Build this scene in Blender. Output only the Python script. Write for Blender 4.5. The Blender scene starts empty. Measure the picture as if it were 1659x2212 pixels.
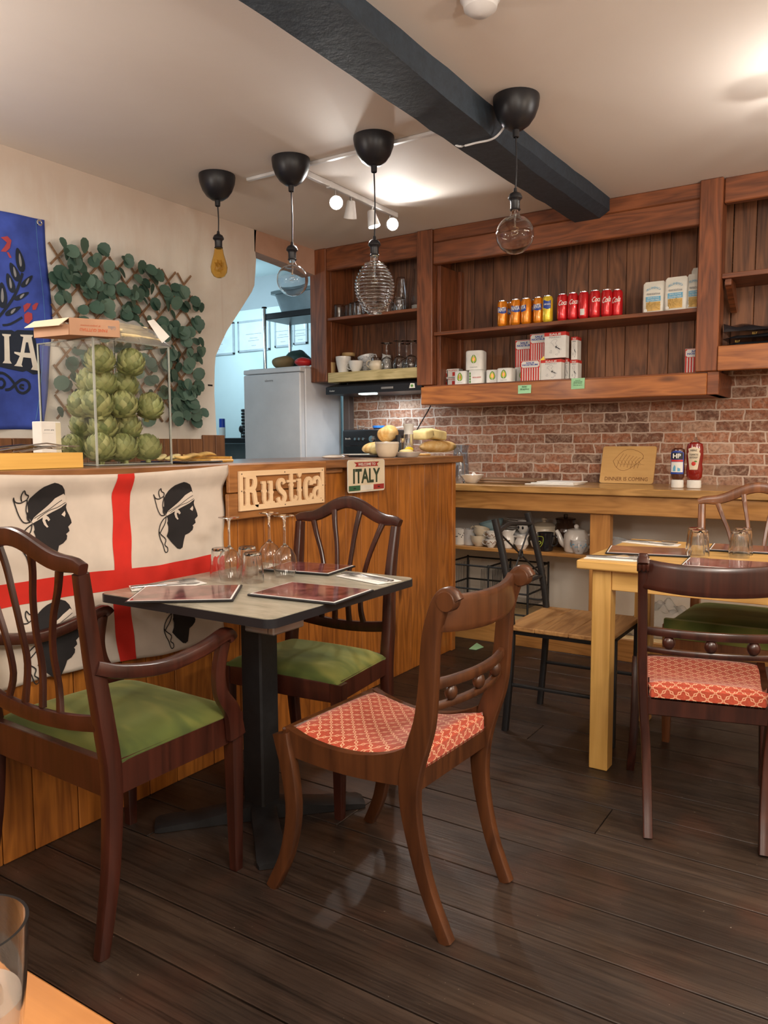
import bpy, bmesh, math, random
from mathutils import Vector, Matrix
PI = math.pi
rnd = random.Random(7)
sc = bpy.context.scene
COL = sc.collection

# ------------------------------------------------------------------ camera, world, lights, exposure
FPX, YAW, PITCH, ROLL, EYE = 1670.0, math.radians(32.8), math.radians(5.03), math.radians(-.27), Vector((0, 0, 1.2))
cy, sy, cp, sp = math.cos(YAW), math.sin(YAW), math.cos(PITCH), math.sin(PITCH)
FWD = Vector((-sy*cp, cy*cp, -sp)); R0 = Vector((cy, sy, 0)); U0 = R0.cross(FWD)
cr, sr = math.cos(ROLL), math.sin(ROLL)
RGT = cr*R0 + sr*U0; UPV = -sr*R0 + cr*U0
cd = bpy.data.cameras.new('camera'); cam = bpy.data.objects.new('camera', cd); COL.objects.link(cam)
cd.sensor_fit = 'VERTICAL'; cd.sensor_height = 24; cd.lens = 24*FPX/2212; cd.clip_start = .02
m3 = Matrix((RGT, UPV, -FWD)).transposed()
cam.matrix_world = Matrix.Translation(EYE) @ m3.to_4x4()
sc.camera = cam
def A(u, v, x=None, y=None, z=None):
    r = FWD + RGT*((u-829.5)/FPX) + UPV*((1106-v)/FPX)
    t = (z-1.2)/r.z if z is not None else (y/r.y if y is not None else x/r.x)
    return EYE + r*t

sc.view_settings.view_transform = 'Standard'; sc.view_settings.look = 'None'
sc.view_settings.gamma = 1; sc.view_settings.exposure = 1.0; sc.view_settings.use_curve_mapping = False
w = bpy.data.worlds.new('world'); sc.world = w; w.use_nodes = True
w.node_tree.nodes['Background'].inputs[0].default_value = (1, .85, .72, 1)
w.node_tree.nodes['Background'].inputs[1].default_value = .12
def light(kind, name, loc, power, col, size=.1, target=None, **k):
    d = bpy.data.lights.new(name, kind); d.energy = power; d.color = col
    o = bpy.data.objects.new(name, d); COL.objects.link(o); o.location = loc
    if kind == 'AREA': d.size = size
    if kind in ('POINT', 'SPOT'): d.shadow_soft_size = size
    for a, b in k.items(): setattr(d, a, b)
    if target is not None:
        o.rotation_euler = (Vector(target)-Vector(loc)).to_track_quat('-Z', 'Y').to_euler()
    return o
WARM = (1, .80, .58); WARM2 = (1, .88, .74); COOL = (.86, .93, 1)
# area lights: room lamps (ceiling lights of the dining room, above and behind the photographer)
light('AREA', 'dining_lamps_and_fill', (.7, .3, 2.5), 22, WARM2, 1.1, target=(.7, .3, 0))
light('AREA', 'dining_lamps_and_fill', (.5, -1.2, 2.45), 20, WARM2, 1.0, target=(-1.2, 3, 1.0))
light('AREA', 'dining_lamps_and_fill', (.9, 2.9, 2.5), 14, WARM, .8, target=(.5, 3.0, 0))
light('POINT', 'dining_lamps_and_fill', (.4, .7, 1.75), 26, (1, .94, .86), .12)  # this and the next two points: unseen fill added to brighten the ceiling
light('POINT', 'dining_lamps_and_fill', (1.3, 1.9, 1.75), 24, WARM2, .12)
light('POINT', 'dining_lamps_and_fill', (-.9, -1.0, 1.75), 22, (1, .95, .88), .12)
light('POINT', 'bar_fill', (-2.75, .9, 1.9), 14, (1, .93, .85), .15)  # unseen fill added to brighten the left ceiling and wall, no fixture
# cool kitchen lamps behind the opening
light('AREA', 'kitchen_light', (-5.0, 4.75, 2.35), 9, (.62, .86, 1), .6, target=(-5.3, 6, 1.6))
light('POINT', 'kitchen_light', (-4.6, 3.4, 2.2), 7, (.75, .9, 1), .12)
light('AREA', 'hood_light', (-2.92, 4.56, 1.53), 1.8, (.72, .88, 1), .16, target=(-2.92, 4.6, 0))

# ------------------------------------------------------------------ node helpers, materials
class NT:
    def __init__(s, name):
        s.m = bpy.data.materials.new(name); s.m.use_nodes = True; s.t = s.m.node_tree
        s.b = s.t.nodes['Principled BSDF']
    def n(s, k, **a):
        o = s.t.nodes.new(k)
        for x, y in a.items(): setattr(o, x, y)
        return o
    def l(s, a, b): s.t.links.new(a, b)
    def noise(s, vec, scale, detail=4, rough=.55, dist=0):
        o = s.n('ShaderNodeTexNoise'); o.inputs['Scale'].default_value = scale; o.inputs['Detail'].default_value = detail
        o.inputs['Roughness'].default_value = rough; o.inputs['Distortion'].default_value = dist
        if vec: s.l(vec, o.inputs['Vector'])
        return o.outputs['Fac']
    def ramp(s, fac, stops):
        o = s.n('ShaderNodeValToRGB'); e = o.color_ramp.elements
        while len(e) < len(stops): e.new(.5)
        for q, (p, c) in zip(e, stops): q.position = p; q.color = (*c, 1) if len(c) == 3 else c
        s.l(fac, o.inputs[0]); return o.outputs[0]
    def math(s, op, a, b=None):
        o = s.n('ShaderNodeMath', operation=op)
        for i, q in enumerate((a, b)):
            if q is None: continue
            if isinstance(q, (int, float)): o.inputs[i].default_value = q
            else: s.l(q, o.inputs[i])
        return o.outputs[0]
    def mix(s, fac, a, b, mode='MIX'):
        o = s.n('ShaderNodeMix', data_type='RGBA', blend_type=mode)
        for i, q in ((0, fac), (6, a), (7, b)):
            if isinstance(q, (int, float)): o.inputs[i].default_value = q
            elif isinstance(q, tuple): o.inputs[i].default_value = (*q, 1)
            else: s.l(q, o.inputs[i])
        return o.outputs[2]
    def bump(s, h, st=.3, d=.002):
        o = s.n('ShaderNodeBump'); o.inputs['Strength'].default_value = st; o.inputs['Distance'].default_value = d
        s.l(h, o.inputs['Height']); s.l(o.outputs[0], s.b.inputs['Normal'])
    def obj(s): return s.n('ShaderNodeTexCoord').outputs['Object']
    def vmath(s, op, a, b):
        o = s.n('ShaderNodeVectorMath', operation=op)
        for i, q in enumerate((a, b)):
            if isinstance(q, tuple): o.inputs[i].default_value = q
            else: s.l(q, o.inputs[i])
        return o.outputs[0]

def mat(name, col, rough=.5, metal=0, emit=0, trans=0, ior=1.45, coat=0, var=.06, sheen=0, bumpy=0, bs=60, alpha=1):
    q = NT(name); b = q.b
    v = q.obj(); f = q.noise(v, 9, 3)
    d = tuple(max(0, c*(1-var*2)) for c in col); h = tuple(min(1, c*(1+var*2)) for c in col)
    c = q.ramp(f, [(.3, d), (.7, h)]); q.l(c, b.inputs['Base Color'])
    b.inputs['Roughness'].default_value = rough; b.inputs['Metallic'].default_value = metal
    b.inputs['Transmission Weight'].default_value = trans; b.inputs['IOR'].default_value = ior
    b.inputs['Coat Weight'].default_value = coat; b.inputs['Sheen Weight'].default_value = sheen
    b.inputs['Alpha'].default_value = alpha
    if emit: b.inputs['Emission Color'].default_value = (*col, 1); b.inputs['Emission Strength'].default_value = emit
    if bumpy: q.bump(q.noise(v, bs, 5), bumpy, .004)
    return q.m
def wood(name, dark, light_, axis='z', k=1.0, rough=.45, coat=.0, island=False, cont=1.0, knots=False):
    q = NT(name); b = q.b; v = q.obj()
    if island:
        g = q.n('ShaderNodeNewGeometry').outputs['Random Per Island']
        v = q.vmath('ADD', v, q.vmath('MULTIPLY', _comb(q, g), (17.0, 23.0, 31.0)))
    sc_ = {'x': (1.1, 9, 9), 'y': (9, 1.1, 9), 'z': (9, 9, 1.1)}[axis]
    fine = {'x': (5, 130, 130), 'y': (130, 5, 130), 'z': (130, 130, 5)}[axis]
    v1 = q.vmath('MULTIPLY', v, tuple(a*k for a in sc_)); v2 = q.vmath('MULTIPLY', v, fine)
    n1 = q.noise(v1, 1.0, 3, .5, .5); rings = q.math('PINGPONG', q.math('MULTIPLY', n1, 14), 1.0)
    n2 = q.noise(v2, 1.0, 3)
    f = q.math('ADD', q.math('MULTIPLY', rings, .45), q.math('MULTIPLY', n2, .55))
    big = q.noise(v, 2.2, 3)
    f = q.math('ADD', q.math('MULTIPLY', f, .75*cont), q.math('MULTIPLY', big, .5))
    mid = tuple((a+c)/2 for a, c in zip(dark, light_))
    c = q.ramp(f, [(.25, dark), (.55, mid), (.9, light_)])
    if knots:
        vo = q.n('ShaderNodeTexVoronoi'); vo.inputs['Scale'].default_value = 1
        kk = {'x': (1.6, 5, 5), 'y': (5, 1.6, 5), 'z': (5, 5, 1.6)}[axis]
        q.l(q.vmath('MULTIPLY', v, kk), vo.inputs['Vector'])
        kf = q.ramp(vo.outputs['Distance'], [(.05, (1, 1, 1)), (.13, (0, 0, 0))])
        c = q.mix(kf, c, tuple(a*.35 for a in dark))
    if island:
        tone = q.ramp(g, [(0, (.72, .70, .68)), (.5, (.95, .95, .95)), (1, (1.0, 1.0, 1.0))])
        c = q.mix(1.0, c, tone, 'MULTIPLY')
    q.l(c, b.inputs['Base Color'])
    b.inputs['Roughness'].default_value = rough; b.inputs['Coat Weight'].default_value = coat; b.inputs['Coat Roughness'].default_value = .18
    q.bump(n2, .12, .001)
    return q.m
def _comb(q, g):
    o = q.n('ShaderNodeCombineXYZ')
    for i in range(3): q.l(g, o.inputs[i])
    return o.outputs[0]

M = {}
RED_D, RED_L = (.060, .017, .007), (.275, .085, .028)
M['cab_x'] = wood('stained_cabinet_wood', RED_D, RED_L, 'x', rough=.5, coat=.15)
M['cab_z'] = wood('stained_cabinet_post', RED_D, RED_L, 'z', rough=.5, coat=.15)
M['cab_back'] = wood('dark_stained_boards', (.028, .010, .006), (.26, .105, .045), 'z', rough=.55, island=True, cont=1.1)
M['ledge'] = wood('orange_stained_board', (.15, .040, .010), (.47, .165, .040), 'x', rough=.45, coat=.2, knots=True)
M['greenpine'] = wood('treated_pine', (.30, .23, .08), (.62, .50, .25), 'x', k=1.6, rough=.6)
M['ctr'] = wood('varnished_counter_boards', (.17, .048, .008), (.56, .20, .032), 'z', rough=.4, coat=.25, island=True, knots=True)
M['ctr_top'] = wood('counter_top_wood', (.10, .035, .012), (.34, .15, .055), 'y', rough=.3, coat=.4)
M['ctr_board'] = wood('sign_backing_boards', (.17, .06, .015), (.42, .18, .055), 'y', rough=.45, coat=.2, island=True)
M['work'] = wood('worktop_wood', (.20, .095, .025), (.56, .32, .11), 'x', rough=.28, coat=.4)
M['frieze'] = wood('frieze_wood', (.27, .115, .028), (.55, .28, .085), 'x', rough=.4, coat=.2)
M['frieze_z'] = wood('frieze_post_wood', (.30, .12, .03), (.58, .28, .08), 'z', rough=.4, coat=.2)
M['pine'] = wood('clear_pine_x', (.50, .28, .07), (.80, .50, .17), 'x', k=.7, rough=.38, coat=.25, cont=.8)
M['pine_z'] = wood('clear_pine_z', (.48, .27, .065), (.78, .48, .16), 'z', k=.7, rough=.38, coat=.25, cont=.8)
M['pine_y'] = wood('cutlery_tray_wood', (.55, .28, .05), (.82, .50, .12), 'y', k=.8, rough=.45)
M['mahog'] = wood('dark_mahogany', (.012, .0030, .002), (.060, .0145, .008), 'z', k=.6, rough=.32, coat=.3)
M['brown'] = wood('worn_brown_chair_wood', (.026, .0075, .0025), (.100, .032, .009), 'z', k=.7, rough=.38, coat=.25)
M['golden'] = wood('golden_brown_chair_wood', (.06, .018, .007), (.26, .095, .030), 'z', k=.6, rough=.3, coat=.4)
M['wains'] = wood('wainscot_boards', (.12, .045, .018), (.30, .13, .05), 'z', rough=.5, island=True)
M['metalseat'] = wood('rustic_seat_wood', (.20, .085, .028), (.52, .29, .11), 'y', k=1.2, rough=.4, coat=.2)
M['board'] = wood('bamboo_board', (.52, .29, .09), (.72, .45, .17), 'x', k=.5, rough=.5, cont=.6)
M['dboard'] = wood('walnut_board', (.14, .075, .04), (.30, .18, .10), 'x', rough=.5)
M['ply'] = wood('laser_cut_ply', (.78, .53, .30), (.95, .72, .46), 'y', k=.5, rough=.55, cont=.6)
M['fgtable'] = wood('near_table_wood', (.25, .092, .020), (.42, .175, .045), 'x', k=.9, rough=.4, coat=.3)

# painted plaster
def plaster(name, c1, c2, c3, sc_=1.2):
    q = NT(name); v = q.obj()
    f = q.noise(v, sc_, 5, .6, .4); c = q.ramp(f, [(.32, c1), (.52, c2), (.72, c3)])
    q.l(c, q.b.inputs['Base Color']); q.b.inputs['Roughness'].default_value = .75
    q.bump(q.noise(v, 90, 4), .12, .002); return q.m
M['wallp'] = plaster('left_wall_plaster', (.64, .55, .47), (.76, .72, .64), (.80, .76, .69))
def stained():
    q = NT('left_wall_plaster_stained'); v = q.obj(); s_ = q.n('ShaderNodeSeparateXYZ'); q.l(v, s_.inputs[0])
    f = q.noise(v, 1.3, 5, .6, .4); c = q.ramp(f, [(.32, (.66, .60, .52)), (.5, (.73, .70, .63)), (.72, (.77, .745, .69))])
    wob = q.math('ADD', s_.outputs[2], q.math('MULTIPLY', q.noise(q.vmath('MULTIPLY', v, (1, 3.5, .9)), 1.6, 4, .6), .55))
    band = q.ramp(wob, [(0, (0, 0, 0)), (.999, (0, 0, 0))]); mr = q.n('ShaderNodeMapRange'); q.l(wob, mr.inputs[0]); mr.inputs[1].default_value = 2.50; mr.inputs[2].default_value = 2.78
    c = q.mix(q.math('MULTIPLY', mr.outputs[0], .7), c, (.58, .45, .36))
    drip = q.ramp(q.noise(q.vmath('MULTIPLY', v, (1, 14, .7)), 1.5, 3), [(.60, (0, 0, 0)), (.72, (1, 1, 1))]); c = q.mix(q.math('MULTIPLY', drip, .35), c, (.60, .50, .42))
    q.l(c, q.b.inputs['Base Color']); q.b.inputs['Roughness'].default_value = .78; q.bump(q.noise(v, 60, 4), .15, .003); return q.m
M['wall'] = stained()
M['ceil'] = plaster('ceiling_paint', (.75, .68, .62), (.78, .72, .66), (.80, .75, .70), .7)
M['wallR'] = plaster('warm_wall_paint', (.62, .50, .40), (.66, .54, .44), (.70, .58, .48))
M['wall_low'] = plaster('cream_wall_paint', (.66, .60, .52), (.72, .67, .60), (.75, .70, .63))
M['lintel'] = plaster('pink_plaster', (.42, .24, .16), (.50, .30, .21), (.55, .35, .26), 3)
M['kitchen'] = plaster('kitchen_paint', (.55, .66, .66), (.62, .72, .72), (.66, .76, .76))
M['soffit'] = plaster('grey_soffit', (.30, .33, .34), (.34, .37, .38), (.36, .40, .41))
# brick wall: brick pattern in x-z of the wall, wobbly joints
def brickmat():
    q = NT('brick_panel'); v = q.obj()
    s = q.n('ShaderNodeSeparateXYZ'); q.l(v, s.inputs[0])
    c = q.n('ShaderNodeCombineXYZ'); q.l(s.outputs[0], c.inputs[0]); q.l(s.outputs[2], c.inputs[1])
    wob = q.n('ShaderNodeTexNoise'); wob.inputs['Scale'].default_value = 13; wob.inputs['Detail'].default_value = 3; q.l(c.outputs[0], wob.inputs['Vector'])
    wv = q.vmath('MULTIPLY', q.vmath('SUBTRACT', wob.outputs['Color'], (.5, .5, .5)), (.030, .020, 0))
    vec = q.vmath('ADD', c.outputs[0], wv)
    b = q.n('ShaderNodeTexBrick'); q.l(vec, b.inputs['Vector'])
    b.inputs['Scale'].default_value = 1; b.inputs['Brick Width'].default_value = .185; b.inputs['Row Height'].default_value = .063
    b.inputs['Mortar Size'].default_value = .0052; b.inputs['Mortar Smooth'].default_value = .35; b.offset = .43; b.squash = .72; b.squash_frequency = 3
    b.inputs['Color1'].default_value = (.0, .0, .0, 1); b.inputs['Color2'].default_value = (1, 1, 1, 1); b.inputs['Bias'].default_value = 0
    b.inputs['Mortar'].default_value = (.5, .5, .5, 1)
    tone = q.ramp(b.outputs['Color'], [(0, (.17, .085, .055)), (.3, (.27, .115, .065)), (.55, (.42, .165, .085)), (.8, (.33, .17, .11)), (1, (.46, .27, .18))])
    pat = q.noise(vec, 22, 5, .7, .8)
    worn = q.ramp(pat, [(.46, (0, 0, 0)), (.66, (1, 1, 1))])
    c1 = q.mix(q.math('MULTIPLY', worn, .7), tone, (.56, .42, .32))
    c2 = q.mix(q.ramp(q.noise(vec, 60, 3), [(.35, (1, 1, 1)), (.55, (0, 0, 0))]), c1, q.mix(1.0, c1, (.62, .58, .56), 'MULTIPLY'))
    fin = q.mix(b.outputs['Fac'], c2, (.58, .46, .38))
    q.l(fin, q.b.inputs['Base Color']); q.b.inputs['Roughness'].default_value = .8
    q.bump(q.math('SUBTRACT', q.math('MULTIPLY', pat, .3), b.outputs['Fac']), .5, .006)
    return q.m
M['brick'] = brickmat()
def floormat():
    q = NT('old_floorboards'); v = q.obj()
    g = q.n('ShaderNodeNewGeometry').outputs['Random Per Island']
    vv = q.vmath('ADD', v, q.vmath('MULTIPLY', _comb(q, g), (13.0, 7.0, 3.0)))
    n1 = q.noise(q.vmath('MULTIPLY', vv, (1.4, 14, 8)), 1, 4, .6, .6)
    n2 = q.noise(q.vmath('MULTIPLY', vv, (6, 150, 8)), 1, 3)
    big = q.noise(v, 1.7, 4, .6)
    f = q.math('ADD', q.math('MULTIPLY', n1, .5), q.math('ADD', q.math('MULTIPLY', n2, .25), q.math('MULTIPLY', big, .3)))
    c = q.ramp(f, [(.30, (.012, .008, .006)), (.5, (.036, .023, .017)), (.74, (.086, .057, .040))])
    red = q.ramp(q.noise(v, 3.3, 3), [(.52, (0, 0, 0)), (.72, (1, 1, 1))])
    c = q.mix(q.math('MULTIPLY', red, .45), c, (.105, .042, .026))
    tone = q.ramp(g, [(0, (.75, .75, .75)), (1, (1, 1, 1))]); c = q.mix(1.0, c, tone, 'MULTIPLY')
    sp_ = q.noise(q.vmath('MULTIPLY', v, (18, 60, 1)), 1, 5, .8, 1.2)
    sc2 = q.ramp(sp_, [(.66, (0, 0, 0)), (.74, (1, 1, 1))]); big2 = q.ramp(q.noise(v, 2.6, 2), [(.5, (0, 0, 0)), (.64, (1, 1, 1))])
    c = q.mix(q.math('MULTIPLY', q.math('MULTIPLY', sc2, big2), .8), c, (.34, .28, .21))
    streak = q.ramp(q.noise(q.vmath('MULTIPLY', vv, (2.2, 75, 8)), 1, 4, .7), [(.36, (.45, .43, .42)), (.5, (1, 1, 1))]); c = q.mix(.8, c, streak, 'MULTIPLY')
    fl2 = q.ramp(q.noise(v, 85, 2, .5), [(.74, (0, 0, 0)), (.78, (1, 1, 1))]); c = q.mix(q.math('MULTIPLY', fl2, .5), c, (.45, .38, .30))
    q.l(c, q.b.inputs['Base Color'])
    rr = q.ramp(q.noise(v, 7, 4), [(.3, (.32,)*3), (.7, (.52,)*3)]); q.l(rr, q.b.inputs['Roughness'])
    q.bump(q.math('ADD', n1, n2), .25, .003); return q.m
M['floor'] = floormat()
def velvet():
    q = NT('green_velvet'); v = q.obj()
    n = q.noise(q.vmath('MULTIPLY', v, (3.5, 9, 4)), 1, 2, .5, .6)
    c = q.ramp(n, [(.32, (.030, .048, .007)), (.5, (.068, .090, .013)), (.68, (.17, .165, .032))])
    q.l(c, q.b.inputs['Base Color']); q.b.inputs['Roughness'].default_value = .9; q.b.inputs['Sheen Weight'].default_value = .35
    q.b.inputs['Sheen Tint'].default_value = (.6, .65, .3, 1); q.bump(q.noise(v, 400, 2), .1, .001); return q.m
M['velvet'] = velvet()
# red fabric with a pale quatrefoil lattice
def trellis():
    q = NT('red_lattice_fabric'); v = q.obj(); s = q.n('ShaderNodeSeparateXYZ'); q.l(v, s.inputs[0])
    P_ = .045
    def wave(a, ph=0):
        return q.math('COSINE', q.math('MULTIPLY', a, 2*PI/P_))
    x, y = s.outputs[0], q.math('ADD', s.outputs[1], q.math('MULTIPLY', s.outputs[2], 1.0))
    a1 = q.math('ADD', wave(x), wave(y))            # zero set: diamonds
    a2 = q.math('MULTIPLY', q.math('COSINE', q.math('MULTIPLY', x, 6*PI/P_)), .30)
    a3 = q.math('MULTIPLY', q.math('COSINE', q.math('MULTIPLY', y, 6*PI/P_)), .30)
    f = q.math('ABSOLUTE', q.math('ADD', a1, q.math('ADD', a2, a3)))
    l1 = q.ramp(f, [(.0, (0, 0, 0)), (.06, (0, 0, 0)), (.12, (1, 1, 1)), (.30, (1, 1, 1)), (.42, (0, 0, 0))])
    n = q.noise(v, 250, 2)
    base = q.ramp(n, [(.3, (.36, .045, .018)), (.7, (.50, .075, .030))])
    c = q.mix(l1, base, (.82, .50, .30)); q.l(c, q.b.inputs['Base Color'])
    q.b.inputs['Roughness'].default_value = .8; q.b.inputs['Sheen Weight'].default_value = .2; return q.m
M['trellis'] = trellis()
def menumat():
    q = NT('menu_print'); v = q.obj()
    n = q.noise(v, 9, 4, .6, 1.2); c = q.ramp(n, [(.35, (.07, .016, .022)), (.5, (.20, .055, .06)), (.62, (.34, .12, .12)), (.8, (.62, .36, .28))])
    q.l(c, q.b.inputs['Base Color']); q.b.inputs['Roughness'].default_value = .12; q.b.inputs['Coat Weight'].default_value = .5; q.b.inputs['Coat Roughness'].default_value = .12; return q.m
M['menu'] = menumat()
def laminate():
    q = NT('stone_laminate'); v = q.obj(); n = q.noise(q.vmath('MULTIPLY', v, (5, 18, 5)), 1, 5, .65, .7)
    c = q.ramp(n, [(.3, (.24, .22, .165)), (.5, (.35, .325, .25)), (.7, (.44, .41, .32))]); q.l(c, q.b.inputs['Base Color'])
    q.b.inputs['Roughness'].default_value = .25; return q.m
M['laminate'] = laminate()
def artimat():
    q = NT('artichoke_leaves'); v = q.obj(); n = q.noise(v, 18, 3)
    g = q.n('ShaderNodeNewGeometry').outputs['Random Per Island']
    f = q.math('ADD', q.math('MULTIPLY', n, .6), q.math('MULTIPLY', g, .4))
    c = q.ramp(f, [(.2, (.12, .17, .06)), (.5, (.30, .34, .13)), (.8, (.52, .52, .24))]); q.l(c, q.b.inputs['Base Color'])
    q.b.inputs['Roughness'].default_value = .5; return q.m
M['arti'] = artimat()
def leafmat():
    q = NT('eucalyptus_leaves'); g = q.n('ShaderNodeNewGeometry').outputs['Random Per Island']
    c = q.ramp(g, [(0, (.030, .075, .055)), (.5, (.060, .125, .092)), (1, (.11, .19, .145))]); q.l(c, q.b.inputs['Base Color'])
    q.b.inputs['Roughness'].default_value = .55; return q.m
M['leaf'] = leafmat()
def breadmat():
    q = NT('bread_crust'); v = q.obj(); n = q.noise(q.vmath('MULTIPLY', v, (20, 12, 12)), 1, 5, .6, .5)
    c = q.ramp(n, [(.3, (.55, .27, .06)), (.5, (.78, .50, .18)), (.7, (.90, .72, .40))]); q.l(c, q.b.inputs['Base Color'])
    q.b.inputs['Roughness'].default_value = .7; q.bump(n, .3, .004); return q.m
M['bread'] = breadmat()
def ironmat(name, col, rough, b=.2):
    q = NT(name); v = q.obj(); n = q.noise(v, 30, 5, .7)
    c = q.ramp(n, [(.3, tuple(a*.7 for a in col)), (.7, tuple(a*1.3 for a in col))]); q.l(c, q.b.inputs['Base Color'])
    q.b.inputs['Roughness'].default_value = rough; q.bump(n, b, .006); return q.m
M['beam'] = ironmat('navy_painted_beam', (.026, .041, .060), .62, .35)
M['iron'] = ironmat('black_iron', (.008, .008, .009), .55)
M['black'] = mat('black_plastic', (.013, .013, .016), .38)
M['blackgloss'] = mat('black_gloss', (.012, .012, .014), .12, coat=.5)
M['darkblack'] = mat('matte_black_print', (.016, .014, .015), .8)
M['white'] = mat('white_enamel', (.74, .74, .74), .3)
M['fridge'] = mat('fridge_white', (.62, .63, .66), .35, var=.02)
M['china'] = mat('white_china', (.76, .73, .68), .15, coat=.5)
M['china2'] = mat('grey_white_china', (.62, .62, .62), .15, coat=.5)
M['cream'] = mat('cream_china', (.70, .60, .45), .25, coat=.3)
M['paper'] = mat('white_paper', (.82, .80, .76), .7)
M['label'] = mat('white_label', (.78, .78, .74), .4)
M['chrome'] = mat('chrome', (.75, .77, .8), .15, metal=1)
M['steel'] = mat('brushed_steel', (.38, .38, .38), .28, metal=1)
def glassmat(name, col=(1, 1, 1), rough=.0, ior=1.46):
    q = NT(name); b = q.b; v = q.obj(); f = q.noise(v, 5, 2)
    c = q.ramp(f, [(.3, tuple(a*.97 for a in col)), (.7, col)]); q.l(c, b.inputs['Base Color'])
    b.inputs['Roughness'].default_value = rough; b.inputs['Transmission Weight'].default_value = 1; b.inputs['IOR'].default_value = ior
    return q.m
M['glass'] = glassmat('clear_glass', (.97, .98, .98))
M['thin'] = glassmat('thin_acrylic', (.985, .99, .98), .0, 1.22)
M['edge'] = mat('acrylic_edge', (.70, .74, .68), .15, trans=.55, ior=1.2)
M['bulb'] = glassmat('bulb_glass', (.86, .86, .86), 0, 1.30)
M['amberbulb'] = glassmat('amber_bulb_glass', (.95, .76, .38), .15, 1.15)
M['smokeplastic'] = mat('translucent_tub', (.42, .55, .62), .3, trans=.3)
M['bluegl'] = glassmat('blue_glass', (.70, .82, .95), .02, 1.3)
M['cling'] = mat('clear_film', (.85, .86, .86), .18, trans=.88, ior=1.12, var=.02)
M['lampglow'] = mat('lamp_glow', (1, .98, .95), .5, emit=22)
M['hoodglow'] = mat('hood_lamp_glow', (.75, 1, .95), .5, emit=6)
M['red'] = mat('red_print', (.60, .035, .025), .5)
M['flagred'] = mat('flag_red', (.60, .022, .012), .8)
M['flagwhite'] = mat('flag_white_cloth', (.64, .56, .48), .85, var=.04)
M['flagblue'] = mat('blue_banner_cloth', (.045, .085, .42), .8, var=.12)
M['navyprint'] = mat('dark_navy_print', (.014, .022, .040), .8)
M['bannerlet'] = mat('pale_banner_letters', (.70, .68, .60), .8)
M['bannerred'] = mat('banner_red', (.42, .06, .07), .8)
M['grey'] = mat('grey_print', (.25, .26, .28), .6)
M['orange'] = mat('orange_can', (.80, .26, .01), .25, metal=.3, coat=.5)
M['yellow'] = mat('yellow_can', (.85, .62, .04), .25, metal=.3, coat=.5)
M['canred'] = mat('red_can', (.62, .015, .02), .25, metal=.3, coat=.5)
M['canblue'] = mat('blue_print', (.02, .06, .35), .3)
M['sky'] = mat('light_blue_print', (.14, .42, .62), .5)
M['pack'] = mat('cream_pack_film', (.74, .72, .64), .35)
M['pasta'] = mat('pasta', (.58, .38, .12), .6, var=.25)
M['green'] = mat('green_print', (.10, .26, .05), .6)
M['lime'] = mat('lime_print', (.42, .55, .06), .6)
M['mint'] = mat('mint_sticky_note', (.38, .72, .42), .7)
M['card'] = mat('brown_cardboard', (.50, .29, .18), .8)
M['cardin'] = mat('cream_cardboard', (.72, .66, .48), .8)
M['wicker'] = mat('breadsticks', (.80, .60, .33), .7, var=.2)
M['orangeprint'] = mat('orange_print', (.55, .14, .06), .7)
M['signcream'] = mat('sign_cream', (.72, .62, .45), .45)
M['signgreen'] = mat('sign_green', (.035, .12, .06), .45)
M['signdark'] = mat('sign_dark_green', (.035, .06, .035), .45)
M['signred'] = mat('sign_red', (.36, .035, .03), .45)
M['ketch'] = mat('ketchup', (.23, .012, .008), .2, coat=.6)
M['hpbrown'] = mat('brown_sauce', (.085, .025, .014), .2, coat=.6)
M['lemon'] = mat('lemon', (.88, .66, .03), .45)
M['cheese'] = mat('bread_crumb', (.85, .70, .34), .7, var=.12)
M['blueplastic'] = mat('blue_plastic', (.02, .16, .55), .35)
M['bluechina'] = mat('pale_blue_china', (.40, .58, .62), .25, coat=.3)
M['brownchina'] = mat('brown_glaze', (.055, .028, .018), .15, coat=.6)
M['tan'] = mat('tan_card', (.50, .33, .14), .5)
M['bag'] = mat('black_foil_bag', (.02, .02, .024), .22, coat=.6, bumpy=.5, bs=18)
M['gold'] = mat('gold_print', (.7, .5, .12), .3, metal=.8)
M['frame'] = mat('grey_frame', (.40, .44, .46), .4)
M['cert'] = mat('certificate_paper', (.70, .78, .80), .3, coat=.6, var=.03)
M['dkframe'] = mat('dark_wood_frame', (.12, .09, .08), .5)
M['dgreen'] = mat('dark_green_bag', (.02, .05, .04), .3, coat=.4)
M['brownbag'] = mat('brown_bag', (.22, .15, .07), .6)
M['redbag'] = mat('red_bag', (.5, .02, .02), .3, coat=.4)
M['water'] = glassmat('water', (.95, .90, .85), 0, 1.33)
M['milky'] = mat('cloudy_drink', (.78, .66, .56), .2, trans=.5, ior=1.33)
M['burn'] = mat('burnt_engraving', (.20, .085, .025), .7)
M['greyband'] = mat('aluminium_trim', (.45, .42, .40), .35, metal=.8)
M['dark'] = mat('near_black', (.02, .018, .016), .9)  # near-black for the sub-floor, counter body and plaster chip
M['floorply'] = mat('pale_shelf_board', (.62, .46, .24), .6)

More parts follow.
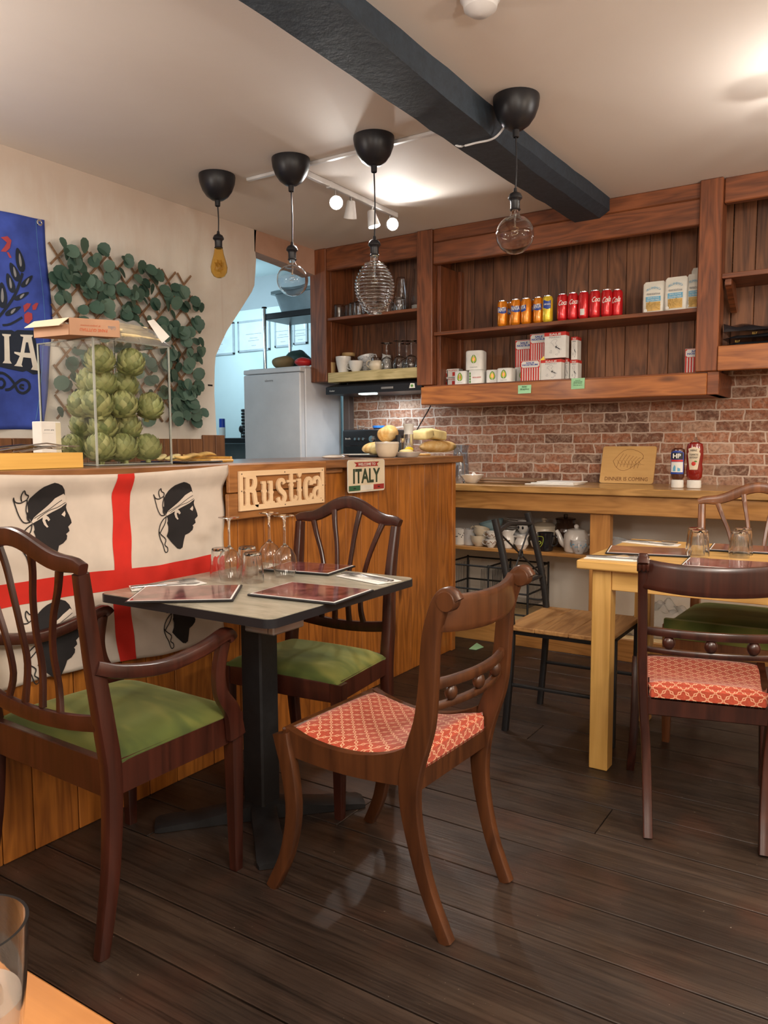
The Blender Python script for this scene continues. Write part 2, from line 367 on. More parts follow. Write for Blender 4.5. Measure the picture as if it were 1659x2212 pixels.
# ------------------------------------------------------------------ geometry helper
class G:
    def __init__(s): s.bm = bmesh.new()
    def box(s, x0, x1, y0, y1, z0, z1, bev=0.0, seg=1):
        b = bmesh.new(); bmesh.ops.create_cube(b, size=1)
        for v in b.verts: v.co = Vector(((x0+x1)/2+v.co.x*(x1-x0), (y0+y1)/2+v.co.y*(y1-y0), (z0+z1)/2+v.co.z*(z1-z0)))
        if bev: bmesh.ops.bevel(b, geom=b.edges[:], offset=bev, segments=seg, affect='EDGES', profile=.5)
        s.add(b); return s
    def add(s, b, mtx=None):
        if mtx: bmesh.ops.transform(b, matrix=mtx, verts=b.verts)
        me = bpy.data.meshes.new('t'); b.to_mesh(me); b.free(); s.bm.from_mesh(me); bpy.data.meshes.remove(me); return s
    def addm(s, me, f=None):
        n0 = len(s.bm.verts); s.bm.from_mesh(me); s.bm.verts.ensure_lookup_table()
        if f:
            for v in s.bm.verts[n0:]: v.co = f(v.co)
        return s
    def rings(s, rings, closed=True, cap=True):
        bm = s.bm; R = [[bm.verts.new(p) for p in r] for r in rings]; n = len(R[0])
        for a, b in zip(R, R[1:]):
            for i in range(n if closed else n-1):
                j = (i+1) % n
                try: bm.faces.new((a[i], a[j], b[j], b[i]))
                except ValueError: pass
        if cap and closed:
            bm.faces.new(R[0][::-1]); bm.faces.new(R[-1])
        return s
    def lathe(s, prof, c=(0, 0, 0), seg=24, axis='z', cap=False, tilt=None, ribs=0):
        c = Vector(c); rr = []
        for r, z in prof:
            r = max(r, 1e-5); ring = []
            for i in range(seg):
                a = 2*PI*i/seg; p = Vector((r*math.cos(a), r*math.sin(a), z))
                if axis == 'x': p = Vector((p.z, p.x, p.y))
                elif axis == 'y': p = Vector((p.x, p.z, p.y))
                if tilt: p = tilt @ p
                ring.append(c+p)
            rr.append(ring)
        return s.rings(rr, True, cap)
    def sweep(s, pts, sizes, side=Vector((1, 0, 0)), n=8, pw=4.0, cap=True):
        # superelliptic cross-section; sizes = (width along side, width across)
        pts = [Vector(p) for p in pts]; rr = []
        if not isinstance(sizes, list): sizes = [sizes]*len(pts)
        for k, p in enumerate(pts):
            t = (pts[min(k+1, len(pts)-1)]-pts[max(k-1, 0)]).normalized()
            sd = (side - t*side.dot(t)).normalized(); up = t.cross(sd)
            a, b = sizes[k][0]/2, sizes[k][1]/2; ring = []
            for i in range(n*2):
                th = 2*PI*i/(n*2)+PI/(n*2); c_, s_ = math.cos(th), math.sin(th)
                ring.append(p + sd*(a*math.copysign(abs(c_)**(2/pw), c_)) + up*(b*math.copysign(abs(s_)**(2/pw), s_)))
            rr.append(ring)
        return s.rings(rr, True, cap)
    def tube(s, pts, r, seg=8, cap=True):
        pts = [Vector(p) for p in pts]; rr = []
        rs = r if isinstance(r, list) else [r]*len(pts)
        ref = Vector((0, 0, 1)) if abs((pts[1]-pts[0]).normalized().z) < .9 else Vector((1, 0, 0))
        for k, p in enumerate(pts):
            t = (pts[min(k+1, len(pts)-1)]-pts[max(k-1, 0)]).normalized()
            sd = t.cross(ref)
            sd = sd.normalized() if sd.length > .05 else t.orthogonal().normalized()
            up = t.cross(sd); ref = -up if 0 else ref
            rr.append([p+sd*(rs[k]*math.cos(2*PI*i/seg))+up*(rs[k]*math.sin(2*PI*i/seg)) for i in range(seg)])
        return s.rings(rr, True, cap)
    def prism(s, pts, n, d):
        # polygon (3D points) extruded by n*d
        n = Vector(n)*d; bm = s.bm; a = [bm.verts.new(p) for p in pts]; b = [bm.verts.new(Vector(p)+n) for p in pts]
        k = len(a); bm.faces.new(a[::-1]); bm.faces.new(b)
        for i in range(k): bm.faces.new((a[i], a[(i+1) % k], b[(i+1) % k], b[i]))
        return s
    def ell(s, c, r, seg=20, rg=12, f=None):
        c = Vector(c); rr = []
        r = Vector((r, r, r)) if isinstance(r, (int, float)) else Vector(r)
        for j in range(rg+1):
            t = -PI/2+PI*j/rg; ring = []
            for i in range(seg):
                a = 2*PI*i/seg; p = Vector((math.cos(t)*math.cos(a), math.cos(t)*math.sin(a), math.sin(t)))
                if j in (0, rg): p = Vector((1e-4*math.cos(a), 1e-4*math.sin(a), p.z))
                q = Vector((p.x*r.x, p.y*r.y, p.z*r.z))
                if f: q = f(q)
                ring.append(c+q)
            rr.append(ring)
        return s.rings(rr, True, True)
    def grid(s, nu, nv, f, thick=0, n=None):
        bm = s.bm; V = [[bm.verts.new(f(i/nu, j/nv)) for j in range(nv+1)] for i in range(nu+1)]
        for i in range(nu):
            for j in range(nv): bm.faces.new((V[i][j], V[i+1][j], V[i+1][j+1], V[i][j+1]))
        return s
    def text(s, txt, O, U, V, w=None, h=None, ext=.0006, bold=0.0, shear=0.0, f=None):
        me = text_mesh(txt, bold, shear); xs = [v.co.x for v in me.vertices]; ys = [v.co.y for v in me.vertices]
        if not xs: return s
        cx_, cy_ = (min(xs)+max(xs))/2, (min(ys)+max(ys))/2; W_, H_ = max(xs)-min(xs), max(ys)-min(ys)
        kx = w/W_ if w else h/H_; ky = h/H_ if h else kx
        O = Vector(O); U = Vector(U); V = Vector(V); N = U.cross(V)
        def g(c):
            x, y, z = (c.x-cx_)*kx, (c.y-cy_)*ky, (c.z+.5)*ext
            return f(x, y, z) if f else O+U*x+V*y+N*z
        return s.addm(me, g)
_TX = {}
def text_mesh(txt, bold, shear):
    k = (txt, bold, shear)
    if k not in _TX:
        c = bpy.data.curves.new('t', 'FONT'); c.body = txt; c.size = 1; c.extrude = .5; c.offset = bold; c.shear = shear; c.resolution_u = 2
        o = bpy.data.objects.new('t', c); COL.objects.link(o)
        dg = bpy.context.evaluated_depsgraph_get(); dg.update()
        _TX[k] = bpy.data.meshes.new_from_object(o.evaluated_get(dg)); bpy.data.objects.remove(o)
    return _TX[k]

def solidify(o, t, off=-1):
    m = o.modifiers.new('s', 'SOLIDIFY'); m.thickness = t; m.offset = off; return o
def subsurf(o, l=1):
    m = o.modifiers.new('s', 'SUBSURF'); m.levels = l; m.render_levels = l; return o
def rootloc(p):
    v = Vector((0, 0, 0))
    while p is not None: v += p.location; p = p.parent
    return v
def mk(name, g, m, parent=None, local=False, ang=35, recalc=True):
    bm = g.bm
    if recalc: bmesh.ops.recalc_face_normals(bm, faces=bm.faces)
    me = bpy.data.meshes.new(name); bm.to_mesh(me); bm.free()
    for x in (m if isinstance(m, list) else [m]): me.materials.append(M[x] if isinstance(x, str) else x)
    for p in me.polygons: p.use_smooth = True
    me.set_sharp_from_angle(angle=math.radians(ang))
    o = bpy.data.objects.new(name, me); COL.objects.link(o)
    if parent is not None:
        o.parent = parent
        if not local: me.transform(Matrix.Translation(-rootloc(parent)))
    return o
def tag(o, label, cat, group=None, kind=None):
    if label: o['label'] = label
    if cat: o['category'] = cat
    if group: o['group'] = group
    if kind: o['kind'] = kind
    return o
def one(name, g, m, label, cat, group=None, kind=None, **k):
    o = mk(name, g, m, **k); me = o.data
    xs = [v.co for v in me.vertices]; c = Vector(((min(v.x for v in xs)+max(v.x for v in xs))/2, (min(v.y for v in xs)+max(v.y for v in xs))/2, min(v.z for v in xs)))
    me.transform(Matrix.Translation(-c)); o.location = c
    return tag(o, label, cat, group, kind)
def struct(name, g, m, **k):
    o = mk(name, g, m, **k); o['kind'] = 'structure'; return o
def thing(name, label, cat, loc, group=None, rz=0):
    o = bpy.data.objects.new(name, None); COL.objects.link(o); o.location = loc; o.rotation_euler = (0, 0, rz); o.empty_display_size = .05
    return tag(o, label, cat, group)
def dup(root, loc, rz=None, label=None, group=None, scale=None):
    def cp_(o, par):
        c = o.copy(); COL.objects.link(c); c.parent = par
        for ch in list(o.children): cp_(ch, c)
        return c
    r = cp_(root, None); r.location = loc
    if rz is not None: r.rotation_euler = (0, 0, rz)
    if label: r['label'] = label
    if group: r['group'] = group
    if scale: r.scale = (scale,)*3 if isinstance(scale, (int, float)) else scale
    return r
def smoothpath(pts, n=4):
    P = [Vector(p) for p in pts]; out = []
    for i in range(len(P)-1):
        p0, p1, p2, p3 = P[max(i-1, 0)], P[i], P[i+1], P[min(i+2, len(P)-1)]
        for k in range(n):
            t = k/n; out.append(.5*((2*p1)+(p2-p0)*t+(2*p0-5*p1+4*p2-p3)*t*t+(3*p1-p0-3*p2+p3)*t**3))
    out.append(P[-1]); return out

# ------------------------------------------------------------------ structure
CE, WB, LW, CF = 2.56, 4.80, -3.42, 4.42     # ceiling, back wall, left wall, cabinet front
g = G(); yb = -2.0; x0f, x1f = -6.4, 2.6; i = 0
while yb < 6.0:
    wd = .165+.05*rnd.random(); cut = x0f+2.2+4*rnd.random()
    for a, b in ((x0f, cut), (cut+.003, x1f)): g.box(a, b, yb, yb+wd-.005, -.03, 0, .0015)
    yb += wd
struct('floor', g, 'floor')
struct('floor', G().box(-6.4, 2.6, -2, 6.1, -.06, -.031), 'dark')
struct('ceiling', G().box(-3.54, 2.6, -2, WB, CE, CE+.1), 'ceil')
# left wall with ragged opening
arch = [(-2, 0), (3.43, 0), (3.428, 1.258), (3.417, 1.509), (3.425, 1.66), (3.436, 1.735), (3.475, 1.80), (3.536, 1.895), (3.66, 2.04), (3.765, 2.165), (3.792, 2.21), (3.805, 2.30), (3.813, 2.378), (3.806, 2.44), (3.82, 2.56), (-2, 2.56)]
struct('wall_left', G().prism([(LW, y, z) for y, z in arch], (-1, 0, 0), .12), 'wall')
struct('trim_1', G().prism([(LW, 3.80, 2.56), (LW, 4.43, 2.56), (LW, 4.43, 2.385), (LW, 4.1, 2.41), (LW, 3.80, 2.425)], (-1, 0, 0), .10), 'lintel')
struct('wall_back', G().box(-3.36, 2.6, WB, WB+.1, .93, CE), 'brick')
struct('wall_back', G().box(-3.46, 2.6, WB+.002, WB+.1, 0, .93), 'wall_low')
struct('trim_2', G().box(-3.415, -3.36, 4.74, 4.80, .9, 1.66, .003), 'dkframe')
struct('wall_right', G().box(2.6, 2.7, -2, 6.1, 0, 2.6), 'wallR')
struct('wall_front', G().box(-3.54, 2.6, -2.1, -2, 0, 2.6), 'wallR')
struct('wall_kitchen', G().box(-6.5, -3.4, 6.0, 6.1, 0, 2.8), 'kitchen')
struct('wall_kitchen', G().box(-6.5, -6.4, -2, 6.0, 0, 2.8), 'kitchen')
struct('wall_kitchen', G().box(-3.46, -3.36, 4.9, 6.0, 0, 2.8), 'kitchen')
struct('wall_kitchen', G().box(-6.5, -3.54, 1.9, 2.0, 0, 2.8), 'kitchen')
struct('ceiling', G().box(-6.5, -3.4, 1.9, 6.1, 2.8, 2.9), 'kitchen')
struct('trim_3', G().box(-6.4, -3.47, 5.72, 6.0, 2.50, 2.8), 'soffit')
# wainscot on the left wall
g = G(); y = -1.2
while y < 3.36:
    g.box(LW, LW+.018, y, y+.097, 0, 1.235, .003); y += .10
g.box(LW-.0, LW+.022, 3.40, 3.478, 0, 1.258, .004)
g.box(LW, LW+.02, 3.3, 3.398, 0, 1.258, .004)
struct('trim_4', g, 'wains')
struct('baseboard_back', G().box(-3.3, 2.6, WB-.02, WB, 0, .08, .003), 'frieze')

# ceiling beam
g = G(); ys = [-2+6.42*i/60 for i in range(61)]; rr = []
def interp(y, T):
    for (a, p), (b, q) in zip(T, T[1:]):
        if y <= b: return p+(q-p)*max(0, (y-a)/(b-a))
    return T[-1][1]
BL = [(1.0, -1.615), (2.0, -1.60), (3.1, -1.592), (3.6, -1.580), (4.42, -1.548)]
BC = [(1.0, -1.335), (1.9, -1.345), (2.5, -1.365), (3.0, -1.409), (3.5, -1.422), (4.42, -1.396)]
BR = [(1.0, -1.40), (2.1, -1.40), (3.0, -1.394), (4.42, -1.345)]
for i, y in enumerate(ys):
    j = lambda a=.004: (rnd.random()-.5)*2*a
    l, c_, r_ = interp(y, BL), interp(y, BC), interp(y, BR)
    rr.append([Vector((l-.004+j(), y, 2.56)), Vector((l-.002+j(.002), y, 2.47+j(.003))), Vector((l+.008+j(.002), y, 2.457+j(.002))), Vector((min(c_, r_-.004)+j(.002) if y > 2.6 else c_-.03+j(.002), y, 2.457+j(.002))), Vector((r_+.002+j(.002), y, 2.492+j(.003))), Vector((r_+.004+j(.003), y, 2.56))])
g.rings(rr, True, True)
one('ceiling_beam', g, 'beam', 'long dark navy painted timber beam crossing the ceiling', 'ceiling beam', ang=25)

# ------------------------------------------------------------------ wall shelving (three bays against the back wall)
def planks(x0, x1, z0, z1, y, wd=.118):
    g = G(); x = x0
    while x < x1-.01:
        b = min(x1, x+wd*(.85+.3*rnd.random())); g.box(x+.0015, b-.0015, y, y+.018, z0, z1, .002); x = b
    return g
def bay(label, x0, x1, zb, loc):
    return thing('shelf_unit', label, 'shelf unit', (loc, CF, zb))
B = .005
u1 = bay('narrow left wall shelf unit above the cooker hood holding cups and glasses', x0=-3.45, x1=-2.47, zb=1.6, loc=-2.96)
mk('post', G().box(-3.465, -3.325, CF, CF+.06, 1.64, CE-.001, B), 'cab_z', u1)
mk('post', G().box(-2.583, -2.469, CF-.012, CF+.06, 1.577, CE-.001, B), 'cab_z', u1)
mk('rail', G().box(-3.325, -2.583, CF+.006, CF+.05, 2.405, CE-.001, B), 'cab_x', u1)
mk('side_panel', G().box(-3.347, -3.324, CF+.06, 4.765, 1.64, CE-.001, .002), 'cab_z', u1)
mk('side_panel', G().box(-2.53, -2.505, CF+.06, 4.739, 1.60, CE-.001, .002), 'cab_z', u1)
mk('back_panel', planks(-3.325, -2.47, 1.60, CE-.001, 4.74), 'cab_back', u1)
mk('shelf', G().box(-3.325, -2.53, CF+.012, 4.74, 2.062, 2.082, .002), 'cab_x', u1)
tag(mk('bottom_shelf', G().box(-3.318, -2.583, CF+.004, 4.74, 1.632, 1.70, .003), 'greenpine', u1), 'pale greenish pine bottom shelf', None)
u2 = bay('wide centre wall shelf unit with drink cans and salt boxes', x0=-2.47, x1=-.75, zb=1.45, loc=-1.65)
mk('rail', G().box(-2.468, -.862, CF, CF+.05, 2.34, 2.475, B).box(-2.468, -.862, CF+.004, CF+.05, 2.477, CE-.001, B), 'cab_x', u2)
mk('shelf', G().box(-2.468, -.862, CF+.01, 4.74, 1.893, 1.915, .002), 'cab_x', u2)
mk('side_panel', G().box(-2.466, -2.44, CF+.05, 4.74, 1.57, 2.34, .002), 'cab_z', u2)
mk('side_panel', G().box(-2.44, -2.41, 4.70, 4.74, 1.57, 2.34, .002), 'cab_z', u2)
mk('back_panel', planks(-2.468, -.75, 1.577, CE-.001, 4.74, .125), 'cab_back', u2)
mk('ledge_board', G().box(-2.541, -.80, CF-.03, CF-.004, 1.452, 1.565, .004), 'ledge', u2)
mk('bottom_shelf', G().box(-2.535, -.752, CF-.004, WB-.002, 1.452, 1.575, .003).box(-.80, -.742, CF-.02, WB-.002, 1.452, 1.572, .003), 'cab_x', u2)
mk('post', G().box(-.862, -.749, CF-.03, CF+.10, 1.573, CE-.001, B), 'cab_z', u2)
u3 = bay('right wall shelf unit with black bags, cut off by the photo edge', x0=-.75, x1=1.0, zb=1.57, loc=.1)
mk('rail', G().box(-.748, 1.2, CF, CF+.05, 2.432, CE-.001, B), 'cab_x', u3)
mk('shelf', G().box(-.748, 1.2, CF+.01, 4.74, 2.052, 2.078, .002), 'cab_x', u3)
mk('bracket', G().prism([(-.735, CF+.03, 2.051), (-.735, CF+.16, 2.051), (-.735, 4.70, 1.93), (-.735, 4.66, 1.905), (-.735, CF+.03, 2.02)], (1, 0, 0), .03), 'cab_x', u3)
mk('back_panel', planks(-.748, 1.2, 1.60, CE-.001, 4.742, .125), 'cab_back', u3)
mk('bottom_board', G().box(-.748, 1.2, CF-.045, CF-.02, 1.572, 1.70, .004).box(-.748, 1.2, CF-.02, 4.742, 1.60, 1.70, .002), 'ledge', u3)
mk('post', G().box(1.2, 1.31, CF-.02, 4.742, 1.573, CE-.001, B), 'cab_z', u3)

# ------------------------------------------------------------------ worktop along the back wall
W_ = thing('worktop', 'long wooden worktop on posts along the brick wall', 'worktop', (-.8, 4.2, 0))
mk('top', G().box(-3.2, 2.4, 4.18, WB-.002, .915, .955, .004), 'work', W_)
mk('frieze_board', G().box(-3.2, 2.4, 4.21, 4.235, .81, .913, .003), 'frieze', W_)
for x0, x1, z0 in ((-1.362, -1.25, .13), (.15, .26, .13)):
    mk('post', G().box(x0, x1, 4.238, 4.30, z0, .91, .003), 'frieze_z', W_)
mk('lower_shelf', G().box(-3.2, -1.25, 4.302, 4.795, .54, .562, .003), 'frieze', W_)
mk('base_shelf', G().box(-3.2, 2.4, 4.235, 4.795, .10, .128, .003), 'floorply', W_)
mk('plinth', G().box(-3.2, 2.4, 4.215, 4.234, .0, .125, .003), 'frieze', W_)

# ------------------------------------------------------------------ bar counter
Cn = thing('bar_counter', 'long wooden bar counter clad in upright varnished boards', 'counter', (-2.35, 2.2, 0))
FX = -2.07
g = G(); y = -1.0
while y < 3.93:
    wd = rnd.choice((.10, .125, .15, .18)); b = min(3.955, y+wd)
    if 3.955-b < .04: b = 3.955
    g.box(FX-.02, FX, y+.0015, b-.0015, 0.0, 1.092, .0025); y = b
mk('front_boards', g, 'ctr', Cn)
mk('end_boards', G().box(-2.62, FX-.021, 3.935, 3.954, 0, 1.092, .002), 'ctr', Cn)
mk('body', G().box(-2.60, FX-.021, -1.0, 3.93, .0, 1.09), 'dark', Cn)
mk('top', G().box(-2.66, -2.032, -1.0, 4.0, 1.094, 1.13, .004), 'ctr_top', Cn)
mk('upper_trim', G().box(FX, FX+.014, -1.0, 2.115, 1.05, 1.093, .002).box(FX, FX+.012, 2.715, 2.85, 1.072, 1.093, .002), 'ctr_top', Cn)
mk('corner_strip', G().box(FX-.004, FX+.012, 3.915, 3.958, .0, 1.092, .003), 'ctr', Cn)

# sign backing, cut-out wooden sign, tin sign
SB = thing('backing_board', 'two stained boards fixed to the counter behind the cut-out sign', 'board', (-2.05, 2.41, .92))
mk('board', G().box(-2.031, -2.014, A(494, 1003, x=-2.014).y, A(705, 995, x=-2.014).y, 1.022, 1.127, .003), 'ctr_board', SB)
mk('batten', G().box(FX+.001, -2.032, 2.15, 2.68, 1.03, 1.092, .002).box(FX+.001, -2.032, 2.15, 2.68, .93, 1.01, .002), 'ctr_board', SB)
mk('board', G().box(-2.031, -2.014, A(494, 1122, x=-2.014).y, A(705, 1100, x=-2.014).y, .921, 1.019, .003), 'ctr_board', SB)
sg = thing('wooden_name_sign', 'pale cut-out plywood sign with the word Rustica on the counter front', 'sign', (-2.04, 2.43, .95))
Y0, Y1, Z0, Z1 = A(515, 1060, x=-2.01).y, A(698, 1050, x=-2.01).y, .952, 1.101; SX = -2.012
def SP(u, v): return Vector((SX, Y0+(Y1-Y0)*u, Z0+(Z1-Z0)*v))
_dk = [0]
def dk(d):
    _dk[0] += 1; return d+.00012*(_dk[0] % 9)
def spoly(g, pts, d=.008): g.prism([SP(*p) for p in pts], (1, 0, 0), dk(d))
def ribbon(g, pts, ws, d=.008, n=5, P=SP, asp=(1, (Z1-Z0)/(Y1-Y0)), nrm=(1, 0, 0)):
    if not isinstance(ws, list): ws = [ws]*len(pts)
    q = smoothpath([(p[0], p[1], w) for p, w in zip(pts, ws)], n); L, R = [], []
    for k, p in enumerate(q):
        a, b = q[max(k-1, 0)], q[min(k+1, len(q)-1)]; t = Vector(((b.x-a.x)*asp[0], (b.y-a.y)*asp[1])); t = t.normalized() if t.length > 1e-9 else Vector((1, 0))
        nx, ny = -t.y, t.x; h = p.z/2
        L.append((p.x+nx*h/asp[0], p.y+ny*h/asp[1])); R.append((p.x-nx*h/asp[0], p.y-ny*h/asp[1]))
    n_ = Vector(nrm)*dk(d); bm = g.bm
    V = [[bm.verts.new(P(*x)+o) for x in S] for S in (L, R) for o in (Vector((0, 0, 0)), n_)]
    a, b, c, e = V
    for i in range(len(a)-1):
        bm.faces.new((b[i], b[i+1], e[i+1], e[i])); bm.faces.new((a[i], a[i+1], b[i+1], b[i])); bm.faces.new((c[i+1], c[i], e[i], e[i+1])); bm.faces.new((a[i+1], a[i], c[i], c[i+1]))
    bm.faces.new((a[0], b[0], e[0], c[0])); bm.faces.new((a[-1], c[-1], e[-1], b[-1]))
g = G()
for a in ([(0, 0), (1, 0), (1, .13), (0, .13)], [(0, .87), (1, .87), (1, 1), (0, 1)], [(0, .13), (.038, .13), (.038, .87), (0, .87)], [(.963, .13), (1, .13), (1, .87), (.963, .87)]): spoly(g, a)
mk('sign_frame', g, 'ply', sg, recalc=True)
def stem(g, u0, u1, v0, v1, sp_=True, serifT=True, serifB=True):
    c, h = (u0+u1)/2, (u1-u0)/2
    pts = [(c-h, v0), (c+h, v0)]
    m = (v0+v1)/2
    pts += [(c+h, m-.05), (c+h*1.55, m), (c+h, m+.05)] if sp_ else []
    pts += [(c+h, v1), (c-h, v1)]
    pts += [(c-h, m+.05), (c-h*1.55, m), (c-h, m-.05)] if sp_ else []
    spoly(g, pts)
    if serifT: spoly(g, [(c-h*1.7, v1-.05), (c+h*.2, v1-.06), (c+h*.9, v1+.02), (c-h*1.7, v1+.02)])
    if serifB: spoly(g, [(c-h*1.7, v0-.01), (c+h*1.7, v0-.01), (c+h, v0+.06), (c-h, v0+.06)])
g = G()
stem(g, .065, .105, .11, .89); spoly(g, [(.045, .84), (.12, .84), (.12, .9), (.045, .9)])
ribbon(g, [(.09, .86), (.14, .86), (.165, .78), (.165, .64), (.14, .54), (.09, .52)], .040)
ribbon(g, [(.12, .52), (.155, .46), (.165, .30), (.175, .16), (.20, .12)], .038)
mk('letter', g, 'ply', sg)
g = G(); stem(g, .25, .285, .22, .70, serifB=False); stem(g, .325, .36, .13, .70, serifB=False)
ribbon(g, [(.267, .26), (.275, .16), (.30, .13), (.34, .20)], .030); spoly(g, [(.33, .10), (.385, .10), (.375, .18), (.34, .18)])
mk('letter', g, 'ply', sg)
g = G(); ribbon(g, [(.495, .62), (.48, .71), (.45, .72), (.43, .64), (.435, .52), (.46, .43), (.495, .34), (.50, .22), (.475, .12), (.44, .13), (.42, .25)], [.034, .03, .03, .036, .04, .042, .04, .036, .03, .03, .036])
mk('letter', g, 'ply', sg)
g = G(); stem(g, .565, .60, .25, .88, serifB=False, serifT=False); spoly(g, [(.53, .64), (.635, .64), (.635, .71), (.53, .71)])
ribbon(g, [(.582, .28), (.59, .16), (.62, .13), (.645, .26)], .030)
mk('letter', g, 'ply', sg)
g = G(); stem(g, .665, .70, .11, .71); spoly(g, [(.655, .88), (.71, .88), (.70, .80), (.682, .75), (.665, .80)])
mk('letter', g, 'ply', sg)
g = G(); ribbon(g, [(.83, .53), (.825, .66), (.795, .72), (.765, .62), (.76, .42), (.765, .22), (.79, .12), (.82, .17), (.84, .28)], [.045, .036, .03, .036, .044, .036, .03, .03, .03])
mk('letter', g, 'ply', sg)
g = G(); ribbon(g, [(.87, .56), (.875, .68), (.91, .73), (.94, .64), (.942, .40), (.945, .14)], [.045, .034, .03, .034, .038, .038])
ribbon(g, [(.935, .44), (.895, .42), (.872, .30), (.88, .16), (.905, .13), (.935, .20)], [.03, .03, .036, .036, .03, .03])
mk('letter', g, 'ply', sg)
for u, v in ((.025, .93), (.5, .93), (.975, .93), (.02, .5), (.98, .5), (.5, .06), (.975, .07)):
    mk('screw', G().lathe([(0, 0), (.0025, 0), (.0025, .001), (0, .001)], SP(u, v)+Vector((.0081, 0, 0)), 10, 'x'), 'black', sg)
ts = thing('tin_sign', 'small cream tin sign reading Welcome to Italy at the counter edge', 'sign', (-2.03, 3.0, .98))
TX_ = -2.0305
def rrect(y0, y1, z0, z1, r, n=5):
    o = []
    for cx_, cz, a0 in ((y1-r, z1-r, 0), (y0+r, z1-r, 90), (y0+r, z0+r, 180), (y1-r, z0+r, 270)):
        for k in range(n+1):
            a = math.radians(a0+90*k/n); o.append((cx_+r*math.cos(a), cz+r*math.sin(a)))
    return o
mk('plate', G().prism([(TX_, a, b) for a, b in rrect(2.845, 3.155, .978, 1.128, .014)], (1, 0, 0), .002), 'bannerlet', ts)
mk('face', G().prism([(TX_+.0021, a, b) for a, b in rrect(2.850, 3.150, .982, 1.124, .012)], (1, 0, 0), .0006), 'signcream', ts)
mk('green_stripe', G().box(TX_+.0028, TX_+.0034, 2.853, 2.945, .986, 1.010), 'signgreen', ts)
mk('white_stripe', G().box(TX_+.0028, TX_+.0034, 2.945, 3.055, .986, 1.010), 'pack', ts)
mk('red_stripe', G().box(TX_+.0028, TX_+.0034, 3.055, 3.147, .986, 1.010), 'signred', ts)
mk('ribbon', G().prism([(TX_+.0028, a, b) for a, b in ((2.905, 1.096), (3.095, 1.096), (3.085, 1.1065), (3.105, 1.117), (2.895, 1.117), (2.915, 1.1065))], (1, 0, 0), .0006), 'signred', ts)
mk('lettering', G().text('WELCOME TO', (TX_+.0036, 3.0, 1.1065), (0, 1, 0), (0, 0, 1), w=.145, h=.013, bold=.02), 'bannerlet', ts)
mk('lettering', G().text('ITALY', (TX_+.003, 3.0, 1.053), (0, 1, 0), (0, 0, 1), w=.225, h=.068, bold=.03), 'signdark', ts)
for y in (2.90, 3.10): mk('slot', G().box(TX_+.0036, TX_+.004, y-.009, y+.009, .995, 1.0), 'black', ts)

# ------------------------------------------------------------------ red-cross flag with four heads draped on the counter
fl = thing('draped_flag', 'white flag with a red cross and four black heads draped over the counter', 'flag', (-2.05, 1.6, .5))
def fx(y, z): return -2.047+.029*min(1, max(0, (z-1.045)/.05))+.006*math.sin(y*17+z*5)+.005*math.sin(z*21+y*6)*min(.7, (1.15-z)*2)+.003*math.sin((y+z)*40)
def ftop(y): 
    t = (y-1.12)/.955; return 1.126-.016*math.sin(PI*min(1, max(0, t)))*1.0+.0*t
def fbot(y): return .50+.018*math.sin((y-1.1)*6)
def F(u, v, off=0):  # u along y (0..1), v up
    y = 1.10+.975*u; z0, z1 = fbot(y), ftop(y); z = z0+(z1-z0)*v
    yy = y+.012*math.sin(z*7)*(1 if y > 1.2 else 0)*(1-v)
    return Vector((fx(yy, z)+off, yy, z))
g = G().grid(70, 50, lambda u, v: F(u, v)); cloth = solidify(mk('cloth', g, 'flagwhite', fl, recalc=False), .0012)
def subdiv_to(bm, L):
    bmesh.ops.triangulate(bm, faces=bm.faces[:])
    for _ in range(6):
        e = [x for x in bm.edges if x.calc_length() > L]
        if not e: break
        bmesh.ops.subdivide_edges(bm, edges=e, cuts=1); bmesh.ops.triangulate(bm, faces=[f for f in bm.faces if len(f.verts) > 3])
def decal(pts, f, L=.02, off=.0016, th=.0006):
    # pts: 2D points (a,b) -> polygon laid on the surface f(a,b,off)
    g = G(); vs = [g.bm.verts.new((a, b, 0)) for a, b in pts]; g.bm.faces.new(vs)
    subdiv_to(g.bm, L)
    for v in g.bm.verts: v.co = f(v.co.x, v.co.y, off)
    return g
def FW(y, z, off):  # flag surface at world y,z
    return Vector((fx(y, z)+off, y, z))
def strip(g, pts, w, f, off=.0016, closed=False):
    q = smoothpath([(a, b, 0) for a, b in pts], 3); L = []
    for k, p in enumerate(q):
        t = (q[min(k+1, len(q)-1)]-q[max(k-1, 0)]); t = t.normalized() if t.length > 1e-9 else Vector((1, 0, 0)); n = Vector((-t.y, t.x, 0))*w/2
        L.append((g.bm.verts.new(f(p.x+n.x, p.y+n.y, off)), g.bm.verts.new(f(p.x-n.x, p.y-n.y, off))))
    for a, b in zip(L, L[1:]): g.bm.faces.new((a[0], b[0], b[1], a[1]))
    return g
g = G().grid(4, 50, lambda u, v: F((1.582+.066*u+.018*(1-v)**2-1.10)/.975, v, .0018)); mk('vertical_band', g, 'flagred', fl, recalc=False)
g = G().grid(70, 4, lambda u, v: F(u, ((.735+.067*v)-.50)/.61, .0017)); mk('horizontal_band', g, 'flagred', fl, recalc=False)
HD = [(1205, 490), (1235, 530), (1280, 580), (1300, 587), (1318, 578), (1330, 545), (1348, 500), (1375, 490), (1395, 470), (1398, 450), (1392, 440), (1410, 425), (1408, 412), (1404, 400), (1425, 380), (1423, 362), (1415, 335), (1405, 310), (1402, 290), (1408, 270), (1400, 245), (1398, 225), (1385, 190), (1365, 165), (1340, 152), (1318, 146), (1300, 151), (1260, 165), (1240, 180), (1225, 197), (1205, 225), (1197, 250), (1200, 290), (1196, 320), (1208, 345), (1222, 375), (1222, 395), (1215, 405), (1222, 430), (1218, 460)]
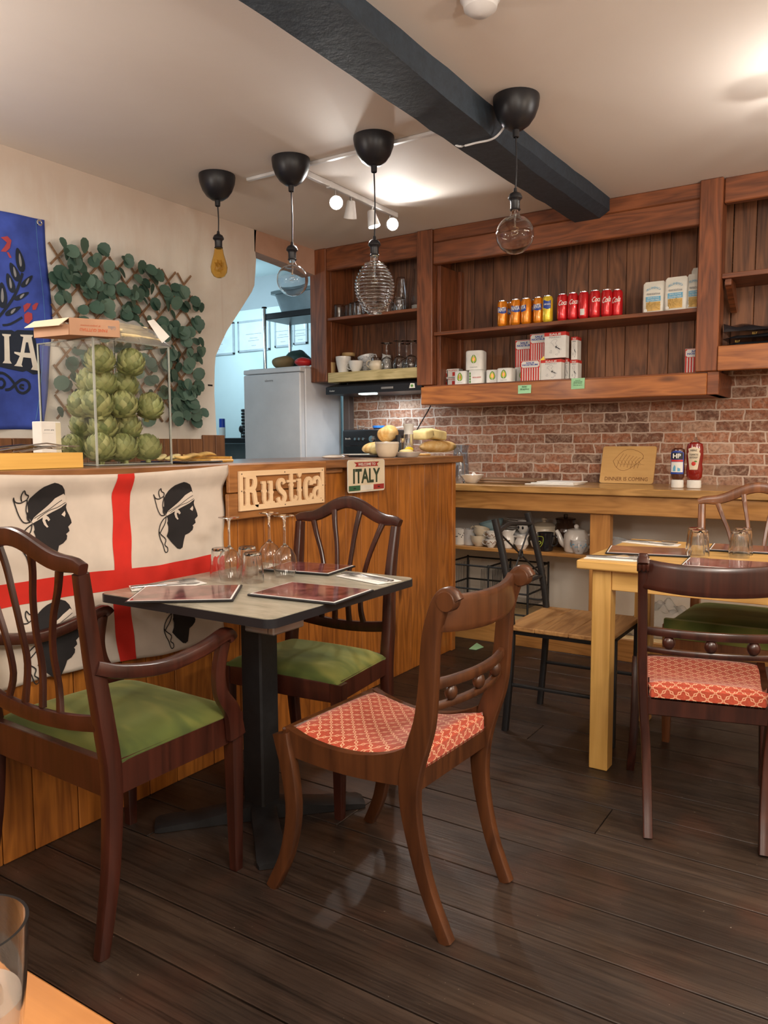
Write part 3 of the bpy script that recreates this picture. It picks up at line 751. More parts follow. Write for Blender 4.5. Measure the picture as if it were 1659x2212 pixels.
BAND = [(1210, 350), (1225, 330), (1262, 300), (1300, 268), (1340, 235), (1385, 212), (1398, 225), (1404, 268), (1370, 288), (1320, 308), (1300, 318), (1250, 345), (1215, 360)]
EAR = [(1270, 335), (1285, 322), (1300, 335), (1308, 350), (1300, 358), (1290, 345), (1282, 350), (1290, 375), (1298, 388), (1290, 392), (1276, 375), (1268, 352)]
EYEP = [(1368, 328), (1390, 308), (1393, 325), (1386, 342)]
RIB = [[(1205, 352), (1170, 352), (1148, 312), (1133, 245), (1125, 215), (1138, 240), (1165, 247), (1195, 235), (1188, 290), (1200, 345)], [(1170, 240), (1160, 210), (1165, 180), (1178, 200), (1195, 212), (1192, 235)],
       [(1210, 365), (1182, 382), (1160, 410), (1150, 455), (1162, 505), (1178, 540), (1192, 590), (1210, 590), (1210, 565), (1192, 545), (1198, 510), (1165, 475), (1152, 455)], [(1212, 362), (1200, 400), (1172, 440), (1160, 462)], [(1205, 350), (1190, 335), (1195, 300)]]
def head(yc, zc, hw=.098, hh=.118):
    cv = lambda p: (yc+(p[0]-1275)/155*hw, zc-(p[1]-366)/222*hh)
    mk('printed_head', decal([cv(p) for p in HD], FW, .02, .0020), 'darkblack', fl, recalc=False)
    h = mk('headband', decal([cv(p) for p in BAND], FW, .02, .0034), 'flagwhite', fl, recalc=False)
    g = decal([cv(p) for p in EAR], FW, .02, .0036); g2 = decal([cv(p) for p in EYEP], FW, .02, .0036)
    mk('eye', g2, 'flagwhite', fl, recalc=False); mk('ear', g, 'flagwhite', fl, recalc=False)
    g = G()
    for r in RIB: strip(g, [cv(p) for p in r], .0035, FW, .0030)
    for r in ([(1225, 335), (1290, 300), (1340, 268), (1395, 240)], [(1240, 342), (1300, 300), (1350, 285), (1400, 262)]): strip(g, [cv(p) for p in r], .002, FW, .0040)
    mk('ribbon_lines', g, 'darkblack', fl, recalc=False)
head(1.345, .975); head(1.850, .955); head(1.350, .628); head(1.855, .620)

# ------------------------------------------------------------------ pendants, conduit, spots, detector, fan
def dome_prof(r=.092, h=.125):
    return [(.0, 0), (.012, 0), (.014, -.0)] and [(.010, -h-.028), (.013, -h-.026), (.014, -h), (.03, -h+.004), (.055, -h+.022), (.075, -h+.05), (.088, -h+.085), (r, -.01), (r-.001, 0), (0, 0)]
def pendant(x, y, kind, zs, label, hole=True):
    t = thing('pendant_lamp', label, 'pendant lamp', (x, y, CE), 'pendant lamps with black ceiling cups')
    mk('ceiling_cup', G().lathe(dome_prof(), (x, y, CE-.001), 32), 'black', t)
    z0 = CE-.152; bend = .004
    mk('cord', G().tube(smoothpath([(x, y, z0+.01), (x+bend, y, (z0+zs)/2), (x, y, zs)], 6), .0032, 8), 'black', t)
    mk('socket', G().lathe([(0, .022), (.006, .022), (.008, .008), (.022, .0), (.028, -.012), (.028, -.018), (.021, -.024), (.019, -.03), (.019, -.058), (.022, -.060), (.020, -.064), (0, -.064)], (x, y, zs), 24), 'black', t)
    zb = zs-.058
    if kind == 'a':
        pr = [(.014, .0), (.022, -.012), (.026, -.035), (.036, -.07), (.043, -.10), (.040, -.125), (.028, -.145), (.012, -.153), (0, -.154)]
    elif kind == 'g':
        pr = [(.014, 0), (.017, -.02), (.022, -.032)]+[(.074*math.sin(a), -.102-.074*math.cos(a)*-1*-1) for a in []]
        pr = [(.014, 0), (.016, -.016), (.026, -.038)]+[(.076*math.sin(math.radians(d)), -.10+.076*math.cos(math.radians(d))) for d in range(35, 181, 12)]+[(0, -.176)]
    else:
        pr = [(.016, .0), (.019, -.012), (.020, -.030), (.030, -.038)]
        n = 15; H0, H1 = -.04, -.262
        for k in range(n*4+1):
            s_ = k/(n*4); z = H0+(H1-H0)*s_; e = math.sqrt(max(0, 1-((s_-.54)/.56)**2)) if s_ > 0 else .4
            r = .030+.056*e if s_ < .5 else .086*math.sqrt(max(.0, 1-((s_-.5)/.5)**2))
            r = max(.006, .088*math.sin(PI*(.10+.84*s_))**.65)
            pr.append((r+.0036*math.cos(k*PI/2), z))
        pr.append((0, H1-.002))
    gm = {'a': 'amberbulb', 'g': 'bulb', 'r': 'glass'}[kind]
    o = mk('bulb', G().lathe(pr, (x, y, zb), 40), gm, t); solidify(o, .0012 if kind != 'r' else .002, -1)
    if kind == 'a':
        g = G(); pts = []
        for k in range(70):
            a = rnd.random()*2*PI; r = .030*math.sqrt(rnd.random()); pts.append((x+r*math.cos(a), y+r*math.sin(a), zb-.06-.075*rnd.random()))
        g.tube(pts, .0006, 4); mk('glitter_wire', g, 'gold', t)
    else:
        H = -.10 if kind == 'g' else -.16
        g = G().tube([(x, y, zb-.002), (x, y, zb+H*.75)], [.006, .003], 8); mk('filament_stem', g, 'glass', t)
        g = G().tube([(x+.014*math.cos(k*.8)*min(1, k/8), y+.014*math.sin(k*.8)*min(1, k/8), zb+H*.6-.002*k) for k in range(22)], .0008, 5); mk('filament', g, 'tan', t)
    return t
pendant(-2.898, 2.95, 'a', 2.262, 'black pendant lamp with a small amber glitter bulb')
pendant(-2.441, 2.98, 'g', 2.150, 'black pendant lamp with a clear globe bulb near the fridge opening')
pendant(-1.965, 2.98, 'r', 2.108, 'black pendant lamp with a large ribbed oval glass bulb')
pendant(-1.278, 2.96, 'g', 2.190, 'black pendant lamp with a clear globe bulb in front of the beam')
one("cable_conduit", G().box(-2.80, -1.585, 3.058, 3.08, CE-.016, CE-.001, .002), 'white', 'white cable trunking on the ceiling linking the pendants', 'cable trunking')
g = G().tube(smoothpath([(-1.60, 3.02, 2.535), (-1.588, 3.02, 2.48), (-1.56, 3.02, 2.449), (-1.48, 3.02, 2.447), (-1.40, 3.02, 2.449), (-1.35, 3.015, 2.488), (-1.338, 2.99, 2.53), (-1.335, 2.975, 2.55)], 5), .0045, 8)
one('white_cable', g, 'white', 'white cable clipped around the dark beam to the right pendant', 'cable')
# spot track
tr = thing('spotlight_track', 'white ceiling spotlight bar with four lamp heads near the shelves', 'spotlights', (-2.48, 3.55, CE))
mk('bar', G().box(-2.492, -2.468, 3.12, 4.0, CE-.03, CE-.001, .003), 'white', tr)
mk('bar_joint', G().box(-2.494, -2.466, 3.33, 3.36, CE-.034, CE-.001, .002), 'white', tr)
def headspot(x, y, dirv, lit, par, power, ang=80):
    p = Vector((x, y, CE-.03)); d = Vector(dirv).normalized(); q = d.to_track_quat('Z', 'Y').to_matrix()
    h = p+Vector((0, 0, -.055))
    sh = mk('lamp_head', G().lathe([(0, -.035), (.018, -.035), (.022, -.03), (.036, .055), (.034, .055), (.02, -.02), (0, -.02)], h, 24, tilt=q), 'white', par)
    mk('stem', G().tube([p, h-d*.02], .006, 8), 'steel', sh)
    mk('lamp_face', G().lathe([(0, 0), (.024, 0), (.030, .004), (.0, .0085)], h+d*.043, 24, tilt=q), 'lampglow', sh)
    light('SPOT', 'track_spot', h+d*.062, power, (1, .96, .9), .03, target=h+d*2, spot_size=math.radians(ang), spot_blend=.6)
headspot(-2.48, 3.395, (.55, -.7, -.42), 1, tr, 26)
headspot(-2.48, 3.53, (-.3, .3, -1), 1, tr, 16)
headspot(-2.48, 3.74, (.2, .1, -1), 1, tr, 20)
headspot(-2.48, 3.93, (.80, -.75, -.22), 1, tr, 14, 120)
one('smoke_detector', G().lathe([(.062, 0), (.062, -.012), (.055, -.02), (.050, -.04), (.030, -.055), (0, -.058)], (-1.092, 2.25, CE-.001), 32), 'white', 'round white detector on the ceiling at the top edge', 'smoke detector')
# ceiling fan with lamps, its hub just beyond the right edge
fn = thing('ceiling_fan', 'ceiling fan with white spot lamps at the right edge of the photo', 'ceiling fan', (-.02, 3.35, CE))
mk('hub', G().lathe([(0, 0), (.07, 0), (.06, -.05), (.02, -.06), (.02, -.10), (.09, -.12), (.10, -.18), (.05, -.22), (0, -.22)], (-.02, 3.35, CE-.001), 28), 'brown', fn)
for a in (20, 92, 164, 236, 308):
    c_, s_ = math.cos(math.radians(a)), math.sin(math.radians(a))
    P_ = [(.09, .012), (.14, .012), (.17, .035), (.25, .05), (.30, .052), (.34, .04), (.36, 0)]
    pts = [(r, w) for r, w in P_]+[(r, -w) for r, w in P_[::-1][1:]]
    mk('blade', G().prism([(-.02+r*c_-w*s_, 3.35+r*s_+w*c_, CE-.145) for r, w in pts], (0, 0, 1), .006), 'brown', fn)
for (hx, hy), dv in zip(((-.12, 3.27), (-.08, 3.47), (.08, 3.45), (.07, 3.25)), ((-.5, -.35, -.25), (-.55, -.1, -.1), (.4, .4, -.5), (.4, -.4, -.5))):
    p = Vector((hx, hy, CE-.24)); d = Vector(dv).normalized(); q = d.to_track_quat('Z', 'Y').to_matrix()
    sh = mk('lamp_head', G().lathe([(0, -.03), (.02, -.03), (.034, .045), (.03, .045), (.015, -.02), (0, -.02)], p, 20, tilt=q), 'white', fn)
    mk('lamp_arm', G().tube([(-.02+(hx+.02)*.4, 3.35+(hy-3.35)*.4, CE-.2), p-d*.03], .006, 6), 'steel', sh)
    mk('lamp_face', G().lathe([(0, 0), (.024, 0), (0, .0085)], p+d*.04, 20, tilt=q), 'lampglow', sh)
light('POINT', 'fan_light', (-.22, 3.22, 2.30), 3, (1, .95, .88), .018)
light('POINT', 'fan_light', (-.18, 3.46, 2.30), 3, (1, .95, .88), .018)

# ------------------------------------------------------------------ chairs
def S(*a): return [Vector(p) for p in a]
def crest_curve(hw, zt, zm, y, n=24):
    out = []
    for i in range(n+1):
        s_ = -1+2*i/n; a = abs(s_)
        z = zt + (zm-zt)*(.5+.5*math.cos(PI*min(1, a/.78)))
        if a > .9: z -= (a-.9)*.09
        out.append(Vector((hw*s_, y+.012*(1-s_*s_)*-1, z)))
    return out
def shield_chair(name, label, wood_, W=.46, WF=.50, D=.38, zt=.94, zm=.995, zs=.46, rake=.09, arms=False, apron=.065, up='velvet', upl='green velvet seat', cat='chair'):
    t = thing(name, label, cat, (0, 0, 0)); hw, hf, hd = W/2-.02, WF/2-.022, D/2
    yb_, yf = -hd, hd
    # rear posts with legs in one piece
    for s in (-1, 1):
        p = smoothpath([(s*hw, yb_-.045, 0), (s*hw, yb_-.012, .2), (s*hw, yb_, zs-.06), (s*hw*1.0, yb_-.015, zs+.08), (s*hw*.97, yb_-rake*.55, .72), (s*(hw*1.0), yb_-rake, zt-.02)], 4)
        n = len(p); mk('rear_leg', G().sweep(p, [(.030+.012*math.sin(PI*min(1, i/n*1.1)), .032+.014*math.sin(PI*i/n)) for i in range(n)], n=6), wood_, t, local=True)
        g = G().sweep(S((s*hf, yf-.02, 0), (s*hf, yf-.02, .2), (s*hf, yf-.02, zs-.02)), [(.028, .028), (.036, .036), (.044, .044)], n=5, pw=8)
        mk('front_leg', g, wood_, t, local=True)
        mk('side_rail', G().prism([(s*(hw+.005), yb_+.01, zs-.015), (s*(hf+.005), yf-.03, zs-.015), (s*(hf+.005), yf-.03, zs-.015-apron), (s*(hw+.005), yb_+.01, zs-.015-apron)], (-s, 0, 0), .022), wood_, t, local=True)
    mk('front_rail', G().sweep([(x/10*(hf-.01), yf+.006*(1-(x/10)**2)*1.5-.016, zs-.018-apron/2) for x in range(-10, 11)], (.022, apron), side=Vector((0, 1, 0)), n=4, pw=10), wood_, t, local=True)
    mk('rear_rail', G().box(-hw+.01, hw-.01, yb_-.01, yb_+.014, zs-.018-apron, zs-.012, .002), wood_, t, local=True)
    cr_ = crest_curve(W/2-.004, zt, zm, yb_-rake-.004)
    mk('crest_rail', G().sweep(cr_, [(.026, .040-.012*abs(-1+2*i/24)**6+.006*math.cos(PI*(-1+2*i/24)/2)) for i in range(25)], side=Vector((0, 1, 0)), n=6), wood_, t, local=True)
    zr = zs+.085
    mk('lower_back_rail', G().sweep([(hw*.97*s_/6, yb_-.028-.012*(1-(s_/6)**2), zr-.020*(1-(s_/6)**2)) for s_ in range(-6, 7)], (.020, .040), side=Vector((0, 1, 0)), n=5), wood_, t, local=True)
    for k, (a, m_, b_) in enumerate(((-.72, -.40, -.44), (-.27, -.13, -.15), (.27, .13, .15), (.72, .40, .44))):
        za = zt+(zm-zt)*(.5+.5*math.cos(PI*min(1, abs(a)/.78)))-.015
        p = smoothpath([(a*hw, yb_-rake-.006, za), ((a*.68+m_*.32)*hw, yb_-rake*.93, za-.055), ((a*.28+m_*.72)*hw, yb_-rake*.83, za-.125), (m_*hw*1.0, yb_-rake*.66, za-.21), (m_*hw*.98, yb_-rake*.45, za-.30), (b_*hw, yb_-.034, zr)], 4)
        mk('back_splat', G().sweep(p, [(.022-.006*math.sin(PI*i/(len(p)-1)), .014) for i in range(len(p))], n=4, side=Vector((1, 0, 0))), wood_, t, local=True)
    # upholstered drop-in seat, crowned
    def sf(u, v):
        y = yb_+.004+(yf-yb_-.006)*v; h = (hw+(hf-hw)*v)+.008; x = (-1+2*u)*h
        e = min(1, min(u, 1-u)*7)*min(1, min(v, 1-v)*7); e = e**.5
        return Vector((x, y, zs-.018+.030*e+.012*math.sin(PI*u)*math.sin(PI*v)-(.0)))
    so = mk('seat', G().grid(24, 20, sf), up, t, local=True, recalc=False); solidify(so, .012)
    if arms:
        for s in (-1, 1):
            h2 = hf+.022
            p = smoothpath([(s*(hw+.004), yb_-.035, .695), (s*(hw+.012), yb_+.03, .672), (s*(h2+.01), yb_+.15, .655), (s*(h2+.016), yb_+.27, .672), (s*(h2+.012), yb_+.355, .694), (s*(h2+.008), yb_+.375, .680)], 4)
            mk('armrest', G().sweep(p, [(.030+.012*i/len(p), .034) for i in range(len(p))], n=6), wood_, t, local=True)
            p = smoothpath([(s*(h2+.010), yb_+.352, .676), (s*(h2+.006), yb_+.335, .60), (s*(h2+.002), yb_+.345, .53), (s*(h2-.0), yb_+.385, .47), (s*(h2-.001), yb_+.40, .395)], 4)
            mk('arm_support', G().sweep(p, [(.022, .036+.028*(i/len(p))**2) for i in range(len(p))], n=5, pw=6), wood_, t, local=True)
    return t
a1 = shield_chair('armchair', 'dark mahogany armchair with green velvet seat beside the flag', 'mahog', W=.55, WF=.515, D=.43, zt=.935, zm=.985, zs=.475, arms=True, rake=.06, apron=.085, cat='armchair')
a1.location = (-1.738, 1.350, 0); a1.rotation_euler.z = math.radians(-2)
c1 = shield_chair('dining_chair', 'green-seated dark wooden chair between the bistro table and the counter', 'mahog', W=.46, WF=.50, D=.36, zt=.925, zm=.985, zs=.465, rake=.07)
c1.location = (-1.655, 2.08, 0); c1.rotation_euler.z = math.radians(183)
c2 = shield_chair('dining_chair', 'golden brown chair with green seat at the far side of the pine table', 'golden', W=.50, WF=.54, D=.44, zt=.945, zm=1.005, zs=.50, rake=.08, apron=.10)
c2.location = (-.44, 3.36, 0); c2.rotation_euler.z = math.radians(180)
# deep upholstered band of the far chair
bd = G().sweep([(-.262, -.19, .475), (-.27, .17, .475), (-.25, .222, .475), (0, .235, .475), (.25, .222, .475), (.27, .17, .475), (.262, -.19, .475)], (.012, .085), side=Vector((0, 0, 1)), n=4, pw=8)
for v in bd.bm.verts: pass
mk('seat_band', G().prism([(-.262, .20, .43), (.262, .20, .43), (.262, .20, .505), (-.262, .20, .505)], (0, 1, 0), .028), 'velvet', c2, local=True); bd.bm.free()

def regency_chair(label, w1='brown'):
    t = thing('dining_chair', label, 'chair', (0, 0, 0))
    zs = .445
    for s in (-1, 1):
        # rear stile sweeping into the side rail and rear sabre leg
        xr, xf = .165, .205
        p = smoothpath([(s*.160, -.252, 0), (s*.165, -.200, .12), (s*.172, -.165, .26), (s*.180, -.158, .36), (s*.184, -.172, .44), (s*.188, -.205, .54), (s*.190, -.218, .64), (s*.192, -.226, .75), (s*.193, -.245, .82), (s*.193, -.262, .850), (s*.193, -.278, .856), (s*.193, -.290, .842)], 4)
        n = len(p); mk('rear_leg', G().sweep(p, [(.029, .034+.026*math.exp(-((p[i].z-.43)/.20)**2)+.008*min(1, max(0, (p[i].z-.5)/.2))) for i in range(n)], n=6, pw=6), w1, t, local=True)
        mk('scroll', G().lathe([(0, -.017), (.0225, -.017), (.025, -.012), (.0225, -.006), (.025, 0), (.0225, .006), (.025, .012), (.0225, .017), (0, .017)], (s*.193, -.272, .845), 20, 'x'), w1, t, local=True)
        p = smoothpath([(s*.222, .262, 0), (s*.215, .215, .10), (s*.210, .192, .22), (s*.208, .205, .33), (s*.207, .225, .405), (s*.206, .232, .432)], 4)
        mk('front_leg', G().sweep(p, [(.028+.006*i/len(p), .034+.022*i/len(p)) for i in range(len(p))], n=6, pw=6), w1, t, local=True)
        # dished side rail
        top, bot = [], []
        for k in range(13):
            u = k/12; y = -.150+.370*u; x = s*(.190+.018*u)
            top.append((x, y, zs+.004-.030*math.sin(PI*u)**.8+(.022*(1-u)**4))); bot.append((x, y, .375-.012*math.sin(PI*u)))
        mk('side_rail', G().prism(top+bot[::-1], (-s, 0, 0), .024), w1, t, local=True)
    mk('front_rail', G().box(-.205, .205, .214, .238, .368, zs+.0, .004), w1, t, local=True)
    mk('rear_rail', G().box(-.178, .178, -.178, -.150, .36, .420, .003), w1, t, local=True)
    N_ = 14
    def bow(h, d): return [(h*(-1+2*i/N_), -d*(1-(-1+2*i/N_)**2), 0) for i in range(N_+1)]
    p = [Vector((x, -.242+y, .800+.012*abs(x/.19)**2)) for x, y, z in bow(.190, .035)]
    mk('tablet_rail', G().sweep(p, [(.022, .088-.0*abs(i-7)) for i in range(N_+1)], side=Vector((0, 1, 0)), n=6, pw=6), w1, t, local=True)
    for zz, hh, yy in ((.636, .026, -.218), (.578, .018, -.208)):
        p = [Vector((x, yy+y, zz)) for x, y, z in bow(.186, .034)]
        mk('cross_rail', G().sweep(p, (.018, hh), side=Vector((0, 1, 0)), n=5), w1, t, local=True)
    for x in (-.115, 0, .115): mk('back_ball', G().ell((x, -.213-.034*(1-(x/.186)**2), .606), (.019, .015, .021), 14, 9), w1, t, local=True)
    def sf(u, v):
        y = -.168+.390*v; h = .170+.026*v; x = (-1+2*u)*h; e = (min(1, min(u, 1-u)*8)*min(1, min(v, 1-v)*8))**.5
        return Vector((x, y, zs-.008+.018*e-.024*math.sin(PI*min(1, v*1.02))+.022*(1-v)**6+.004*math.sin(PI*u)))
    so = mk('seat', G().grid(26, 26, sf), 'trellis', t, local=True, recalc=False); solidify(so, .02)
    mk('seat_back_edge', G().box(-.166, .166, -.178, -.160, zs-.040, zs+.010, .006), 'trellis', t, local=True)
    return t
r1 = regency_chair('worn brown chair with red lattice seat pulled out from the bistro table')
r1.location = (-1.078, 1.737, 0); r1.rotation_euler.z = math.radians(87.5)
r2 = dup(r1, (-.458, 2.615, 0), math.radians(14), 'brown scroll-top chair with red lattice seat in front of the pine table')
for ch in r2.children:
    if ch.name.split('.')[0] not in ('seat', 'seat_back_edge'):
        ch.data = ch.data.copy(); ch.data.materials[0] = M['mahog']

# black metal chair with wooden slab seat
t = thing('metal_chair', 'black metal framed chair with a rustic plank seat left of the pine table', 'chair', (-1.08, 3.09, 0))
RX, FX2 = -1.285, -.865
for y, yt in ((2.925, 2.95), (3.318, 3.30)):
    p = smoothpath([(RX, y, 0), (RX+.02, y, .25), (RX+.025, y, .45), (RX-.01, (y+yt)/2, .68), (RX-.065, yt, .885)], 4)
    mk('rear_leg', G().sweep(p, (.025, .025), side=Vector((0, 1, 0)), n=5, pw=8), 'iron', t)
    mk('front_leg', G().sweep(S((FX2+.012, y+.03*(1 if y < 3 else -1)+.03, 0), (FX2+.012, y+.03*(1 if y < 3 else -1)+.03, .43)), (.022, .022), side=Vector((0, 1, 0)), n=5, pw=8), 'iron', t)
    mk('side_bar', G().sweep(S((RX+.02, y+.01, .425), (FX2+.01, y+.01, .425)), (.022, .022), side=Vector((0, 1, 0)), n=5, pw=8), 'iron', t)
    mk('stretcher', G().sweep(S((RX+.02, y+.004, .20), (FX2+.01, y+.02, .20)), (.014, .014), side=Vector((0, 1, 0)), n=5, pw=8), 'iron', t)
for x in (RX+.02, FX2): mk('cross_bar', G().sweep(S((x, 2.93, .425), (x, 3.31, .425)), (.022, .022), n=5, pw=8), 'iron', t)
mk('back_bar', G().tube(smoothpath([(RX-.045, 2.955, .835), (RX-.07, 3.12, .85), (RX-.045, 3.30, .835)], 5), .009, 8), 'iron', t)
mk('back_bar', G().tube([(RX+.005, 2.95, .60), (RX+.005, 3.30, .60)], .008, 8), 'iron', t)
for a, b in (((RX-.05, 2.955, .83), (RX+.0, 3.30, .61)), ((RX-.05, 3.295, .83), (RX+.0, 2.955, .61))): mk('back_cross', G().tube([a, b], .004, 6), 'iron', t)
mk('back_ring', G().lathe([(.016+.005*math.cos(2*PI*k/8), .005*math.sin(2*PI*k/8)) for k in range(9)], (RX-.022, 3.125, .72), 20, 'x'), 'iron', t)
g = G()
for a, b in ((-1.275, -1.15), (-1.149, -1.01), (-1.009, -.845)): g.box(a, b, 2.895, 3.345, .437, .455, .003)
mk('seat', g, 'metalseat', t)

# ------------------------------------------------------------------ tables
def rr_xy(x0, x1, y0, y1, r, n=5): return rrect(x0, x1, y0, y1, r, n)
bt = thing('bistro_table', 'grey-topped bistro table on a black cast iron pedestal', 'table', (-1.67, 1.87, 0))
TZ = .76
mk('tabletop', G().prism([(a, b, TZ-.024) for a, b in rr_xy(-1.955, -1.282, 1.458, 2.175, .028)], (0, 0, 1), .0235), 'laminate', bt)
mk('edge_band', G().prism([(a, b, TZ-.026) for a, b in rr_xy(-1.958, -1.279, 1.455, 2.178, .031)], (0, 0, 1), .0235), 'black', bt)
mk('column', G().box(-1.69, -1.605, 1.775, 1.86, .03, TZ-.06, .006), 'iron', bt)
mk('bracket', G().box(-1.79, -1.50, 1.79, 1.85, TZ-.055, TZ-.027, .003).box(-1.68, -1.61, 1.56, 2.08, TZ-.06, TZ-.028, .003), 'iron', bt)
tag(mk('slide_rail', G().box(-1.36, -1.335, 1.53, 1.66, TZ-.066, TZ-.027, .004).box(-1.44, -1.35, 1.53, 1.545, TZ-.066, TZ-.027, .004), 'greyband', bt), 'grey aluminium rail under the corner', None)
for a in (45, 135, 225, 315):
    a = math.radians(a+2); c_, s_ = math.cos(a), math.sin(a); P0 = Vector((-1.648, 1.818, 0))
    def q_(r, w_, z): return P0+Vector((r*c_-w_*s_, r*s_+w_*c_, z))
    g = G().rings([[q_(r, -w_, .002), q_(r, w_, .002), q_(r, w_, h), q_(r, w_*.6, h+.006), q_(r, -w_*.6, h+.006), q_(r, -w_, h)] for r, w_, h in ((.03, .04, .05), (.10, .04, .04), (.20, .042, .026), (.32, .046, .018), (.335, .04, .012))], True, True)
    mk('base_foot', g, 'iron', bt)
pt = thing('pine_table', 'light pine dining table with square legs at the right', 'table', (-.2, 3.07, 0))
mk('tabletop', G().box(-.915, .55, 2.70, 3.43, .748, .780, .004), 'pine', pt)
for x, y in ((-.835, 2.775), (.46, 2.775), (-.835, 3.36), (.46, 3.36)):
    mk('leg', G().box(x-.034, x+.034, y-.034, y+.034, 0, .747, .003), 'pine_z', pt)
for y in (2.76, 3.375): mk('apron', G().box(-.80, .425, y-.011, y+.011, .672, .747, .002), 'pine', pt)
mk('apron', G().box(-.85, -.828, 2.81, 3.325, .672, .747, .002), 'pine_y', pt)
nt = thing('near_table', 'corner of a warm brown wooden table in the bottom left foreground', 'table', (-.9, 0, 0))
mk('tabletop', G().box(-1.5, .25, -.5, .352, .738, .765, .004), 'fgtable', nt)
for x in (-1.4, .15): mk('leg', G().box(x-.03, x+.03, .26, .32, 0, .738, .003), 'fgtable', nt)
for x in (-1.4, .15): mk('leg', G().box(x-.03, x+.03, -.45, -.39, 0, .738, .003), 'fgtable', nt)
c_ = A(-76, 2003, z=.885)
dg_ = thing('drinking_glass', 'clear drinking glass with pale liquid on the near table, bottom left', 'glass', (c_.x, c_.y, .766))
def shell(prof, t_=.002):  # closed profile from an outer profile (r,z) listed bottom to top
    inner = [(max(.0001, r-t_), max(z, .004)) for r, z in prof if z > .001]
    return prof+inner[::-1]+[(0, inner[0][1])]
mk('glass_wall', G().lathe(shell([(0, 0), (.026, 0), (.028, .004), (.033, .05), (.037, .09), (.0385, .119)], .0022), (c_.x, c_.y, .766), 48), 'glass', dg_)
mk('liquid', G().lathe([(0, .009), (.0235, .009), (.0305, .05), (.0325, .068), (0, .068)], (c_.x, c_.y, .766), 40), 'milky', dg_)
mk('ice', G().box(c_.x+.000, c_.x+.022, c_.y-.008, c_.y+.014, .826, .848, .007, 3), 'water', dg_)

# ------------------------------------------------------------------ things on the two tables
def menu(u, loc, wv, hv, rz, z, label, cat='menu', grp=None):
    # wv along local x, hv along y
    t = thing('menu', label, cat, (loc[0], loc[1], z), grp, math.radians(rz))
    mk('cover', G().box(-wv/2, wv/2, -hv/2, hv/2, .0, .006, .002), 'black', t, local=True)
    mk('border', G().box(-wv/2+.006, wv/2-.006, -hv/2+.006, hv/2-.006, .0061, .0068), 'label', t, local=True)
    mk('printed_sheet', G().box(-wv/2+.011, wv/2-.011, -hv/2+.011, hv/2-.011, .0069, .0076), 'menu', t, local=True)
    return t
menu(0, (-1.705, 1.572), .30, .235, 37, TZ+.001, 'glossy dark red menu overhanging the table corner nearest the armchair')
menu(0, (-1.40, 1.775), .30, .225, 5, TZ+.001, 'dark red menu at the table corner near the red seat')
menu(0, (-1.69, 2.13), .27, .20, 8, TZ+.001, 'dark red menu at the far table edge before the green-seated chair')
def fork(t, L=.205):
    g = G().sweep(smoothpath([(-L/2, 0, .003), (-L*.1, 0, .004), (L*.12, 0, .009), (L*.22, 0, .006)], 4), [(.003, .008)]*12+[(.003, .012)], side=Vector((0, 0, 1)), n=4)
    g.box(L*.22, L*.30, -.013, .013, .004, .0075, .001)
    for k in range(4): g.box(L*.30, L/2, -.0130+k*.0074, -.0090+k*.0074, .0045, .0080)
    return mk('fork', g, 'steel', t, local=True)
def setting(loc, rz, z, where, fold=1):
    n = thing('paper_napkin', 'white folded paper napkin %s' % where, 'napkin', (loc[0], loc[1], z), 'napkins under the cutlery', math.radians(rz))
    g = G().prism([(-.11, -.045, 0), (.06, -.06, 0), (.125, -.03, 0), (.11, .045, 0), (-.10, .05, 0)], (0, 0, 1), .0015)
    g.prism([(-.10, -.035, .0018), (.05, -.05, .0018), (.085, .02, .0018), (-.09, .03, .0018)], (0, 0, 1), .0012)
    mk('napkin', g, 'paper', n, local=True)
    R = Matrix.Rotation(math.radians(rz), 4, 'Z')
    def at(dx, dy, dz, a, nm):
        p = R @ Vector((dx, dy, 0)); return (loc[0]+p.x, loc[1]+p.y, z+dz), math.radians(rz+a)
    p, a = at(0, .012, .0035, 3, '')
    f = thing('fork', 'steel fork on the napkin %s' % where, 'fork', p, 'forks on the napkins', a); o = fork(f)
    p, a = at(.0, -.018, .0035, -4, '')
    k = thing('knife', 'steel knife on the napkin %s' % where, 'knife', p, 'knives on the napkins', a)
    mk('blade', G().prism([(0, -.006, 0), (.09, -.007, 0), (.105, .004, 0), (.09, .006, 0), (0, .005, 0)], (0, 0, 1), .0016), 'steel', k, local=True)
    mk('handle', G().sweep(S((-.105, 0, .0025), (-.05, 0, .003), (0, 0, .002)), [(.004, .011), (.005, .012), (.003, .009)], side=Vector((0, 0, 1)), n=5), 'steel', k, local=True)
setting((-1.875, 1.64), 62, TZ+.001, 'beside the flag on the bistro table')
setting((-1.40, 2.075), -14+180, TZ+.001, 'at the right corner of the bistro table')
PZ = .781
setting((-.80, 2.80), 10, PZ, 'at the near left corner of the pine table')
setting((-.80, 3.30), -10, PZ, 'at the far left corner of the pine table')
setting((-.02, 3.12), 60, PZ, 'at the right of the pine table')
menu(0, (-.745, 3.03), .30, .22, 12, PZ, 'dark red menu at the left of the pine table')
menu(0, (-.42, 3.29), .29, .21, 5, PZ, 'dark red menu behind the upturned tumblers on the pine table')
menu(0, (-.42, 2.83), .30, .21, 4, PZ, 'dark red menu behind the scroll-top chair back')
menu(0, (-.05, 2.93), .30, .21, 40, PZ, 'dark red menu at the right edge of the pine table')

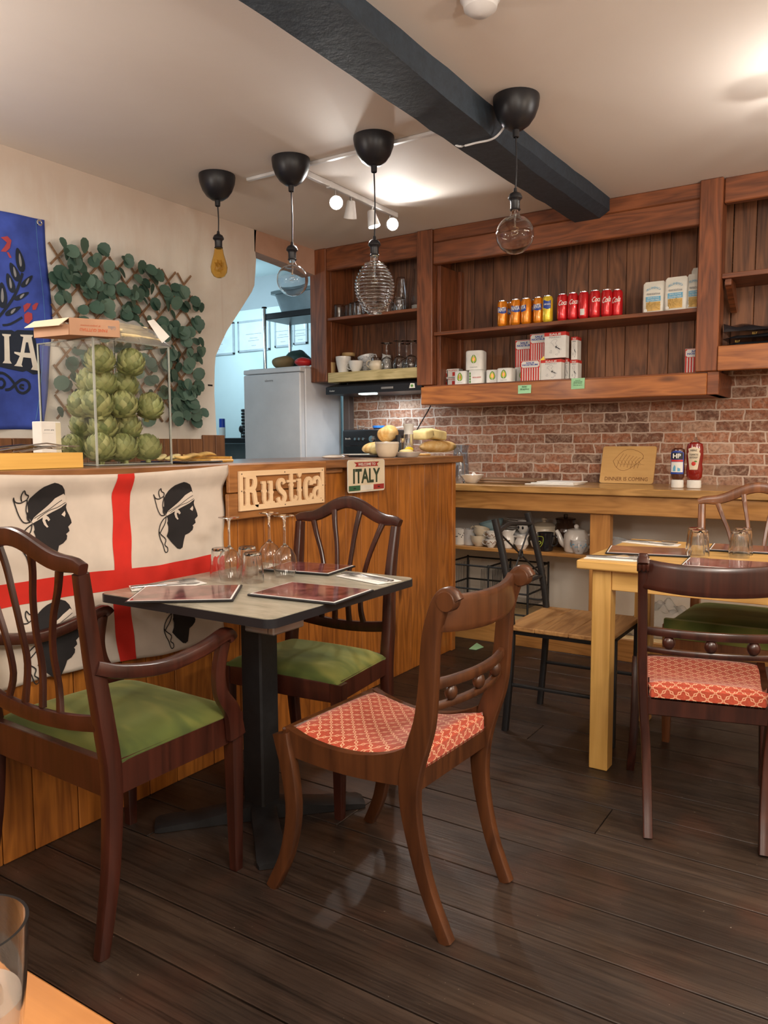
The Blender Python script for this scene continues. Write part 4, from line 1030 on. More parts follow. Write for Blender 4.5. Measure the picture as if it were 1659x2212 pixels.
def wine(loc, label, H=.205, s=1.0, grp='upturned wine glasses on the bistro table'):
    t = thing('wine_glass', label, 'wine glass', loc, grp)
    z = H
    bowl = [(.031, 0), (.037, .02), (.0405, .045), (.038, .068), (.028, .088), (.014, .100), (.0055, .108)]
    pr = [(r*s, q*s) for r, q in bowl]
    o = [(.031*s, 0)]+pr[1:]
    inn = [(max(.0005, r-.0012), q) for r, q in pr[:-1]]+[(.0005, .100*s)]
    mk('bowl', G().lathe(o+[(.004, .112*s)]+[(.0001, .112*s)]+inn[::-1], loc, 36), 'glass', t)
    mk('stem', G().lathe([(.0001, .111*s), (.004, .111*s), (.0035, .14*s), (.0042, H-.014), (.008, H-.008), (.034*s, H-.002), (.034*s, H), (.0001, H)], loc, 32), 'glass', t)
    return t
wine((-1.782, 1.832, TZ+.001), 'upturned wine glass nearest the flag on the bistro table')
wine((-1.66, 1.965, TZ+.001), 'upturned wine glass rightmost of the three on the bistro table')
wine((-1.775, 2.02, TZ+.001), 'upturned wine glass between and behind the other two on the bistro table')
def tumbler(loc, label, grp, H=.095, r0=.036, r1=.029, up=False, flutes=True):
    t = thing('tumbler', label, 'tumbler', loc, grp)
    g = G(); n = 48; rr = []
    pr = [(r0, 0), (r0-.0005, H*.25), (r0-.003, H*.5), (r1+.001, H*.9), (r1, H-.003), (r1-.003, H), (.0001, H), (.0001, H-.008), (r1-.004, H-.009), (r1-.003, H*.85), (r0-.0055, H*.5), (r0-.0025, H*.2), (r0-.0015, 0)]
    if up: pr = [(r, H-z) for r, z in pr][::-1]
    rr = []
    for k, (r, z) in enumerate(pr):
        f = .0012 if (flutes and 1 < (k if not up else len(pr)-1-k) < 5) else 0
        rr.append([Vector((loc[0]+(r-f*(.5-.5*math.cos(10*2*PI*i/n)))*math.cos(2*PI*i/n), loc[1]+(r-f*(.5-.5*math.cos(10*2*PI*i/n)))*math.sin(2*PI*i/n), loc[2]+z)) for i in range(n)])
    rr.append(rr[0]); g.rings(rr, True, False); bmesh.ops.remove_doubles(g.bm, verts=g.bm.verts, dist=1e-6)
    mk('glass_wall', g, 'glass', t)
    return t
G1 = 'upturned tumblers on the bistro table'
tumbler((-1.853, 1.862, TZ+.001), 'upturned fluted tumbler leftmost of the group beside the flag', G1)
tb = tumbler((-1.685, 1.835, TZ+.001), 'upturned fluted tumbler in front of the wine glasses', G1)
tumbler((-1.80, 1.935, TZ+.001), 'upturned fluted tumbler behind the left wine glass', G1)
G2 = 'upturned tumblers on the pine table'
tumbler((-.548, 2.965, PZ+.008), 'upturned fluted tumbler nearest the scroll-top chair back', G2)
tumbler((-.578, 3.06, PZ), 'upturned fluted tumbler overlapping behind the left one on the pine table', G2, H=.10)
tumbler((-.428, 3.06, PZ), 'upturned fluted tumbler right of the pair on the pine table', G2)
tumbler((-.428, 3.145, PZ), 'upturned fluted tumbler hidden behind the right one on the pine table', G2, H=.10)

# ------------------------------------------------------------------ drink cans, pasta, jars and salt on the centre shelves
def cyl_text(g, txt, c, r, phi, z, w, h, bold=.02, shear=0, tilt=0):
    def f(x, y, e):
        y2 = y+x*tilt; a = phi+x/r; return Vector((c[0]+(r+.0003+e)*math.cos(a), c[1]+(r+.0003+e)*math.sin(a), c[2]+z+y2))
    return g.text(txt, (0, 0, 0), (1, 0, 0), (0, 0, 1), w=w, h=h, ext=.0004, bold=bold, shear=shear, f=f)
def cyl_patch(g, c, r, phi, z0, z1, a0, a1, n=12, wave=0):
    def f(u, v):
        a = phi+(a0+(a1-a0)*u); return Vector((c[0]+r*math.cos(a), c[1]+r*math.sin(a), c[2]+z0+(z1-z0)*v+wave*math.sin(u*6+1)))
    return g.grid(n, 3, f)
def can(x, y, z, body, kind, phi, label, grp, H=.153, R_=.031):
    t = thing('drink_can', label, 'drink can', (x, y, z), grp); c = (x, y, z)
    mk('body', G().lathe([(0, .003), (.022, .003), (.024, 0), (R_-.002, .008), (R_, .014), (R_, H-.018), (R_-.006, H-.004)], c, 28), body, t)
    mk('lid', G().lathe([(R_-.006, H-.004), (R_-.0055, H), (R_-.0075, H), (R_-.009, H-.004), (0, H-.004)], c, 28), 'chrome', t)
    f = -PI/2+.25+phi
    if kind == 'fanta':
        mk('blue_band', cyl_patch(G(), c, R_+.0003, f, H*.50, H*.72, -1.0, 1.0, 14, .004), 'canblue', t, recalc=False)
        g = G(); cyl_text(g, 'FANTA', c, R_+.0004, f, H*.64, .055, .026, bold=.035, tilt=.12); mk('lettering', g, 'label', t)
    elif kind == 'coke':
        g = G(); cyl_text(g, 'Coca', c, R_, f, H*.66, .050, .030, bold=.02, shear=.45, tilt=.10); mk('lettering', g, 'label', t)
    elif kind == 'cola':
        g = G(); cyl_text(g, 'Cola', c, R_, f, H*.62, .050, .032, bold=.02, shear=.45, tilt=.18); mk('lettering', g, 'label', t)
    elif kind == 'limone':
        mk('blue_patch', cyl_patch(G(), c, R_+.0003, f, H*.50, H*.80, -.9, .7, 14, .004), 'canblue', t, recalc=False)
        g = G(); cyl_text(g, 'LIMONATA', c, R_+.0004, f, H*.66, .040, .010); mk('lettering', g, 'label', t)
    else:
        mk('panel', cyl_patch(G(), c, R_+.0003, f, H*.12, H*.35, -.6, .2, 8), 'label', t, recalc=False)
    return t
GF, GK = 'orange drink cans on the centre shelf', 'red cola cans on the centre shelf'
ZS = 1.916
for (x, y, ph, lb) in ((-2.003, 4.462, 0, 'orange drink can leftmost on the centre shelf'), (-1.985, 4.545, .4, 'orange drink can just behind the leftmost one'), (-1.915, 4.462, 0, 'second orange drink can in the front row from the left'),
                       (-1.850, 4.466, -.9, 'third orange drink can in the front row, turned to its side text'), (-1.815, 4.535, .2, 'orange drink can in the back row between two front cans'), (-1.775, 4.475, -.3, 'orange drink can beside the yellow can')):
    can(x, y, ZS, 'orange', 'fanta', ph, lb, GF)
can(-1.712, 4.462, ZS, 'yellow', 'limone', 0, 'yellow and blue lemon drink can between the orange and red cans', None)
for (x, y, k, ph, lb) in ((-1.622, 4.462, 'coke', .15, 'red cola can leftmost of the red row'), (-1.558, 4.462, 'coke', .2, 'second red cola can from the left of the red row'), (-1.494, 4.462, 'side', 0, 'third red cola can from the left, showing its side panel'),
                          (-1.429, 4.462, 'coke', .35, 'fourth red cola can from the left, its lettering cut at the right'), (-1.365, 4.475, 'cola', 0, 'fifth red cola can from the left of the red row'), (-1.315, 4.51, 'cola', -.2, 'rightmost red cola can, set slightly back')):
    can(x, y, ZS, 'canred', k, ph, lb, GK)
def pasta(x0, x1, y, z, h, rz, label):
    wd = x1-x0; t = thing('pasta_packet', label, 'pasta packet', ((x0+x1)/2, y, z), 'cream pasta packets on the centre shelf', rz)
    g = G(); rr = []
    for v, hw, hy in ((0, .46, .5), (.03, .5, .55), (.3, .5, .62), (.6, .5, .5), (.85, .5, .28), (.93, .49, .16), (.97, .44, .08), (1, .40, .05)):
        rr.append([Vector((wd*hw*math.copysign(abs(math.cos(a))**.35, math.cos(a)), .045*hy*math.copysign(abs(math.sin(a))**.6, math.sin(a)), h*v)) for a in [2*PI*(i+.5)/24 for i in range(24)]])
    mk('packet', g.rings(rr), 'pack', t, local=True)
    yy = -.0290
    g = G(); g.text('RUMMO', (0, yy, h*.76), (1, 0, 0), (0, .22, .97), w=wd*.60, h=h*.07, f=lambda x, z_, e: Vector((x, -.0235-e, h*.79+z_-x*x*9))); mk('lettering', g, 'sky', t, local=True)
    g = G(); g.text('PENNE RIGATE N.66', (0, 0, 0), (1, 0, 0), (0, 0, 1), w=wd*.58, h=h*.06, f=lambda x, z_, e: Vector((x, -.0260-e, h*.60+z_))); mk('lettering', g, 'grey', t, local=True)
    mk('blue_label', G().box(-wd*.32, wd*.32, yy-.0005, yy+.002, h*.37, h*.52), 'sky', t, local=True)
    g = G(); g.text('GLUTEN FREE', (0, 0, 0), (1, 0, 0), (0, 0, 1), w=wd*.55, h=h*.05, f=lambda x, z_, e: Vector((x, yy-.0008-e, h*.41+z_))); g.text('SENZA GLUTINE', (0, 0, 0), (1, 0, 0), (0, 0, 1), w=wd*.50, h=h*.035, f=lambda x, z_, e: Vector((x, yy-.0008-e, h*.48+z_))); mk('lettering', g, 'label', t, local=True)
    g = G()
    g.box(-wd*.31, wd*.31, yy+.0, yy+.002, h*.08, h*.35)
    for k in range(16):
        x, z_, a = (rnd.random()-.5)*wd*.5, h*(.12+.20*rnd.random()), rnd.random()*PI
        d = Vector((math.cos(a), 0, math.sin(a)))*.010; g.tube([Vector((x, yy-.0002, z_))-d, Vector((x, yy-.0002, z_))+d], .0032, 6)
    mk('pasta_window', g, 'pasta', t, local=True)
    g = G().lathe([(0, 0), (.009, 0), (.009, .001), (0, .001)], (-wd*.33, yy-.0012, h*.10), 16, 'y'); mk('round_seal', g, 'label', t, local=True)
pasta(-1.172, -1.050, 4.52, ZS, .178, .03, 'cream pasta packet leftmost of the three, slouching')
pasta(-1.050, -.928, 4.50, ZS, .186, -.02, 'cream pasta packet standing upright between the other two')
pasta(-.938, -.86, 4.52, ZS, .195, 0, 'cream pasta packet half hidden behind the right post')
pasta(-.938, -.85, 4.62, ZS, .246, 0, 'taller cream pasta packet at the back next to the post')

def squarejar(x, y, z, wd, h, rz, label, grp='white square tins with a leaf mark', back=False, logo=True):
    t = thing('white_tin', label, 'food tin', (x, y, z), grp, rz); rr = []
    for v, k in ((0, .94), (.02, 1), (.93, 1), (.97, .97), (1, .90)):
        rr.append([Vector((wd/2*k*math.copysign(abs(math.cos(a))**.45, math.cos(a)), wd/2*k*math.copysign(abs(math.sin(a))**.45, math.sin(a)), h*v)) for a in [2*PI*(i+.5)/32 for i in range(32)]])
    mk('tin', G().rings(rr), 'label', t, local=True); yy = -wd/2-.0004
    def tear(s_, o): return [(o+s_*.5*math.sin(a)*(1-.25*math.cos(a)), yy, h*.56+s_*.75*math.cos(a)) for a in [2*PI*k/22 for k in range(22)]]
    if not back:
        for s_, m_, d in ((.036, 'green', .0003), (.029, 'lime', .0006), (.018, 'orange', .0009)):
            mk('leaf_mark', G().prism([(p[0], yy, p[2]) for p in tear(s_, 0)], (0, -1, 0), d), m_, t, local=True)
        mk('leaf_stem', G().box(-.0015, .0015, yy-.0013, yy, h*.22, h*.80), 'label', t, local=True)
        g = G().text('CARCIOFI', (wd*.0, yy, h*.14), (1, 0, 0), (0, 0, 1), w=wd*.40, h=h*.05); mk('lettering', g, 'grey', t, local=True)
    else:
        g = G().text('PATE DI CARCIOFI', (wd*.12, yy, h*.45), (1, 0, 0), (0, 0, 1), w=wd*.55, h=h*.10); mk('lettering', g, 'red', t, local=True)
        g = G()
        for k in range(4): g.prism([(p[0]*.3-wd*.33, yy, h*(.15+.2*k)+(p[2]-h*.56)*.3) for p in tear(.036, 0)], (0, -1, 0), .0004)
        mk('leaf_row', g, 'green', t, local=True)
ZL = 1.576
squarejar(-2.292, 4.50, ZL, .088, .085, 0, 'small white tin leftmost in front, under the tall one')
squarejar(-2.187, 4.50, ZL, .100, .086, .1, 'white tin with red text under the tall white tin', back=True)
squarejar(-2.208, 4.52, ZL+.0868, .118, .122, .18, 'tall white tin stacked on two smaller tins')
squarejar(-2.085, 4.505, ZL, .078, .082, .35, 'white tin turned sideways in the middle of the row')
squarejar(-1.985, 4.49, ZL, .100, .086, .05, 'white tin right of the middle showing the whole leaf mark')
squarejar(-1.912, 4.60, ZL, .095, .090, .1, 'white tin mostly hidden behind the striped salt box')
for i, (x, z, lb) in enumerate(((-2.455, ZL, 'lower red and white carton in the left corner stack'), (-2.455, ZL+.052, 'upper red and white carton in the left corner stack'), (-2.395, ZL, 'lower red and white carton behind the leftmost tin'), (-2.392, ZL+.057, 'upper red and white carton behind the leftmost tin'))):
    t = thing('small_carton', lb, 'carton', (x, 4.58, z), 'red and white cartons in the left corner'); h = .050 if i % 2 == 0 and i < 2 else .055; w2 = .028 if i < 2 else .045
    mk('box', G().box(x-w2, x+w2, 4.55, 4.61, z, z+h, .002), 'label', t)
    mk('red_panel', G().box(x-.002, x+w2*.7, 4.5492, 4.55, z+h*.15, z+h*.6), 'red', t)
    g = G().text('POMO', (x, 4.5492, z+h*.8), (1, 0, 0), (0, 0, 1), w=w2*1.3, h=.010); mk('lettering', g, 'red', t)
def saltbox(x0, x1, y, z, h, dp, kind, rz, label, grp):
    wd = x1-x0; t = thing('salt_box', label, 'salt box', ((x0+x1)/2, y+dp/2, z), grp, rz); yy = -dp/2
    mk('box', G().box(-wd/2, wd/2, -dp/2, dp/2, 0, h, .0015), 'label', t, local=True)
    if kind == 's':
        for k in range(8):
            a = -wd/2+wd*(k+.1)/8; mk('red_stripe', G().box(a, a+wd*.075, yy-.0004, yy, .002, h*.64), 'red', t, local=True)
        mk('red_frame', G().box(-wd/2+.001, wd/2-.001, yy-.0004, yy, h*.64, h*.985), 'red', t, local=True)
        o = [(-wd*.46, h*.72), (-wd*.38, h*.66), (wd*.38, h*.66), (wd*.46, h*.72), (wd*.46, h*.90), (wd*.38, h*.965), (-wd*.38, h*.965), (-wd*.46, h*.90)]
        mk('name_plate', G().prism([(a, yy-.0004, b) for a, b in o], (0, -1, 0), .0005), 'label', t, local=True)
        g = G().text('SALE', (0, yy-.001, h*.885), (1, 0, 0), (0, 0, 1), w=wd*.42, h=h*.075, bold=.04); g.text('NOSTRUM', (0, yy-.001, h*.79), (1, 0, 0), (0, 0, 1), w=wd*.78, h=h*.08, bold=.04); mk('lettering', g, 'canblue', t, local=True)
        if label.startswith('upper'): mk('yellow_flash', G().prism([(wd*.05, yy-.0006, h*.0+.002), (wd*.5, yy-.0006, .045), (wd*.5, yy-.0006, .02), (wd*.3, yy-.0006, .0)], (0, -1, 0), .0005), 'yellow', t, local=True)
    else:
        mk('red_top', G().box(-wd/2-.0004, wd/2+.0004, yy-.0006, dp/2+.0004, h*.86, h+.0005), 'red', t, local=True)
        g = G().text('SALE', (0, yy-.0008, h*.92), (1, 0, 0), (0, 0, 1), w=wd*.55, h=h*.08, bold=.03); mk('lettering', g, 'label', t, local=True)
        g = G().text('MARINO', (0, yy-.0003, h*.80), (1, 0, 0), (0, 0, 1), w=wd*.55, h=h*.06); mk('lettering', g, 'grey', t, local=True)
        IT = [(-.20, .60), (-.12, .68), (.0, .72), (.10, .68), (.06, .62), (.02, .58), (.10, .48), (.20, .38), (.30, .32), (.24, .30), (.20, .26), (.22, .20), (.16, .18), (.16, .28), (.05, .38), (-.06, .48), (-.10, .55), (-.20, .60)]
        g = G(); f2 = lambda a, b, off: Vector((a, yy-off, b))
        strip(g, [(a*wd, b*h) for a, b in IT], .0012, f2, .0005); strip(g, [(.02*wd, .14*h), (.14*wd, .16*h), (.10*wd, .10*h), (.02*wd, .14*h)], .0012, f2, .0005); strip(g, [(-.24*wd, .22*h), (-.17*wd, .32*h), (-.15*wd, .20*h), (-.24*wd, .22*h)], .0012, f2, .0005)
        mk('map_outline', g, 'grey', t, local=True, recalc=False)
        mk('arrow', G().prism([(a*wd, yy-.0004, b*h) for a, b in ((.02, .46), (.10, .47), (.08, .43), (.24, .34), (.22, .31), (.06, .40), (.04, .36))], (0, -1, 0), .0004), 'black', t, local=True)
GS, GM = 'striped salt boxes on the lower centre shelf', 'white salt boxes with a red top'
saltbox(-1.886, -1.762, 4.475, ZL, .124, .06, 's', 0, 'striped salt box in front at the bottom of the pile', GS)
saltbox(-1.760, -1.632, 4.485, ZL, .122, .06, 'm', 0, 'white salt box with map, bottom of the pile in front', GM)
saltbox(-1.635, -1.615, 4.56, ZL, .130, .07, 'm', 0, 'white salt box edge behind the bottom front pair', GM)
saltbox(-1.862, -1.746, 4.56, ZL+.128, .165, .05, 's', 0, 'upper striped salt box, top of the pile', GS)
saltbox(-1.745, -1.612, 4.50, ZL+.132, .152, .06, 'm', 0, 'upper white salt box with map, top of the pile', GM)
saltbox(-1.603, -1.565, 4.57, ZL+.122, .135, .07, 'm', 0, 'white salt box at the upper right edge of the pile', GM)
saltbox(-1.608, -1.560, 4.57, ZL, .120, .07, 'm', 0, 'white salt box at the lower right edge of the pile', GM)
saltbox(-1.985, -1.866, 4.62, ZL+.101, .170, .05, 's', 0, 'striped salt box at the back left of the pile', GS)
one('salt_box', G().box(-1.985, -1.760, 4.61, 4.69, ZL, ZL+.10, .002), 'label', 'plain white salt box side at the bottom behind the pile', 'salt box')
one('salt_box', G().box(-1.860, -1.746, 4.562, 4.605, ZL, ZL+.127, .002), 'label', 'plain white salt box supporting the upper striped one', 'salt box')
saltbox(-.936, -.82, 4.50, ZL, .134, .05, 's', 0, 'striped salt box alone beside the right post', GS)
for (x0, z0, rz, lb, L) in ((-1.822, 1.497, .02, 'small mint sticky note on the ledge under the white tins', ('SPECIALS', 'menu')), (-1.495, 1.510, -.03, 'larger mint sticky note on the ledge right of the salt boxes', ('Sandy', 'ORDER PLACED', 'pay at counter', 'thank you'))):
    w2, h2 = (.042, .050) if len(L) == 2 else (.040, .062)
    t = thing('sticky_note', lb, 'sticky note', (x0, CF-.032, z0)); 
    mk('paper', G().prism([(-w2, 0, 0), (w2, -.004, .001), (w2, 0, h2), (-w2, 0, h2)], (0, -1, 0), .0006), 'mint', t, local=True)
    g = G()
    for i, s_ in enumerate(L): g.text(s_, (0, -.003, h2*(.8-i*.6/len(L))), (1, 0, 0), (0, 0, 1), w=w2*1.3*(1 if i else .6), h=h2*.5/len(L)*.8)
    mk('handwriting', g, 'signgreen', t, local=True)
# black foil bags on the right shelf
for i, (z, h, lb) in enumerate(((1.702, .034, 'flat black foil bag at the bottom of the right shelf stack'), (1.738, .034, 'flat black foil bag in the middle of the right shelf stack'), (1.774, .060, 'crumpled black foil bag on top of the right shelf stack'))):
    t = thing('foil_bag', lb, 'bag', (-.45, 4.54, z), 'black foil bags on the right shelf')
    def f(u, v, h=h, i=i):
        x = -.735+.62*u+.006*math.sin(v*9+i); y = 4.42+.22*v; e = (math.sin(PI*v)**.5)*(min(1, u*9+.15))
        zz = h*e*(.75+.25*math.sin(u*13+v*5+i)*(.3 if i < 2 else 1)); 
        if i == 2: zz = h*(math.sin(PI*v)**.5)*(1.0-.55*min(1, u*2.2))*(.85+.15*math.sin(u*30+v*8))
        return Vector((x, y, z+.001+zz))
    g = G().grid(30, 14, f); g.grid(2, 2, lambda u, v: Vector((-.735+.62*u, 4.42+.22*v, z+.0008)))
    mk('bag', g, 'bag', t)
    g = G().text('ILLY', (-.66+.08*i, 4.415, z+h*.55), (1, 0, 0), (0, .35, .93), w=.022, h=.012, ext=.004); mk('lettering', g, 'gold', t)

# ------------------------------------------------------------------ glasses and cups on the left shelf unit
ZA = 2.0835
GT = 'tumblers on the upper left shelf'
for i, (x, y, lb) in enumerate(((-3.27, 4.50, 'tumbler leftmost on the upper left shelf'), (-3.205, 4.54, 'tumbler second from the left on the upper left shelf'), (-3.14, 4.50, 'tumbler third from the left on the upper left shelf'), (-3.085, 4.48, 'tumbler left of the ribbed bulb tip on the shelf'), (-2.975, 4.49, 'tumbler straight below the ribbed bulb on the shelf'), (-2.86, 4.49, 'tumbler right of the ribbed bulb tip on the shelf'), (-2.765, 4.49, 'tumbler in front of the tall glass on the shelf'))):
    tumbler((x, y, ZA), lb, GT, H=.092, r0=.044, r1=.038, up=False)
def stemglass(loc, label, grp, H=.175, r=.040):
    t = thing('wine_glass', label, 'wine glass', loc, grp)
    mk('bowl', G().lathe([(r*.95, 0), (r*1.02, .02), (r*.98, .05), (r*.7, .078), (.006, .092), (.0001, .092), (.0001, .089), (r*.66, .075), (r*.95, .05), (r*.98, .02), (r*.92, 0), (r*.95, 0)], loc, 28), 'glass', t)
    mk('stem', G().lathe([(.0001, .091), (.005, .092), (.004, .11), (.007, .125), (.004, .14), (.006, H-.012), (r*.95, H-.002), (r*.95, H), (.0001, H)], loc, 28), 'glass', t)
ZC = 1.7015
GW = 'upturned stemmed glasses on the pale shelf'
for x, y, H, lb in ((-2.872, 4.50, .182, 'upturned stemmed glass left of the others, beside the tan jug'), (-2.765, 4.49, .187, 'taller upturned stemmed glass in the middle of the pale shelf'), (-2.775, 4.60, .182, 'upturned stemmed glass behind the middle one'), (-2.672, 4.49, .180, 'upturned stemmed glass next to the post, front'), (-2.66, 4.60, .180, 'upturned stemmed glass next to the post, at the back')):
    stemglass((x, y, ZC), lb, GW, H, .043)
t = thing('tall_glass', 'tall rounded glass upturned behind the tumblers', 'glass', (-2.83, 4.62, ZA))
mk('glass_wall', G().lathe([(.038, 0), (.050, .05), (.050, .12), (.036, .20), (.028, .25), (.0001, .256), (.0001, .253), (.026, .247), (.034, .20), (.048, .12), (.048, .05), (.036, 0), (.038, 0)], (-2.83, 4.62, ZA), 32), 'glass', t)
t = thing('glass_jug', 'large clear glass jug beside the post on the upper left shelf', 'jug', (-2.70, 4.62, ZA))
mk('glass_wall', G().lathe([(.0001, 0), (.05, 0), (.060, .06), (.058, .14), (.045, .20), (.045, .29), (.043, .29), (.043, .20), (.056, .14), (.058, .06), (.048, .004), (.0001, .004)], (-2.685, 4.63, ZA), 32), 'glass', t)
for i in range(3):
    one('white_dish', G().lathe([(0, 0), (.03, 0), (.058, .006), (.058, .008), (.03, .003), (0, .003)], (-2.62, 4.52, ZA+.0085*i*0+.009*i), 28), 'china', ('small white dish at the %s of the stack beside the post' % ('bottom', 'middle', 'top')[i]), 'dish', 'white dishes stacked on the upper left shelf')
def cup(loc, r, h, m, label, cat='cup', name='cup', hang=0, hr=.016, style='round', grp=None, tilt=None, pattern=None, par=None, handle=True, up=False):
    t = thing(name, label, cat, loc, grp); o = Vector((0, 0, 0))
    if style == 'round': pr = [(0, 0), (r*.5, 0), (r*.52, .003), (r*.72, h*.2), (r*.93, h*.5), (r, h*.85), (r*1.02, h)]
    elif style == 'mug': pr = [(0, 0), (r*.86, 0), (r*.92, h*.06), (r*.97, h*.5), (r, h)]
    elif style == 'bowl': pr = [(0, 0), (r*.45, 0), (r*.48, .006), (r*.8, h*.35), (r, h*.9), (r*1.02, h)]
    elif style == 'latte': pr = [(0, 0), (r*.62, 0), (r*.66, h*.05), (r*.86, h*.45), (r*.98, h*.8), (r, h)]
    pr = pr+[(a-.003, max(b, .004)) for a, b in pr[::-1] if a > .004]+[(0, .004)]
    mk('body', G().lathe(pr, o, 32), m, t, local=True)
    if handle:
        c_, s_ = math.cos(hang), math.sin(hang)
        def q(a, z): return Vector((c_*a, s_*a, z))
        p = smoothpath([q(r*.88, h*.80), q(r+hr*.9, h*.82), q(r+hr*1.35, h*.6), q(r+hr*1.0, h*.36), q(r*.82, h*.24)], 5)
        mk('handle', G().tube(p, .0042, 8), m, t, local=True)
    if tilt: t.rotation_euler = tilt
    if pattern:
        g = G()
        for k in range(14):
            a = -PI*.95+PI*.9*k/13*1.0; z = h*(.62+.12*math.sin(k*1.7)); rr_ = (r*.975 if style != 'mug' else r*.985)+.0012
            g.ell((rr_*math.cos(a), rr_*math.sin(a), z), (.003, .003, .004), 8, 5)
        mk('painted_pattern', g, pattern, t, local=True)
    return t
cup((-3.345, 4.50, ZC), .034, .078, 'tan', 'tan cylindrical pot leftmost on the pale shelf', 'pot', 'tan_pot', style='mug', handle=False)
t = thing('storage_jar', 'jar with a brown lid behind the tall white mug', 'jar', (-3.26, 4.60, ZC))
mk('body', G().lathe([(0, 0), (.042, 0), (.044, .01), (.044, .115), (.038, .125), (0, .125)], (-3.262, 4.60, ZC), 28), 'glass', t)
mk('lid', G().lathe([(0, .125), (.044, .125), (.048, .132), (.046, .150), (0, .153)], (-3.262, 4.60, ZC), 28), 'tan', t)
cup((-3.232, 4.495, ZC), .055, .112, 'china', 'tall white conical mug on the pale shelf', 'mug', 'white_mug', style='latte', handle=False)
cup((-3.118, 4.485, ZC), .050, .075, 'china', 'small round white cup with its handle to the left on the pale shelf', 'cup', 'white_cup', hang=PI+.1, style='round')
cup((-3.10, 4.60, ZC+.002), .062, .062, 'china2', 'patterned white cup, lower of the two behind the white cup', 'cup', 'patterned_cup', hang=0, style='round', pattern='grey')
cup((-3.095, 4.60, ZC+.060), .062, .060, 'china2', 'patterned white cup tilted on top of another', 'cup', 'patterned_cup', hang=0, style='round', pattern='grey', tilt=(0, -.24, 0))
for i in range(4): one('saucer', G().lathe([(0, 0), (.03, 0), (.055, .007), (.055, .009), (.03, .003), (0, .003)], (-3.015, 4.56, ZC+.0095*i), 28), 'china', 'white saucer, %s in the small stack on the pale shelf' % ('bottom one', 'second from below', 'third from below', 'top one')[i], 'saucer', 'saucers on the pale shelf')
jg = thing('tan_jug', 'round tan jug with brown rim on the pale shelf', 'jug', (-2.955, 4.50, ZC))
mk('body', G().lathe([(0, 0), (.034, 0), (.050, .02), (.053, .04), (.046, .060), (.037, .068), (.034, .066), (.043, .058), (.049, .04), (0, .006)], (-2.955, 4.50, ZC), 32), 'cream', jg)
tag(mk('rim', G().lathe([(.037, .068), (.036, .082), (.040, .088), (.037, .088), (.033, .08), (.034, .068), (.037, .068)], (-2.955, 4.50, ZC), 32), 'brownchina', jg), 'brown glazed rim', None)
mk('handle', G().tube(smoothpath([(-2.99, 4.498, ZC+.07), (-3.025, 4.495, ZC+.068), (-3.03, 4.495, ZC+.04), (-2.998, 4.498, ZC+.015)], 5), .005, 8), 'cream', jg)
t = thing('milk_jug', 'white spouted milk jug behind the tan jug', 'jug', (-2.95, 4.62, ZC))
mk('body', G().lathe([(0, 0), (.03, 0), (.042, .03), (.040, .06), (.032, .10), (.030, .115), (.027, .115), (.03, .09), (.038, .05), (0, .005)], (-2.95, 4.62, ZC), 28), 'china', t)
mk('spout', G().rings([[Vector((-2.94, 4.605, ZC+.115)), Vector((-2.94, 4.635, ZC+.115)), Vector((-2.94, 4.62, ZC+.08))], [Vector((-2.985, 4.615, ZC+.130)), Vector((-2.985, 4.625, ZC+.130)), Vector((-2.985, 4.62, ZC+.122))]]), 'china', t)
# cooker hood
hd = thing('cooker_hood', 'slim black cooker hood under the pale shelf with its lamp on', 'cooker hood', (-2.85, 4.5, 1.545))
def hoodring(x0, x1): return [[(x0, CF-.01, 1.548), (x0, CF-.01, 1.598), (x0+.05, CF+.08, 1.630), (x0+.05, 4.74, 1.630), (x0, 4.78, 1.548)], [(x1, CF-.01, 1.548), (x1, CF-.01, 1.598), (x1-.03, CF+.08, 1.630), (x1-.03, 4.74, 1.630), (x1, 4.78, 1.548)]]
mk('body', G().rings([[Vector(p) for p in r] for r in hoodring(-3.325, -2.546)]), 'black', hd)
mk('lamp_panel', G().box(-3.06, -2.94, CF+.01, CF+.07, 1.540, 1.5475, .002), 'hoodglow', hd)
mk('control_strip', G().box(-2.86, -2.765, CF-.0125, CF-.0102, 1.568, 1.582, .001), 'greyband', hd)
g = G().text('Cooker', (-3.27, CF-.0108, 1.572), (1, 0, 0), (0, 0, 1), w=.045, h=.010); mk('lettering', g, 'label', hd)
g = G().prism([(-2.64, CF-.0118, 1.565), (-2.595, CF-.0118, 1.565), (-2.60, CF-.0118, 1.595), (-2.63, CF-.0118, 1.597)], (0, 1, 0), .001); mk('sticker', g, 'pack', hd)
mk('sticker_print', G().ell((-2.618, CF-.0125, 1.580), (.010, .0008, .009), 14, 8), 'green', hd)
one('spoon_rest', G().ell((0, 0, 0), (.042, .014, .006), 18, 8), 'bulb', 'small clear spoon rest lying on top of the hood at the left', 'spoon rest').location = (-3.20, CF+.03, 1.612)
one('power_cord', G().tube(smoothpath([(-2.60, 4.70, 1.545), (-2.66, 4.72, 1.45), (-2.76, 4.74, 1.32), (-2.82, 4.74, 1.22), (-2.85, 4.74, 1.15)], 5), .004, 6), 'black', 'black cord hanging diagonally from the hood down the brick wall', 'cord')

